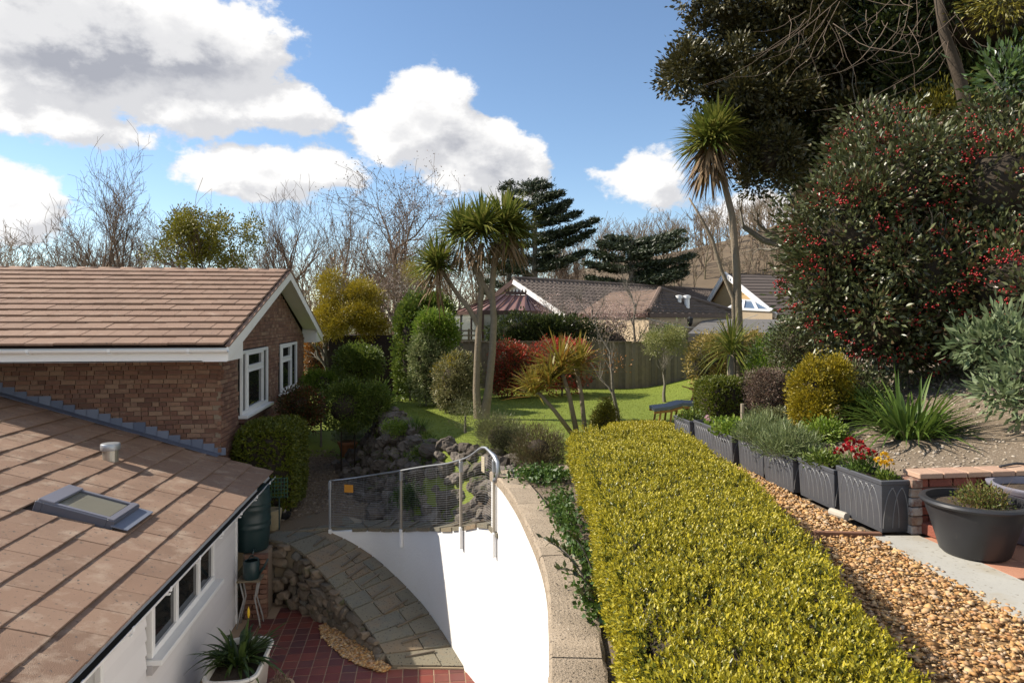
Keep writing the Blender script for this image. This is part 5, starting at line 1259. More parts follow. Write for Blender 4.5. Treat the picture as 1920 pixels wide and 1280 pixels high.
# ------------------------------------------------------------------ cordyline palms
def palms():
    b = W(902, 787, 16.3); b.z = LAWN - .05; D = 16.3
    def q(px, py, d=D): return W(px, py, d)
    palm('cordyline_palm', 'twin trunked cordyline palm with shaggy heads in the middle of the lawn', b,
         [([q(898, 790), q(893, 730), q(895, 660), q(899, 590), q(903, 540), q(890, 500), q(872, 462)], [.13, .085, .075, .07, .066, .06, .05]),
          ([q(907, 790), q(916, 730), q(923, 660), q(926, 600), q(922, 545), q(926, 500), q(932, 455)], [.14, .095, .088, .08, .075, .07, .06]),
          ([q(921, 560), q(905, 530), q(895, 500), q(905, 455)], [.07, .06, .055, .05]), ([q(897, 610), q(880, 580), q(858, 552), q(838, 522), q(822, 500)], [.065, .06, .055, .05, .045])],
         [(q(868, 440), 230, .80, 60), (q(905, 430, 16.0), 230, .80, 50), (q(945, 425), 280, .86, 70), (q(962, 440, 16.6), 160, .75, 30), (q(820, 500), 200, .78, 40)])
    b = W(1387, 690, 13.4); b.z = slope_h(b) - .05; D = 13.4
    palm('cordyline_palm', 'tall single cordyline palm with one drooping head rising against the sky', b,
         [([Vector((*W(1388, 700, D)[:2], b.z)), q(1384, 600, D), q(1381, 500, D), q(1372, 400, D), q(1358, 345, D), q(1343, 290, D)], [.11, .085, .075, .066, .056, .045]), ([q(1362, 352, D), q(1352, 300, D), q(1345, 262, D)], [.045, .04, .035])],
         [(q(1330, 268, D), 280, .70, 190), (q(1345, 250, D), 190, .66, 60)])
    # dead leaning stem beside it
    r = thing('dead_stem', 'bare dead stem leaning left beside the tall palm', 'dead tree', b - Vector((.3, 0, 0)))
    MB().tube([Vector((*q(1386, 700, D)[:2], b.z)), q(1375, 560, D), q(1352, 505, D), q(1336, 450, D), q(1318, 415, D), q(1292, 371, D)], [.055, .045, .04, .036, .03, .016], 8).build('stem', palm_bark, r, True)
    # spiky green head low by the tall palm
    c = W(1372, 655, 13.0); rng = np.random.default_rng(9); r = thing('spiky_cordyline', 'green spiky cordyline head low beside the tall palm trunk', 'cordyline', (c.x, c.y, slope_h(c)))
    MB().tube([(c.x, c.y, slope_h(c) - .1), (c.x, c.y, c.z - .1)], .09, 8).build('trunk', palm_bark, r, True)
    V, F = palm_head(rng, c, 230, .74, .03, up=(-.6, 1.0), droop=(.1, .45)); link('leaf_rosette', np_mesh('leaf_rosette', V, F), lf_sword, r)
    # bronze cordyline
    b = W(1085, 800, 13.4); b.z = LAWN - .05; r = thing('bronze_cordyline', 'bronze yellow spiky cordyline on several slanting stems', 'cordyline', b); rng = np.random.default_rng(11)
    for pts, rs in (([b, q(1068, 745, 13.4), q(1052, 690, 13.4)], [.06, .045, .04]), ([b, q(1040, 770, 13.2), q(1005, 730, 13.2)], [.05, .04, .03]), ([b + Vector((.15, 0, 0)), q(1090, 740, 13.6), q(1080, 690, 13.6)], [.05, .045, .04])):
        MB().tube(pts, rs, 8).build('stem', palm_bark, r, True)
    for (cc, n, L) in ((q(1050, 690, 13.4), 150, .74), (q(1000, 735, 13.2), 110, .58), (q(1085, 685, 13.7), 110, .64), (q(1030, 715, 13.1), 90, .55)):
        V, F = palm_head(rng, cc, n, L, .05, up=(-.3, 1.0), droop=(.0, .3)); link('leaf_rosette', np_mesh('leaf_rosette', V, F), lf_bronze, r)
palms()
def clump(name, label, c, n, L, Wd, m, r=.15, up=(.3, 1.0), droop=(.2, .6), cat='plant', seed=1):
    rng = np.random.default_rng(seed); root = thing(name, label, cat, c); z = rng.uniform(up[0], up[1], n); a = rng.uniform(0, 6.28, n); rr = np.sqrt(1 - z * z)
    D = np.stack([rr * np.cos(a), rr * np.sin(a), z], 1); P = np.array(c) + np.stack([np.cos(a) * r * rng.uniform(0, 1, n), np.sin(a) * r * rng.uniform(0, 1, n), np.zeros(n)], 1)
    V, F = straps(P, D, L * rng.uniform(.6, 1.1, n), Wd, rng.uniform(droop[0], droop[1], n), 5); link('leaves', np_mesh('leaves', V, F), m, root); return root
c = W(1705, 815, 7.6); c.z = slope_h(c) - .02
clump('agapanthus', 'large clump of dark green strap leaves on the soil bank', c, 230, 1.0, .034, lf_strap, .22, (.45, 1.0), (.1, .6), seed=3)
c = W(781, 812, 14.2); c.z = slope_h(c) - .02
clump('daffodil_clump', 'clump of upright narrow leaves at the top of the rock garden', c, 110, .55, .018, lf_strap, .14, (.6, 1.0), (.05, .3), seed=4)
c = W(1470, 690, 12.0); clump('iris_clump', 'bright green strap leaved plants arching above the brown bush', (c.x, c.y, c.z - .1), 60, .55, .04, lf_bright, .35, (.3, 1.0), (.3, .8), seed=5)
c = W(1415, 730, 11.3); clump('iris_clump', 'bright green strap leaves between the box bush and brown bush', (c.x, c.y, c.z - .05), 40, .42, .035, lf_bright, .2, (.3, 1.0), (.3, .8), seed=6)

# ------------------------------------------------------------------ small trees in the garden
def leafy_tree(name, label, base, height, r0, crownb, m, L, Wd, clumps, per, cr, kids=(6, 4, 3), seed=1, lean=(0, 0), up=.3, spread=.8, start=.4, cat='tree', shell=(.35, 1.0), k=4, ratio=.55, barkm=None):
    rng = np.random.default_rng(seed); root = thing(name, label, cat, base)
    P, R = branches(rng, base, height, r0, kids, lean, up, spread, start, ratio=ratio); V, F = tubes_np(P, R, k); link('trunk', np_mesh('trunk', V, F, True), barkm or bark, root)
    if clumps:
        V, F = crown(rng, lobes(rng, crownb, 9, .25, .45, (.3, .95)), clumps, per, cr, L, Wd, zmin=-.9, shell=shell); link('crown', np_mesh('crown', V, F), m, root)
    return root
def ground_at(px, py, d): p = W(px, py, d); p.z = slope_h(p) - .05; return p
leafy_tree('olive_tree', 'small pale olive standard tree in front of the fence', ground_at(1246, 748, 19.2), 1.1, .055, [B(1192, 1288, 600, 668, 19.2)], lf_olive, .06, .017, 500, 12, .07, (5, 4, 3), 31, start=.6)
leafy_tree('mimosa_tree', 'yellow green feathery tree beside the house gable', ground_at(612, 690, 22.5), 2.2, .13, [B(588, 690, 512, 600, 22.5), B(600, 728, 560, 650, 22), B(640, 722, 520, 645, 22.3), B(588, 660, 575, 652, 22.2), B(660, 735, 560, 640, 22.6)], lf_yellow, .10, .024, 2600, 15, .10, (6, 5, 4), 32)
leafy_tree('brown_shrub_tree', 'brown budding shrub behind the yellow feathery tree', ground_at(745, 650, 25), 2.6, .1, [B(690, 800, 500, 590, 25.5)], lf_brown, .06, .03, 420, 10, .16, (8, 6, 5, 3), 33)
leafy_tree('golden_shrub_tree', 'golden shrub top showing behind the ivy column', ground_at(800, 650, 27), 2.6, .1, [B(742, 800, 488, 540, 27.5)], lf_yellow, .09, .02, 260, 10, .14, (6, 5, 4), 34)
leafy_tree('young_fruit_tree', 'slender bare young tree on the lawn right of the bronze cordyline', ground_at(1160, 790, 14.5), 1.7, .05, [B(1120, 1185, 660, 700, 14.5)], lf_beech, .05, .03, 26, 6, .08, (5, 4, 3), 35, (-.25, 0), barkm=bark)
lf_blossom = leafmat('blossom_pink', [(.45, .30, .27), (.55, .42, .36), (.35, .20, .17)])
for i, (px, h, w, lb) in enumerate(((1110, 2.9, 95, 'bare fruit tree with pale blossom in front of the bungalow roof'), (1190, 3.0, 90, 'bare fruit tree with pink buds in front of the hipped wing'), (1040, 2.5, 70, 'small bare blossom tree above the laurel hedge'))):
    leafy_tree('fruit_tree', lb, ground_at(px, 690, 25.2 + i), h, .07, [B(px - w * .7, px + w * .7, 545, 640, 25.2 + i)], lf_blossom, .045, .036, 300, 5, .12, (9, 6, 5, 3), 40 + i, spread=.95, up=.12, start=.25)

# ------------------------------------------------------------------ background trees
def bare_tree(name, label, px, top, d, r0, kids, seed, m=None, stems=1, spread=.6, up=.4, ratio=.52, ground=1.9, start=.25, leaf=None, group='bare trees behind the houses'):
    rng = np.random.default_rng(seed); b = W(px, 600, d); b.z = ground; H = (W(px, top, d).z - ground); root = thing(name, label, 'tree', b, group); T = []
    for s in range(stems):
        bb = np.array(b) + (rng.normal(size=3) * [.5, .5, 0] if stems > 1 else 0); P, R = branches(rng, bb, H * .60 * rng.uniform(.85, 1.05), r0, kids, rng.normal(size=2) * H * .09, up, spread, start, ratio=ratio, wig=.08); R = np.maximum(R, .009); T.append(tubes_np(P[:, ::2], R[:, ::2], 3))
    V, F = join(*T); link('trunk', np_mesh('trunk', V, F, True), m or twig, root)
    if leaf:
        e = P[-int(len(P) * .7):, -1]; n = leaf[1]; q = e[rng.integers(0, len(e), n)] + rng.normal(size=(n, 3)) * .18; V, F = leaf_tris(q, rng.normal(size=(n, 3)), leaf[2] * rng.uniform(.6, 1.2, n), leaf[2] * .6, rng); link('crown', np_mesh('crown', V, F), leaf[0], root)
    return root
bare_tree('bare_tree', 'low gnarled bare tree at far left above the roof ridge', 62, 420, 40, .16, (7, 6, 5, 3), 51, spread=1.0, up=.15)
bare_tree('bare_tree', 'tall bare tree with forking stems left of the yellow green tree', 185, 290, 42, .17, (7, 6, 5, 3), 52, stems=2, spread=.75, up=.25)
bare_tree('bare_tree', 'slim bare tree against blue sky next to the forked one', 252, 320, 44, .14, (8, 6, 5, 3), 53, spread=.7, up=.3, stems=2)
bare_tree('bare_tree', 'leaning dark bare tree low at left above the ridge', 130, 390, 39, .16, (7, 6, 5, 3), 54, spread=.9, up=.2)
bare_tree('bare_tree', 'bare treetop showing over the yellow green tree', 385, 335, 52, .2, (8, 6, 5, 3), 55, spread=.85, up=.2, stems=2)
bare_tree('bare_tree', 'fan shaped bare tree right of the yellow green tree', 540, 340, 44, .18, (9, 6, 5, 3), 56, stems=2, spread=.7, up=.28)
bare_tree('bare_tree', 'thin pale bare tree between two fuller bare trees', 628, 350, 48, .13, (8, 6, 4, 3), 57, stems=1, spread=.6, up=.35)
bare_tree('bare_tree', 'broad bare tree with tiny brown leaves behind the palms', 742, 300, 41, .26, (11, 8, 6, 3), 58, stems=1, spread=1.0, up=.12, ratio=.62, leaf=(lf_brown, 4500, .11))
bare_tree('bare_tree', 'brushy pollarded bare tree just right of the house ridge', 602, 425, 30, .2, (12, 8, 5, 2), 59, spread=.9, up=.25, ratio=.45)
bare_tree('bare_tree', 'reddish bare trees behind the far bungalow roof', 1085, 470, 52, .14, (8, 6, 5, 3), 60, stems=3, spread=.5, up=.5)
def spring_tree():
    rng = np.random.default_rng(61); b = W(380, 600, 38); b.z = 1.9; root = thing('spring_tree', 'rounded tree with yellow green spring leaves above the roof ridge', 'tree', b); H = 5.2
    P, R = branches(rng, b, H, .2, (9, 6, 5), (0, 0), .3, .8, .3); V, F = tubes_np(P, np.maximum(R, .015), 4); link('trunk', np_mesh('trunk', V, F, True), twig, root)
    V, F = crown(rng, lobes(rng, [B(268, 400, 392, 520, 38), B(340, 470, 385, 520, 38.5), B(400, 496, 420, 530, 38), B(300, 440, 400, 470, 37)], 11, .2, .4, (.4, 1.0)), 900, 14, .17, .15, .085, zmin=-.9, shell=(.3, 1.05)); link('crown', np_mesh('crown', V, F), lf_ygreen, root)
spring_tree()
def cypress(name, label, d, px, base, top, limbs, seed):
    """wind-shaped cypress: rising limbs carrying flat plates of foliage. limbs: (height fraction, reach px, rise px)"""
    rng = np.random.default_rng(seed); b = W(px, 600, d); b.z = 1.9; root = thing(name, label, 'conifer', b); tp = W(px + 5, top, d); s = d / 1280
    T = [tubes_np(np.array([[np.array(b) + (np.array(tp) - np.array(b)) * t for t in np.linspace(0, 1, 5)]]), np.array([np.linspace(.35, .06, 5)]), 6)]; LV = []
    for (py, reach, rise, dep) in limbs:
        p0 = np.array(W(px + rng.uniform(-3, 3), py, d)); p1 = np.array(W(px + reach, py - rise, d + dep)); t = np.linspace(0, 1, 5)[:, None]; pts = p0 + (p1 - p0) * t + np.array([0, 0, -1]) * (t * (1 - t)) * abs(reach) * s * .25
        T.append(tubes_np(pts[None], np.linspace(.12, .03, 5)[None], 4)); n = int(140 + abs(reach) * 22)
        u = rng.uniform(.12, 1.05, n) ** .8; c = p0 + (p1 - p0) * u[:, None] + np.array([0, 0, -1]) * (u * (1 - u) * abs(reach) * s * .25)[:, None]
        wd = (.2 + .5 * np.sin(np.minimum(u, 1) * 3.0))[:, None]; c = c + rng.normal(size=(n, 3)) * np.array([.5, .8, .11]) * wd; dr = (p1 - p0) / np.linalg.norm(p1 - p0)
        LV.append(leaf_tris(c, dr * .8 + rng.normal(size=(n, 3)) * .5 + [0, 0, .25], rng.uniform(.16, .34, n), rng.uniform(.05, .09, n), rng, .15))
    V, F = join(*T); link('trunk', np_mesh('trunk', V, F, True), bark, root); V, F = join(*LV); link('crown', np_mesh('crown', V, F), lf_conifer, root)
rr = random.Random(7)
L1 = [(py, rx, abs(rx) * rr.uniform(.22, .42), rr.uniform(-1.5, 1.5)) for py, rx in ((500, 95), (485, -70), (470, 105), (462, -60), (450, 70), (440, 112), (430, -50), (420, 80), (412, 55), (400, 62), (392, -40), (380, 48), (372, 30), (365, -25), (355, 25), (510, 60), (515, -80), (480, 40), (445, -35), (345, 12), (425, 30), (495, 30), (350, -12), (458, 25), (405, 20), (385, 15))]
cypress('cypress', 'dark windswept cypress with level plates of foliage right of the palm', 45, 1000, 600, 335, L1, 71)
L2 = [(py, rx, abs(rx) * rr.uniform(.12, .32), rr.uniform(-1.5, 1.5)) for py, rx in ((520, 100), (505, -75), (495, 112), (490, -60), (480, 95), (470, 70), (468, -50), (460, 40), (455, 90), (450, -35), (515, 60), (510, -40), (500, 40), (485, 30), (525, 80), (530, -70), (475, 20), (462, -15), (530, 40), (535, 100))]
cypress('cypress', 'broad dark cypress spreading above the bungalow ridge', 42, 1180, 600, 445, L2, 72)
L3 = [(py, rx, abs(rx) * rr.uniform(.2, .4), rr.uniform(-1.5, 1.5)) for py, rx in ((540, -40), (530, 45), (515, -35), (505, 40), (490, 28), (480, -26), (465, 22), (450, -18), (440, 15), (425, 12), (410, -10), (395, 9), (380, 8), (365, 8), (355, -6), (345, 5), (550, 40), (555, -45), (500, -15), (470, 10))]
cypress('cypress', 'slim dark conifer rising behind the shaggy palm heads', 50, 952, 600, 338, L3, 73)
# the wooded hill
def far_wood():
    rng = np.random.default_rng(81); m = MB(); prof = [(1020, 505), (1080, 475), (1150, 458), (1230, 450), (1290, 440), (1360, 425), (1420, 410), (1480, 390), (1560, 370), (1700, 350), (1900, 330), (2150, 330)]
    n = len(prof); vs = []
    for (px, py) in prof:
        for d, f in ((75, 0), (95, .55), (120, .9), (150, 1.0), (220, .8)):
            p = W(px, 600, d); ph = W(px, py + 40, 150).z; vs.append((p.x, p.y, 1.7 + (ph - 1.7) * f))
    m.add(vs, [(i * 5 + j, (i + 1) * 5 + j, (i + 1) * 5 + j + 1, i * 5 + j + 1) for i in range(n - 1) for j in range(4)]); setting(m.build('hill', mat('leaf_litter', [(.10, .075, .05), (.16, .12, .08)], 1, rnd=False, nscale=.4), smooth=True))
    T = []
    for k in range(175):
        f = rng.uniform(0, 1); i = f * (n - 2); a = int(i); px = prof[a][0] + (prof[a + 1][0] - prof[a][0]) * (i - a); py = prof[a][1] + (prof[a + 1][1] - prof[a][1]) * (i - a); d = rng.uniform(82, 150); ff = np.interp(d, [75, 95, 120, 150], [0, .55, .9, 1]); p = W(px, 600, d); z = 1.7 + (W(px, py + 40, 150).z - 1.7) * ff
        P, R = branches(rng, (p.x, p.y, z - .3), rng.uniform(3.6, 5.5), .15, (6, 4, 3), rng.normal(size=2) * .4, .35, .8, .2); T.append(tubes_np(P[:, ::2], np.maximum(R[:, ::2], .026), 3))
    V, F = join(*T); setting(link('far_wood', np_mesh('far_wood', V, F), mat('far_twigs', [(.19, .14, .105), (.26, .195, .14), (.22, .19, .12)], 1)), 'stuff')  # twig tones lightened to stand in for distance haze
far_wood()
def far_hedgerow():
    rng = np.random.default_rng(83); T = []
    for k in range(95):
        px = rng.uniform(-120, 1010); d = rng.uniform(58, 85); p = W(px, 600, d); top = rng.uniform(425, 490); H = W(px, top, d).z - 1.9
        P, R_ = branches(rng, (p.x, p.y, 1.8), H * .62, .16, (7, 4, 3), rng.normal(size=2) * .5, .3, .8, .08); T.append(tubes_np(P[:, ::2], np.maximum(R_[:, ::2], .022), 3))
    V, F = join(*T); setting(link('far_hedgerow', np_mesh('far_hedgerow', V, F), MATS['far_twigs']), 'stuff')
far_hedgerow()
shrub('fence_bush', 'brown green bush showing over the fence below the hipped wing', 'bush', [B(1110, 1200, 596, 690, 25.5)], lf_brown, .06, .03, 520, 10, .08)
shrub('fence_bush', 'dark green bush behind the fence right of the olive tree', 'bush', [B(1205, 1300, 604, 690, 24.8)], lf_mid, .06, .03, 420, 10, .07)

# ------------------------------------------------------------------ the big trees on the right-hand bank
def right_trees():
    rng = np.random.default_rng(91)
    b = W(1560, 640, 15.5); b.z = slope_h(b) - .1; root = thing('holm_oak', 'large dark evergreen oak overhanging the top right of the garden', 'tree', b)
    bl = [B(1250, 1420, -60, 130, 14.5, depth=1.0), B(1240, 1400, 40, 215, 14.2), B(1330, 1520, 60, 300, 14.0), B(1400, 1640, -120, 210, 14), B(1380, 1500, 200, 380, 13.6), B(1430, 1700, -60, 330, 14.5), B(1340, 1460, 150, 330, 14.3)]
    P, R = branches(rng, b, 4.6, .32, (7, 5, 4), (-.8, 0), .25, .85, .35); V, F = tubes_np(P, R, 5); link('trunk', np_mesh('trunk', V, F, True), bark, root)
    V, F = crown(rng, lobes(rng, bl, 13, .2, .42), 4600, 17, .10, .11, .055, zmin=-.95, shell=(.4, 1.05)); link('crown', np_mesh('crown', V, F), lf_oak, root); V, F = lump_core(rng, bl[1:], .36); link('dark_core', np_mesh('dark_core', V, F, True), core_m, root)['kind'] = 'stuff'
    b = W(1835, 640, 12.5); b.z = slope_h(b) - .1; root = thing('dark_tree', 'tall dark evergreen with bare leaning trunk at the top right corner', 'tree', b)
    MB().tube([b, W(1840, 420, 12.3), W(1825, 270, 12), W(1800, 150, 11.8), W(1770, 60, 11.8), W(1750, -60, 11.8)], [.17, .14, .12, .10, .08, .06], 8).build('trunk', mat('dark_bark', [(.05, .038, .028), (.09, .068, .048)], .95, rnd=False, nscale=9, bump=1.0, bscale=20), root, True)
    V, F = crown(rng, lobes(rng, [B(1620, 1960, -200, 160, 13.2), B(1600, 1800, 60, 280, 13.8), B(1740, 2000, 60, 330, 13.8), B(1560, 1760, -100, 120, 13.4), B(1440, 1640, 130, 420, 15), B(1600, 1840, 150, 420, 15)], 12, .25, .5), 5200, 13, .17, .13, .06, zmin=-.95, shell=(.3, 1.03)); link('crown', np_mesh('crown', V, F), lf_dark, root); V, F = lump_core(rng, [B(1640, 1960, -160, 130, 13.4), B(1620, 1790, 80, 250, 14), B(1760, 2000, 80, 300, 14), B(1480, 1660, 150, 420, 15.6), B(1600, 1900, 150, 420, 15.6)], .85); link('dark_core', np_mesh('dark_core', V, F, True), core_m, root)['kind'] = 'stuff'
    V, F = crown(rng, [B(1800, 1960, -60, 40, 11), B(1700, 1830, 160, 250, 12.6)], 260, 14, .12, .10, .03, zmin=-.9, shell=(.3, 1.0)); link('golden_sprays', np_mesh('golden_sprays', V, F), lf_goldconifer, root)
    # laurel branch with big glossy leaves
    root = thing('laurel_branch', 'glossy large leaved laurel branches at the upper right edge', 'shrub', W(1905, 300, 9.5))
    V, F = crown(rng, [B(1820, 1945, 85, 205, 9.5)], 60, 7, .12, .15, .055, zmin=-.9, shell=(.2, 1.0)); link('foliage', np_mesh('foliage', V, F), leafmat('leaf_laurel', [(.04, .075, .02), (.07, .12, .03), (.12, .17, .05)], spec=.6, rough=.28), root)
    MB().tube([W(1935, 330, 9.6), W(1900, 200, 9.5), W(1850, 130, 9.4)], [.03, .022, .01], 6).build('stem', bark, root, True)
    # hanging bare climber stems
    root = thing('climber_stems', 'tangle of bare hanging climber stems below the evergreen crown', 'climber', W(1620, 120, 11.5)); pl = []
    for i in range(48):
        px = rng.uniform(1480, 1800); py = rng.uniform(-40, 90); d = rng.uniform(10.8, 12.2); p = np.array(W(px, py, d)); dr = np.array([rng.normal() * .5, rng.normal() * .3, -1.0]); ln = rng.uniform(.5, 2.0); t = np.linspace(0, 1, 7)[:, None]
        pts = p + dr * ln * t + np.array([rng.normal() * .6, rng.normal() * .3, .35]) * ln * t**2 + np.cumsum(rng.normal(size=(7, 3)) * .035, 0); pl.append(pts)
    V, F = tubes_np(np.array(pl), np.tile(np.linspace(.0065, .002, 7), (len(pl), 1)), 4); link('stems', np_mesh('stems', V, F, True), mat('pale_stem', [(.13, .095, .07), (.20, .15, .11)], .9), root)
    # the big berried cotoneaster
    b = W(1690, 720, 9.6); b.z = slope_h(b) - .1; root = thing('cotoneaster', 'huge cotoneaster shrub covered with clusters of red berries', 'shrub', b)
    bl = [B(1490, 1700, 330, 560, 9.6), B(1470, 1640, 430, 640, 9.8), B(1560, 1800, 250, 470, 9.7), B(1640, 1860, 400, 640, 9.2), B(1760, 1990, 240, 480, 9.0), B(1790, 2000, 430, 640, 8.6), B(1530, 1740, 520, 690, 9.6), B(1690, 1900, 300, 560, 9.6), B(1600, 1800, 560, 720, 9.8), B(1780, 1960, 560, 700, 9.3), B(1570, 1760, 205, 380, 10.2), B(1740, 2000, 200, 380, 9.8)]
    P, R = branches(rng, b, 2.2, .12, (8, 6, 5), (0, 0), .3, .9, .2); V, F = tubes_np(P, R, 4); link('trunk', np_mesh('trunk', V, F, True), bark, root)
    V, F = crown(rng, bl + lobes(rng, bl, 5, .25, .42, (.7, 1.0)), 5200, 12, .10, .10, .046, zmin=-.95, shell=(.6, 1.06)); link('foliage', np_mesh('foliage', V, F), lf_coto, root)
    V, F = lump_core(rng, bl, .62); link('dark_core', np_mesh('dark_core', V, F, True), core_m, root)['kind'] = 'stuff'
    # berries: small clusters facing outwards
    ico = np.array([(1, 0, 0), (0, 1, 0), (-1, 0, 0), (0, -1, 0), (0, 0, 1), (0, 0, -1)]); tri = np.array([(0, 1, 4), (1, 2, 4), (2, 3, 4), (3, 0, 4), (1, 0, 5), (2, 1, 5), (3, 2, 5), (0, 3, 5)])
    cc = []
    for (c, r) in bl:
        for _ in range(64):
            dd = sphere_dirs(rng, 1, -.7)[0]
            if dd @ np.array([-SN * .6 - .3, -CN, .1]) < -.25: continue
            c0 = np.array(c) + dd * np.array(r) * rng.uniform(.93, 1.06)
            for _k in range(rng.integers(7, 16)): cc.append(c0 + rng.normal(size=3) * [.055, .055, .03])
    cc = np.array(cc); V = (ico[None] * .0155 * rng.uniform(.8, 1.2, (len(cc), 1, 1)) + cc[:, None]).reshape(-1, 3); F = ((np.arange(len(cc)) * 6)[:, None, None] + tri[None]).reshape(-1, 3)
    o = link('berry_clusters', np_mesh('berry_clusters', V, F, True), berry, root); o['kind'] = 'stuff'
right_trees()
def grass():
    rng = np.random.default_rng(95); P = []
    while len(P) < 25000:
        d = rng.uniform(10.5, 24); px = rng.uniform(600, 1340); p = W(px, 700, d)
        if p.x < bank_foot(p.y)[0] + .35 or (p.y < 11.0 and p.x > .6) or p.x > 5.0 + (p.y - 9.8) * .5 or (p.x > 3.3 and p.y < 10): continue
        if in_poly((p.x, p.y), pit): continue
        P.append((p.x, p.y, ground_h(p.x, p.y) - .005))
    P = np.array(P); n = len(P); D = rng.normal(size=(n, 3)) * .35 + [0, 0, 1]; V, F = leaf_tris(P, D, rng.uniform(.02, .05, n), .010, rng, .1)
    setting(link('grass', np_mesh('grass', V, F), blade_m), 'stuff')
grass()
# ------------------------------------------------------------------ rock garden
def rockery():
    rg = random.Random(17); root = thing('rockery', 'bank of rough weathered rocks between the shingle path and the lawn', 'rock garden', (-.6, 13, PATH))
    kinds = [stone_piece(rg, 1, 1, 1, .34, 3) for _ in range(9)]
    for k in kinds: k.materials.append(rock_m)
    pts = []
    for _ in range(4000):
        if len(pts) >= 275: break
        if rg.random() < .62:
            y = rg.uniform(12.6, 17.2); f = bank_foot(y)[0]; x = f + rg.uniform(-.08, 1.12)
        else:
            t = rg.uniform(.12, 1.2); p = np.array(wall_in(t)) + wall_n(t) * rg.uniform(.62, 1.7); x, y = p
            if y < 9.3: continue
        s = rg.choice((.07, .09, .11, .13, .16, .19))
        if any((x - a) ** 2 + (y - b) ** 2 < (.62 * (s + c)) ** 2 for a, b, c in pts): continue
        pts.append((x, y, s))
    for x, y, s in pts:
        o = link('rock', rg.choice(kinds), None, root, (x, y, ground_h(x, y) + s * .25)); o.scale = (s * rg.uniform(.9, 1.4), s * rg.uniform(.9, 1.3), s * rg.uniform(.7, 1.1)); o.rotation_euler = (rg.uniform(-.5, .5), rg.uniform(-.5, .5), rg.uniform(0, 6.3))
    rng = np.random.default_rng(18); P = []
    for _ in range(7000):
        y = rng.uniform(12.6, 17.4); x = bank_foot(y)[0] + rng.uniform(.05, 1.3)
        P.append((x, y, ground_h(x, y) + rng.uniform(0, .05)))
    P = np.array(P); n = len(P); keep = wob(P, 4.0, 3) > .05; P = P[keep]; n = len(P); V, F = leaf_tris(P, rng.normal(size=(n, 3)) * .5 + [0, 0, .8], rng.uniform(.03, .08, n), .025, rng, .1)
    o = link('moss_tufts', np_mesh('moss_tufts', V, F), lf_mid, root); o['kind'] = 'stuff'
rockery()
shrub('rock_plant', 'low green cushion plant among the rocks near the lawn edge', 'plant', [(tuple(W(800, 850, 12.9)), (.28, .25, .12))], lf_mid, .035, .018, 260, 9, .04, stem=False, core=False)
shrub('rock_plant', 'mossy green cushion at the left of the rock garden', 'plant', [(tuple(W(742, 800, 14.2)), (.3, .3, .14))], lf_bright, .035, .018, 260, 9, .04, stem=False, core=False)
shrub('rock_plant', 'trailing green plant low in the rocks behind the wire mesh', 'plant', [(tuple(W(765, 930, 12.0)), (.25, .2, .14))], lf_ivy, .04, .024, 220, 9, .05, stem=False, core=False)
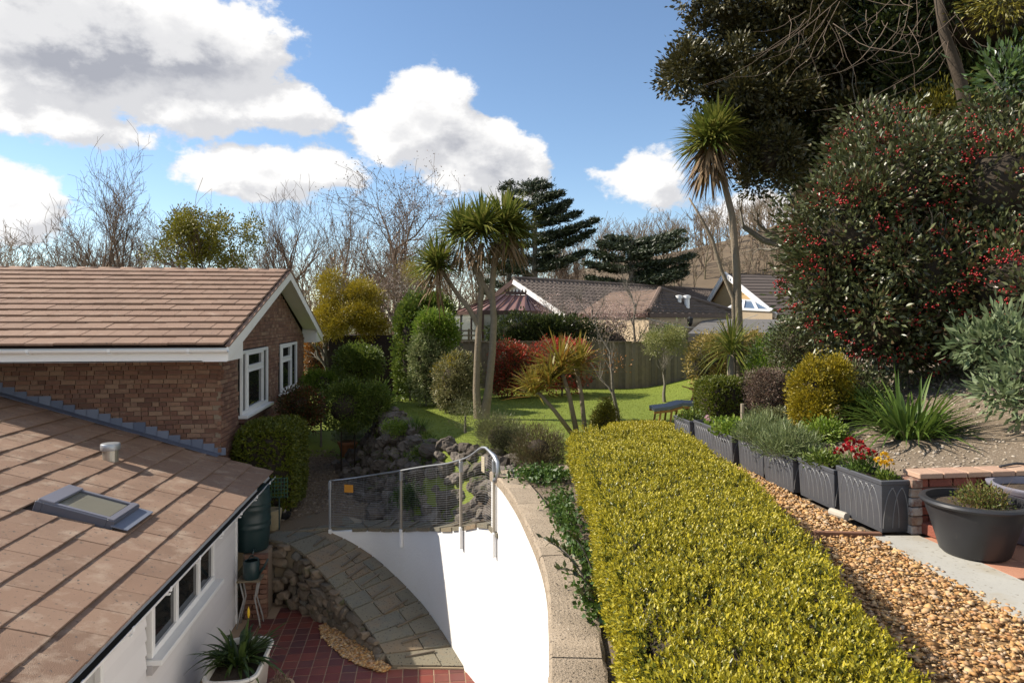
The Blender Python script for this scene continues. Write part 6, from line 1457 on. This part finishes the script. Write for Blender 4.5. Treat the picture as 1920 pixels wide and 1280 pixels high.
# ------------------------------------------------------------------ metal guard rail
def guard_rail():
    root = thing('guard_rail', 'galvanised guard rail with wire mesh along the top of the white wall', 'railing', (-.3, 10, 1.5))
    T = [(0.0, .82), (.49, .92), (.99, .88), (1.275, .86)]; hf = curve([(t, h) for t, h in T])
    def E(t, off=.03): p = np.array(wall_in(t)) - wall_n(t) * off; return p
    for i, (t, h) in enumerate(T):
        p = E(t); z0 = walk_z(t)[0]
        MB().box((p[0], p[1], z0 + h / 2 - .0), (.034, .034, h), rz=math.atan2(*wall_n(t)[::-1]), ch=.004).build('post', post_m if i else galv, root)
        q = E(t, .028); MB().box((q[0], q[1], z0 - .15), (.045, .05, .28), rz=math.atan2(*wall_n(t)[::-1]), ch=.004).build('post_foot', white, root)
        MB().box((p[0], p[1], z0 + h - .09), (.046, .046, .14), rz=math.atan2(*wall_n(t)[::-1]), ch=.006).build('post_sleeve', galv, root)
    def top(t): p = E(t); return Vector((p[0], p[1], walk_z(t)[0] + hf(t)[0] + (.06 * math.exp(-((t - 1.17) / .07) ** 2))))
    pts = [top(t) for t in np.linspace(0, 1.22, 40)]; pe = top(1.275)
    pts += [pe + Vector((.0, -.02, .02)), pe + Vector((.03, -.10, -.04)), pe + Vector((.035, -.13, -.13)), pe + Vector((.02, -.10, -.22)), pe + Vector((0, -.03, -.26))]
    MB().tube(pts, [.0125] * 36 + [.016] * 4 + [.026] * 5, 10).build('handrail', galv, root, True)
    wire = mat('fence_wire', [(.42, .43, .43)], .4, rnd=False, metal=.6)
    for (a, b) in ((0, .49), (.49, .99), (.99, 1.275)):
        pl = []; ts = np.linspace(a, b, 9)
        for k in range(27):
            f = .03 + .93 * k / 26; pl.append([(*E(t), walk_z(t)[0] + .02 + (hf(t)[0] - .03) * f) for t in ts])
        V, F = tubes_np(np.array(pl), np.full((27, 9), .0014), 3); vert = []
        for t in np.arange(a + .02, b, .09):
            p = E(t); vert.append([(p[0], p[1], walk_z(t)[0] + .02 + (hf(t)[0] - .04) * u) for u in np.linspace(0, 1, 9)])
        V2, F2 = tubes_np(np.array(vert), np.full((len(vert), 9), .0010), 3); V, F = join((V, F), (V2, F2)); o = link('wire_mesh', np_mesh('wire_mesh', V, F), wire, root); o['kind'] = 'stuff'
    p = E(.11, .045); MB().box((p[0], p[1], walk_z(.11)[0] + .68), (.16, .006, .13), rz=math.atan2(wall_n(.11)[1], wall_n(.11)[0]) - 1.57).build('orange_plate', mat('orange_plate', [(.50, .23, .03), (.42, .17, .02)], .6, rnd=False, nscale=14), root)
    p = E(1.16, .02); MB().box((p[0], p[1], walk_z(1.16)[0] + .72), (.10, .006, .19), rz=math.atan2(wall_n(1.16)[1], wall_n(1.16)[0]) - 1.57).build('cream_plate', mat('cream_plate', [(.50, .43, .30)], .6, rnd=False), root)
guard_rail()
# ------------------------------------------------------------------ pots, tubs and troughs
def rrect(cx, cy, hx, hy, r, n=5):
    out = []
    for sx, sy, a0 in ((1, 1, 0), (-1, 1, 90), (-1, -1, 180), (1, -1, 270)):
        for i in range(n + 1):
            a = rad(a0 + 90 * i / n); out.append((cx + sx * (hx - r) + r * math.cos(a), cy + sy * (hy - r) + r * math.sin(a)))
    return out
def loft(rings, caps=(True, False)):
    m = MB(); k = len(rings[0]); vs = [v for r in rings for v in r]; fs = [(i * k + j, i * k + (j + 1) % k, (i + 1) * k + (j + 1) % k, (i + 1) * k + j) for i in range(len(rings) - 1) for j in range(k)]
    if caps[0]: fs.append(tuple(range(k - 1, -1, -1)))
    if caps[1]: fs.append(tuple((len(rings) - 1) * k + j for j in range(k)))
    return m.add(vs, fs)
def pot(name, label, c, prof, m, cat='pot', k=28, soil=.06, sx=1, sy=1, rz=0):
    """round pot: profile outside, wall thickness from the last points; soil disc inside"""
    root = thing(name, label, cat, c); rt, zt = prof[-1]
    inner = [(rt - .022, zt), (rt - .03, zt - soil * 1.5)]
    o = MB().lathe(prof + inner, c, k, sx, sy, rz).build('body', m, root); auto_smooth(o, 45)
    MB().lathe([(rt - .028, zt - soil), (.001, zt - soil + .015)], c, k, sx, sy, rz, cap0=False).build('soil', dirt, root)
    return root
def tuft_plant(root, rng, c, n, R, H, L, Wd, m, name='foliage', up=.5):
    d = sphere_dirs(rng, n, .0); P = np.array(c) + d * np.array([R, R, H]) * rng.uniform(.2, 1, (n, 1)); V, F = leaf_tris(P, d * .7 + rng.normal(size=(n, 3)) * .45 + [0, 0, up], L * rng.uniform(.6, 1.2, n), Wd, rng, .15); return link(name, np_mesh(name, V, F), m, root)
def pots():
    rng = np.random.default_rng(55)
    # big black tub and neighbours at the right edge
    c = Vector((4.22, 4.74, TERR + .012)); r = pot('black_tub', 'big round black plastic tub with rolled rim on the red paving', c, [(.215, 0), (.235, .02), (.30, .25), (.318, .30), (.322, .31), (.338, .375), (.362, .378), (.372, .395), (.365, .412), (.345, .415)], black_plastic, 'pot', 40)
    q = Vector((c.x + .06, c.y, c.z + .35)); tuft_plant(r, rng, q, 1500, .21, .19, .03, .014, leafmat('leaf_fern', [(.08, .11, .02), (.13, .16, .03), (.20, .17, .05), (.18, .10, .04)]))
    a = rng.uniform(0, 6.28, 60); V, F = straps(np.array(q) + np.stack([np.cos(a) * .1, np.sin(a) * .1, a * 0], 1), np.stack([np.cos(a) * .6, np.sin(a) * .6, np.full(60, 1.0)], 1), .3 * rng.uniform(.5, 1, 60), .004, .1, 4); link('dry_stalks', np_mesh('dry_stalks', V, F), lf_dead, r)
    c = Vector((4.98, 4.92, TERR + .012)); pot('grey_tub', 'pale grey plastic tub half hidden behind the black tub', c, [(.25, 0), (.30, .2), (.33, .40), (.37, .43), (.375, .45), (.345, .452)], mat('grey_plastic', [(.20, .19, .23), (.26, .25, .29)], .4, rnd=False, nscale=5, spec=.5), 'tub', 32)
    t = thing('black_trug', 'black rubber sheet curling upright at the right edge of the paving', 'sheet', (4.2, 3.95, TERR + .01)); m = MB(); n = 10; vs = []
    for i in range(n + 1):
        a = i / n; base = Vector((4.12 + .42 * a, 4.05 + .12 * math.sin(a * 3), TERR + .012)); tip = Vector((4.22 + .34 * a, 4.18 + .1 * a, TERR + .10 + .32 * a ** .7)); md = (base + tip) / 2 + Vector((.02, .07, -.02)); vs += [base, md, tip]
    m.add(vs + [v + Vector((.005, .008, 0)) for v in vs], [(i * 3 + j, (i + 1) * 3 + j, (i + 1) * 3 + j + 1, i * 3 + j + 1) for i in range(n) for j in range(2)] + [((n + 1) * 3 + i * 3 + j + 1, (n + 1) * 3 + (i + 1) * 3 + j + 1, (n + 1) * 3 + (i + 1) * 3 + j, (n + 1) * 3 + i * 3 + j) for i in range(n) for j in range(2)])
    auto_smooth(m.build('sheet', black_plastic, t))
    # pots on the shingle path
    c = G(531, 972, PATH); pot('glazed_pot', 'dark glazed pot with terracotta rim on the shingle path', c, [(.10, 0), (.13, .05), (.145, .17), (.125, .235)], mat('dark_glaze', [(.02, .02, .022)], .25, rnd=False, spec=.6), k=24)
    o = MB().lathe([(.128, .225), (.142, .235), (.145, .265), (.125, .275), (.11, .25)], c, 24, cap0=False).build('terracotta_rim', terracotta, bpy.data.objects['glazed_pot']); auto_smooth(o)
    c = G(511, 992, PATH); pot('stone_pot', 'weathered cream stone pot beside the water butt', c, [(.09, 0), (.12, .08), (.15, .26), (.16, .34), (.14, .35)], mat('cream_stone', [(.24, .20, .12), (.34, .29, .19)], .9, rnd=False, nscale=9, bump=.5), k=20)
    c = G(652, 857, PATH + .02); r = pot('lavender_pot', 'terracotta pot of grey lavender at the foot of the rock garden', c, [(.15, 0), (.20, .22), (.235, .34), (.26, .35), (.26, .41), (.235, .42)], terracotta, k=24)
    tuft_plant(r, rng, c + Vector((.05, 0, .42)), 2600, .47, .50, .10, .010, leafmat('leaf_lavender', [(.11, .125, .075), (.17, .185, .12), (.22, .23, .16)]), up=.6)
    c = Vector((-1.66, 8.42, 0)); r = pot('clay_pot', 'small clay pot with dry plant beside the white bath', c, [(.10, 0), (.135, .22), (.155, .225), (.155, .27), (.14, .275)], mat('pale_clay', [(.36, .25, .15), (.42, .31, .2)], .9, rnd=False, nscale=8), k=24)
    tuft_plant(r, rng, c + Vector((0, 0, .26)), 160, .11, .16, .06, .012, lf_brown, up=.8)
    # old white bath used as a planter
    bx, by, hx, hy = -2.17, 8.6, .30, .56; r = thing('bath_planter', 'old white enamel bath planted with strap leaved clivia', 'planter', (bx, by, 0)); enamel = mat('enamel', [(.62, .59, .53), (.70, .67, .61)], .3, rnd=False, nscale=6, spec=.5, stain=((.30, .24, .17), 9, .66, .85))
    R = [[(x, y, z) for x, y in rrect(bx, by, hx - i, hy - i, rr_)] for (i, z, rr_) in ((.10, .0, .14), (.06, .05, .16), (.03, .42, .17), (.02, .485, .17), (.0, .49, .18), (-.015, .51, .19), (.0, .53, .18), (.03, .53, .16), (.045, .49, .15), (.06, .38, .15))]
    auto_smooth(loft(R).build('basin', enamel, r), 40)
    loft([[(x, y, .462) for x, y in rrect(bx, by, hx - .045, hy - .045, .15)]], (False, True)).build('soil', dirt, r)
    MB().tube([(x, y, .484) for x, y in rrect(bx, by, hx - .012, hy - .012, .17)] + [(*rrect(bx, by, hx - .012, hy - .012, .17)[0], .484)], .007, 5).build('rim_shadow', mat('shadow_black', [(.02, .02, .02)], .5, rnd=False), r)  # thin black line drawn as the shadow gap under the rim
    n = 130; z = rng.uniform(.15, 1, n); a = rng.uniform(0, 6.28, n); rr_ = np.sqrt(1 - z * z); P = np.array([bx - .02, by + .05, .46]) + np.stack([np.cos(a) * .12, np.sin(a) * .22, a * 0], 1) * rng.uniform(0, 1, (n, 1))
    V, F = straps(P, np.stack([rr_ * np.cos(a), rr_ * np.sin(a), z + .25], 1), .72 * rng.uniform(.6, 1.1, n), .046, rng.uniform(.25, .7, n), 6); link('leaves', np_mesh('leaves', V, F), leafmat('leaf_clivia', [(.03, .055, .014), (.05, .085, .018), (.08, .12, .03)], rough=.35), r)
    MB().lathe([(.004, 0), (.017, .05), (.016, .10), (.002, .15)], (bx + .06, by + .16, .93), 8, cap1=True).build('flower_bud', mat('yellow_bud', [(.55, .36, .02)], .5, rnd=False), r); MB().tube([(bx + .03, by + .1, .46), (bx + .06, by + .16, .94)], .008, 6).build('flower_stalk', lf_strap, r)
    # water butt on its brick stand
    c = Vector((-2.66, 11.25, 1.0)); r = thing('water_butt', 'tall dark green water butt on a brick stand under the eave', 'water butt', c); gp = mat('green_plastic', [(.012, .030, .032), (.018, .042, .043)], .38, rnd=False, nscale=4, spec=.5)
    pr = [(.24, 0), (.255, .02), (.275, .3)]
    for z in (.34, .62): pr += [(.281, z), (.29, z + .02), (.29, z + .05), (.281, z + .07), (.284, z + .09), (.292, z + .11), (.292, z + .13), (.283, z + .15)]
    pr += [(.28, .88), (.265, .93), (.275, .94), (.275, .97), (.20, .99), (.02, 1.0)]; auto_smooth(MB().lathe(pr, c, 32, cap1=True).build('barrel', gp, r), 40)
    MB().tube([c + Vector((.1, -.25, .06)), c + Vector((.1, -.33, .06)), c + Vector((.1, -.34, .02))], .014, 8).build('tap', gp, r)
    st = thing('brick_stand', 'brick pier carrying the green water butt', 'stand', (-2.6, 11.2, 0)); rg = random.Random(4)
    for k in range(13):
        for (x0, x1, y) in ((-2.36, -2.47, 11.0), (-2.48, -2.70, 11.0)) if k % 2 else ((-2.36, -2.58, 11.0), (-2.59, -2.70, 11.0)):
            MB().box(((x0 + x1) / 2, y - .002 * rg.random(), k * .076 + .036), (abs(x1 - x0) - .006, .10, .066), ch=.004).build('brick', brick_m, st)
    MB().box((-2.56, 11.22, .49), (.36, .40, .98)).build('mortar_core', mortar, st)
    # watering can on a little iron table
    tb = thing('iron_table', 'small plant table with pale cast iron legs below the watering can', 'table', (-2.56, 10.72, 0)); wi = mat('white_iron', [(.24, .23, .22), (.33, .32, .30)], .6, rnd=False, nscale=9)
    MB().box((-2.56, 10.74, .70), (.34, .26, .03), ch=.006).build('table_top', wood_fence, tb)
    for sx in (-.13, .13):
        for sy in (-.09, .09): MB().tube([(-2.56 + sx, 10.74 + sy, .69), (-2.56 + sx * .6, 10.74 + sy * .7, .42), (-2.56 + sx * 1.15, 10.74 + sy * 1.1, .12), (-2.56 + sx * 1.3, 10.74 + sy * 1.2, 0)], .013, 6).build('leg', wi, tb, True)
    w = thing('watering_can', 'dark green plastic watering can on the small iron table', 'watering can', (-2.54, 10.72, .715)); auto_smooth(MB().lathe([(.11, 0), (.12, .02), (.118, .24), (.10, .27), (.09, .26)], (-2.54, 10.72, .716), 22).build('body', gp, w), 40)
    MB().tube([(-2.44, 10.70, .76), (-2.34, 10.68, .90), (-2.29, 10.67, 1.01)], [.022, .017, .014], 8).build('spout', gp, w, True); MB().tube([(-2.60, 10.74, .98), (-2.55, 10.73, 1.05), (-2.44, 10.7, 1.02), (-2.42, 10.7, .92)], .011, 6).build('handle', gp, w, True)
    g = thing('green_trellis', 'small green plastic mesh panel beside the water butt', 'trellis', (-2.3, 11.6, 1.2)); m = MB()
    for i in range(6): m.beam((-2.42 + i * .05, 11.55, 1.7), (-2.42 + i * .05, 11.55, 2.03), .008, .008, up=(0, 1, 0)); m.beam((-2.43, 11.55, 1.72 + i * .06), (-2.16, 11.55, 1.72 + i * .06), .008, .008, up=(0, 1, 0))
    m.build('mesh_panel', mat('trellis_green', [(.03, .09, .06)], .5, rnd=False), g); MB().tube([(-2.3, 11.55, 1.18), (-2.3, 11.55, 1.72)], .012, 6).build('stake', gp, g)
pots()
def planters():
    rng = np.random.default_rng(66); rg = random.Random(6)
    lab = ['largest faux lead planter nearest the brick wall with red and yellow flowers', 'second faux lead planter from the brick wall with small green plants', 'third faux lead planter from the brick wall almost hidden by grassy foliage', 'fourth faux lead planter from the brick wall overhung by grassy foliage', 'fifth faux lead planter from the brick wall with leafy seedlings', 'second farthest faux lead planter with pale pink bedding flowers', 'farthest faux lead planter at the foot of the box bush']
    for i in range(7):
        y0 = 5.26 + i * .685; ln = .63; cx, cy = 3.965 + (0, .02, -.015, .03, -.01, .025, .0)[i], y0 + ln / 2 + (0, .012, -.015, .01, .02, -.01, .015)[i]; H = (.44, .385, .36, .38, .35, .37, .34)[i]; z0 = TERR + (.01 if i else .015)
        r = thing('lead_planter', lab[i], 'planter', (cx, cy, z0), 'row of faux lead planters along the gravel path')
        hx, hy = .145, ln / 2; R = [[(x, y, z0 + z) for x, y in rrect(cx, cy, hx - ins, hy - ins, .012, 2)] for ins, z in ((.022, 0), (.020, .01), (.004, H - .04), (-.004, H - .035), (-.006, H - .006), (.0, H), (.016, H), (.02, H - .05))]
        auto_smooth(loft(R).build('trough', lead_planter, r), 35); loft([[(x, y, z0 + H - .05) for x, y in rrect(cx, cy, hx - .015, hy - .015, .012, 2)]], (False, True)).build('soil', dirt, r)
        m = MB(); n = 7
        def arc(face, a0, a1, flip):
            pts = []
            for u in np.linspace(0, 1, 9):
                s = a0 + (a1 - a0) * (1 - math.cos(u * math.pi / 2)); zz = z0 + .035 + (H - .10) * math.sin(u * math.pi / 2)
                k = .022 - .018 * (zz - z0) / H
                pts.append((cx - hx + k - .002, cy - hy + s * ln, zz) if face == 'x' else (cx - hx + s * 2 * hx, cy - hy + k - .002, zz))
            m.tube(pts, .0045, 5, caps=False)
        for j in range(n):
            s0 = .06 + .88 * j / n; s1 = .06 + .88 * (j + 2) / n
            if s1 < .96: arc('x', s0, (s0 + s1) / 2 + .03, 0); arc('x', s1, (s0 + s1) / 2 - .03, 1)
        for s0, s1 in ((.1, .6), (.4, .9)): arc('y', s0, (s0 + s1) / 2 + .04, 0); arc('y', s1, (s0 + s1) / 2 - .04, 1)
        m.build('arch_moulding', mat('lead_moulding', [(.14, .14, .145), (.20, .20, .20)], .5, rnd=False, nscale=12, spec=.4), r)
        top = z0 + H - .04
        def pl(name, label, yy, n_, R_, Hh, L, Wd, mm, cat='plant', up=.5):
            t = thing(name, label, cat, (cx, yy, top)); tuft_plant(t, rng, Vector((cx, yy, top)), n_, R_, Hh, L, Wd, mm, up=up); return t
        def flowers(t, yy, pos, mm, s=.03):
            V = []; F = []
            for (dx, dy, dz) in pos:
                c = np.array([cx + dx, yy + dy, top + dz]); k = 26; d = sphere_dirs(rng, k, -.2); a, b = leaf_tris(c + d * s * .5, d + rng.normal(size=(k, 3)) * .3, s * .8, s * .75, rng, .1); V.append(a); F.append(b)
            a, b = join(*zip(V, F)); o = link('flowers', np_mesh('flowers', a, b), mm, t); o['kind'] = 'stuff'
            for (dx, dy, dz) in pos: MB().tube([(cx + dx * .6, yy + dy * .7, top), (cx + dx, yy + dy, top + dz)], .003, 4).build('stalk', lf_strap, t)
        if i == 0:
            t = pl('wallflower', 'dark red wallflowers blooming in the largest lead planter', cy + .16, 420, .15, .2, .07, .013, lf_strap); flowers(t, cy + .16, [(-.10, .02, .20), (-.03, .12, .26), (.03, .0, .20), (-.13, .14, .16), (.06, .1, .23), (-.05, -.05, .15), (.1, -.02, .16), (-.07, .1, .22), (.0, .18, .2)], mat('petal_red', [(.32, .010, .012), (.22, .006, .01)], .6, transl=.2), .044)
            t = pl('pansy', 'yellow orange pansies at the near end of the largest planter', cy - .17, 260, .10, .09, .045, .02, lf_mid); flowers(t, cy - .17, [(-.03, .06, .16), (.04, .07, .2), (.0, .02, .14), (.06, .03, .15)], mat('petal_orange', [(.62, .30, .01), (.60, .42, .03)], .6, transl=.2), .035)
        elif i == 1: pl('bedding_plant', 'low green bedding plant in the second planter', cy + .05, 700, .24, .16, .06, .02, lf_mid)
        elif i in (2, 3): pl('pink_carnation', ('pale grassy mound spilling over the third planter', 'pale grassy mound spilling over the fourth planter')[i - 2], cy + (.02 if i == 2 else -.05), 2400, .36, .33, .12, .010, leafmat('leaf_dianthus', [(.15, .19, .07), (.22, .25, .11), (.10, .14, .04)]), up=.5)
        elif i == 4: pl('seedling_plant', 'leafy green seedlings in the fifth planter', cy, 700, .28, .24, .06, .035, lf_bright)
        elif i == 5:
            t = pl('bedding_plant', 'small plant with pale pink flowers in the sixth planter', cy, 200, .15, .12, .05, .025, lf_bright); flowers(t, cy, [(-.06, .05, .1), (-.02, .13, .1), (-.08, -.05, .09)], mat('petal_pink', [(.55, .33, .36), (.6, .42, .42)], .6, transl=.2), .03)
        else: pl('bedding_plant', 'small dark green plant in the farthest planter', cy, 420, .22, .2, .05, .025, lf_mid)
    # loose odds and ends on the gravel
    tag(MB().tube([(3.76, 5.88, TERR + .03), (3.80, 5.70, TERR + .03)], .036, 10).build('concrete_roll', mat('pale_concrete', [(.36, .33, .28), (.45, .42, .36)], .9, rnd=False, nscale=12)), 'short round piece of pale concrete under the planters', 'stone')
    a, b = G(1526, 1003, TERR), G(1652, 1005, TERR); tag(MB().beam(a + Vector((0, 0, .012)), b + Vector((0, 0, .012)), .045, .045, ch=.004).build('timber_batten', mat('brown_batten', [(.15, .075, .045), (.21, .11, .07)], .85, rnd=False, nscale=12)), 'brown timber batten lying across the golden gravel', 'timber')
    c = W(1392, 785, 9.9); tag(MB().tube([(c.x, c.y, slope_h(c) - .1), (c.x, c.y, c.z + .22)], [.03, .028], 8).build('wooden_stake', mat('stake_wood', [(.30, .25, .18)], .9, rnd=False, nscale=9)), 'short pale wooden stake beside the box bush', 'stake')
planters()
def right_terrace():
    cs = mat('smooth_concrete', [(.33, .32, .285), (.42, .41, .37)], .8, rnd=False, nscale=3, bump=.1, bscale=40, stain=((.30, .245, .16), 2.2, .5, .8), dark=((.2, .18, .14), 30, .62, .72)); m = MB()
    P = [(3.60, 2.2), (4.02, 2.2), (4.10, 3.6), (4.11, 5.19), (3.72, 5.24), (3.56, 3.6)]; m.prism(P, TERR - .06, TERR + .008); setting(m.build('concrete_path', cs))
    pav = setting(MB().prism([(4.0, 1.5), (7.5, 1.5), (7.5, 5.22), (4.0, 5.22)], TERR - .08, TERR - .012).build('terrace_paving', mortar)); pm = mat('pink_paving', [(.42, .20, .125), (.48, .25, .16), (.38, .18, .115)], .85, nscale=4, bump=.3)
    me = MB().box((0, 0, -.012), (.294, .294, .024), ch=.003).mesh('paving_tile'); me.materials.append(pm)
    for i in range(11):
        for j in range(11):
            x, y = 4.265 + i * .3, 2.0 + j * .3
            if y < 5.1 and seen((x, y, TERR), 60): link('paving_tile', me, None, pav, (x, y, TERR + .004))
    r = thing('low_brick_wall', 'low red brick retaining wall with painted end behind the black tub', 'wall', (5.2, 5.3, TERR)); rg = random.Random(9); red = mat('red_brick', [(.23, .075, .05), (.30, .10, .065), (.18, .06, .045), (.27, .12, .08)], .85, nscale=20, nmix=.15, bump=.5, bscale=80)
    MB().box((5.35, 5.335, TERR + .23), (2.44, .12, .46)).build('mortar_core', mortar, r)
    for k in range(6):
        x = 4.14 if k % 2 == 0 else 4.14 - .11
        while x < 6.5:
            w = .215; x0 = max(x, 4.14); w = min(x + .215, 6.55) - x0
            if w > .05: MB().box((x0 + w / 2, 5.30 + rg.uniform(-.003, .003), TERR + .038 + k * .0775), (w - .004, .10, .066), ch=.004).build('brick', red, r)
            x += .225
    for k in range(11): MB().box((4.25 + k * .226, 5.325, TERR + .49), (.216, .21, .045), ch=.005).build('capping_brick', mat('capping', [(.36, .22, .15), (.44, .30, .21), (.40, .25, .18)], .85, nscale=10, bump=.3), r)
    pe = mat('flaking_paint', [(.42, .38, .33), (.36, .27, .2), (.20, .10, .07), (.5, .46, .41)], .9, nscale=14, nmix=.6, bump=.6, bscale=50)
    for k in range(6): MB().box((4.125, 5.33 + rg.uniform(-.004, .004), TERR + .038 + k * .0775), (.10, .20, .070), ch=.005).build('painted_brick', pe, r)
    tag(MB().box((4.22, 5.18, TERR + .055), (.10, .19, .09), rz=.1, ch=.005).build('loose_brick', red), 'loose red brick standing on the paving behind the tub', 'brick')
    p = [Vector((5.0 + .18 * i + .03 * math.sin(i * 2.1), 5.34 + .05 * math.sin(i * 1.3), TERR + .525 + (.012 if i % 2 else 0))) for i in range(9)]; tag(MB().tube(p, .012, 6).build('black_hose', black_plastic, smooth=True), 'black hose lying along the top of the low brick wall', 'hose')
    # stones and broken pots on the bank
    rng = np.random.default_rng(31); P = []
    while len(P) < 2600:
        x, y = rng.uniform(4.3, 7.5), rng.uniform(5.5, 9.5)
        if seen((x, y, 3.3), 20): P.append((x, y, ground_h(x, y)))
    pebbles('bank_stones', 'scattered pale stones over the chalky soil bank', np.array(P), .016, mat('chalk_stone', [(.30, .25, .19), (.42, .36, .29), (.22, .17, .12)], .95), 32); bpy.data.objects['bank_stones']['category'] = 'stones'
right_terrace()
def lounger():
    o = W(1222, 792, 15.3); o.z = LAWN; r = thing('sun_lounger', 'wooden steamer lounger under a blue grey cushion on the lawn', 'sun lounger', o); teak = mat('teak', [(.42, .19, .06), (.50, .25, .09)], .55, rnd=False, nscale=8); cu = mat('blue_cushion', [(.15, .165, .19), (.21, .225, .25)], .8, rnd=False, nscale=3, bump=.3)
    U = Vector((CN, -SN, 0)); Vv = Vector((SN, CN, 0)); Z = Vector((0, 0, 1))
    def p(u, v, z): return o + U * u + Vv * v + Z * z
    prof = [(0, .38), (.35, .42), (.62, .50), (1.0, .49), (1.15, .52), (1.5, .85)]; m = MB(); vs = []
    for u, z in prof:
        for v, dz in ((-.29, -.035), (-.29, .03), (.29, .03), (.29, -.035)): vs.append(p(u, v, z + dz))
    n = len(prof); m.add(vs, [(i * 4 + j, i * 4 + (j + 1) % 4, (i + 1) * 4 + (j + 1) % 4, (i + 1) * 4 + j) for i in range(n - 1) for j in range(4)] + [(0, 3, 2, 1), tuple((n - 1) * 4 + j for j in range(4))]); c = m.build('cushion', cu, r)
    for v in (-.26, .26):
        m = MB()
        for (a, b) in zip(prof[:-1], prof[1:]): m.beam(p(a[0], v, a[1] - .07), p(b[0], v, b[1] - .07), .035, .05)
        m.build('side_rail', teak, r)
        MB().beam(p(.78, v * 1.12, .02), p(1.06, v * 1.12, .74), .03, .055).build('leg', teak, r); MB().beam(p(1.42, v * 1.12, .02), p(1.0, v * 1.12, .74), .03, .055).build('leg', teak, r)
        for u in (.12, .36, .60): MB().beam(p(u - .02, v, .0), p(u + .03, v, .36), .03, .04).build('leg', teak, r)
        MB().beam(p(.76, v * 1.14, .84), p(1.45, v * 1.14, .66), .055, .025).build('armrest', teak, r)
    for u in (.2, .5, .8, 1.05): MB().beam(p(u, -.26, .34), p(u, .26, .34), .05, .02).build('slat', teak, r)
    MB().obox(p(1.36, 0, .90), U * .10 + Z * .08, Vv * .24, (Z - U).normalized() * .05, .03).build('head_pillow', mat('grey_cushion', [(.16, .155, .15)], .9, rnd=False), r)
lounger()
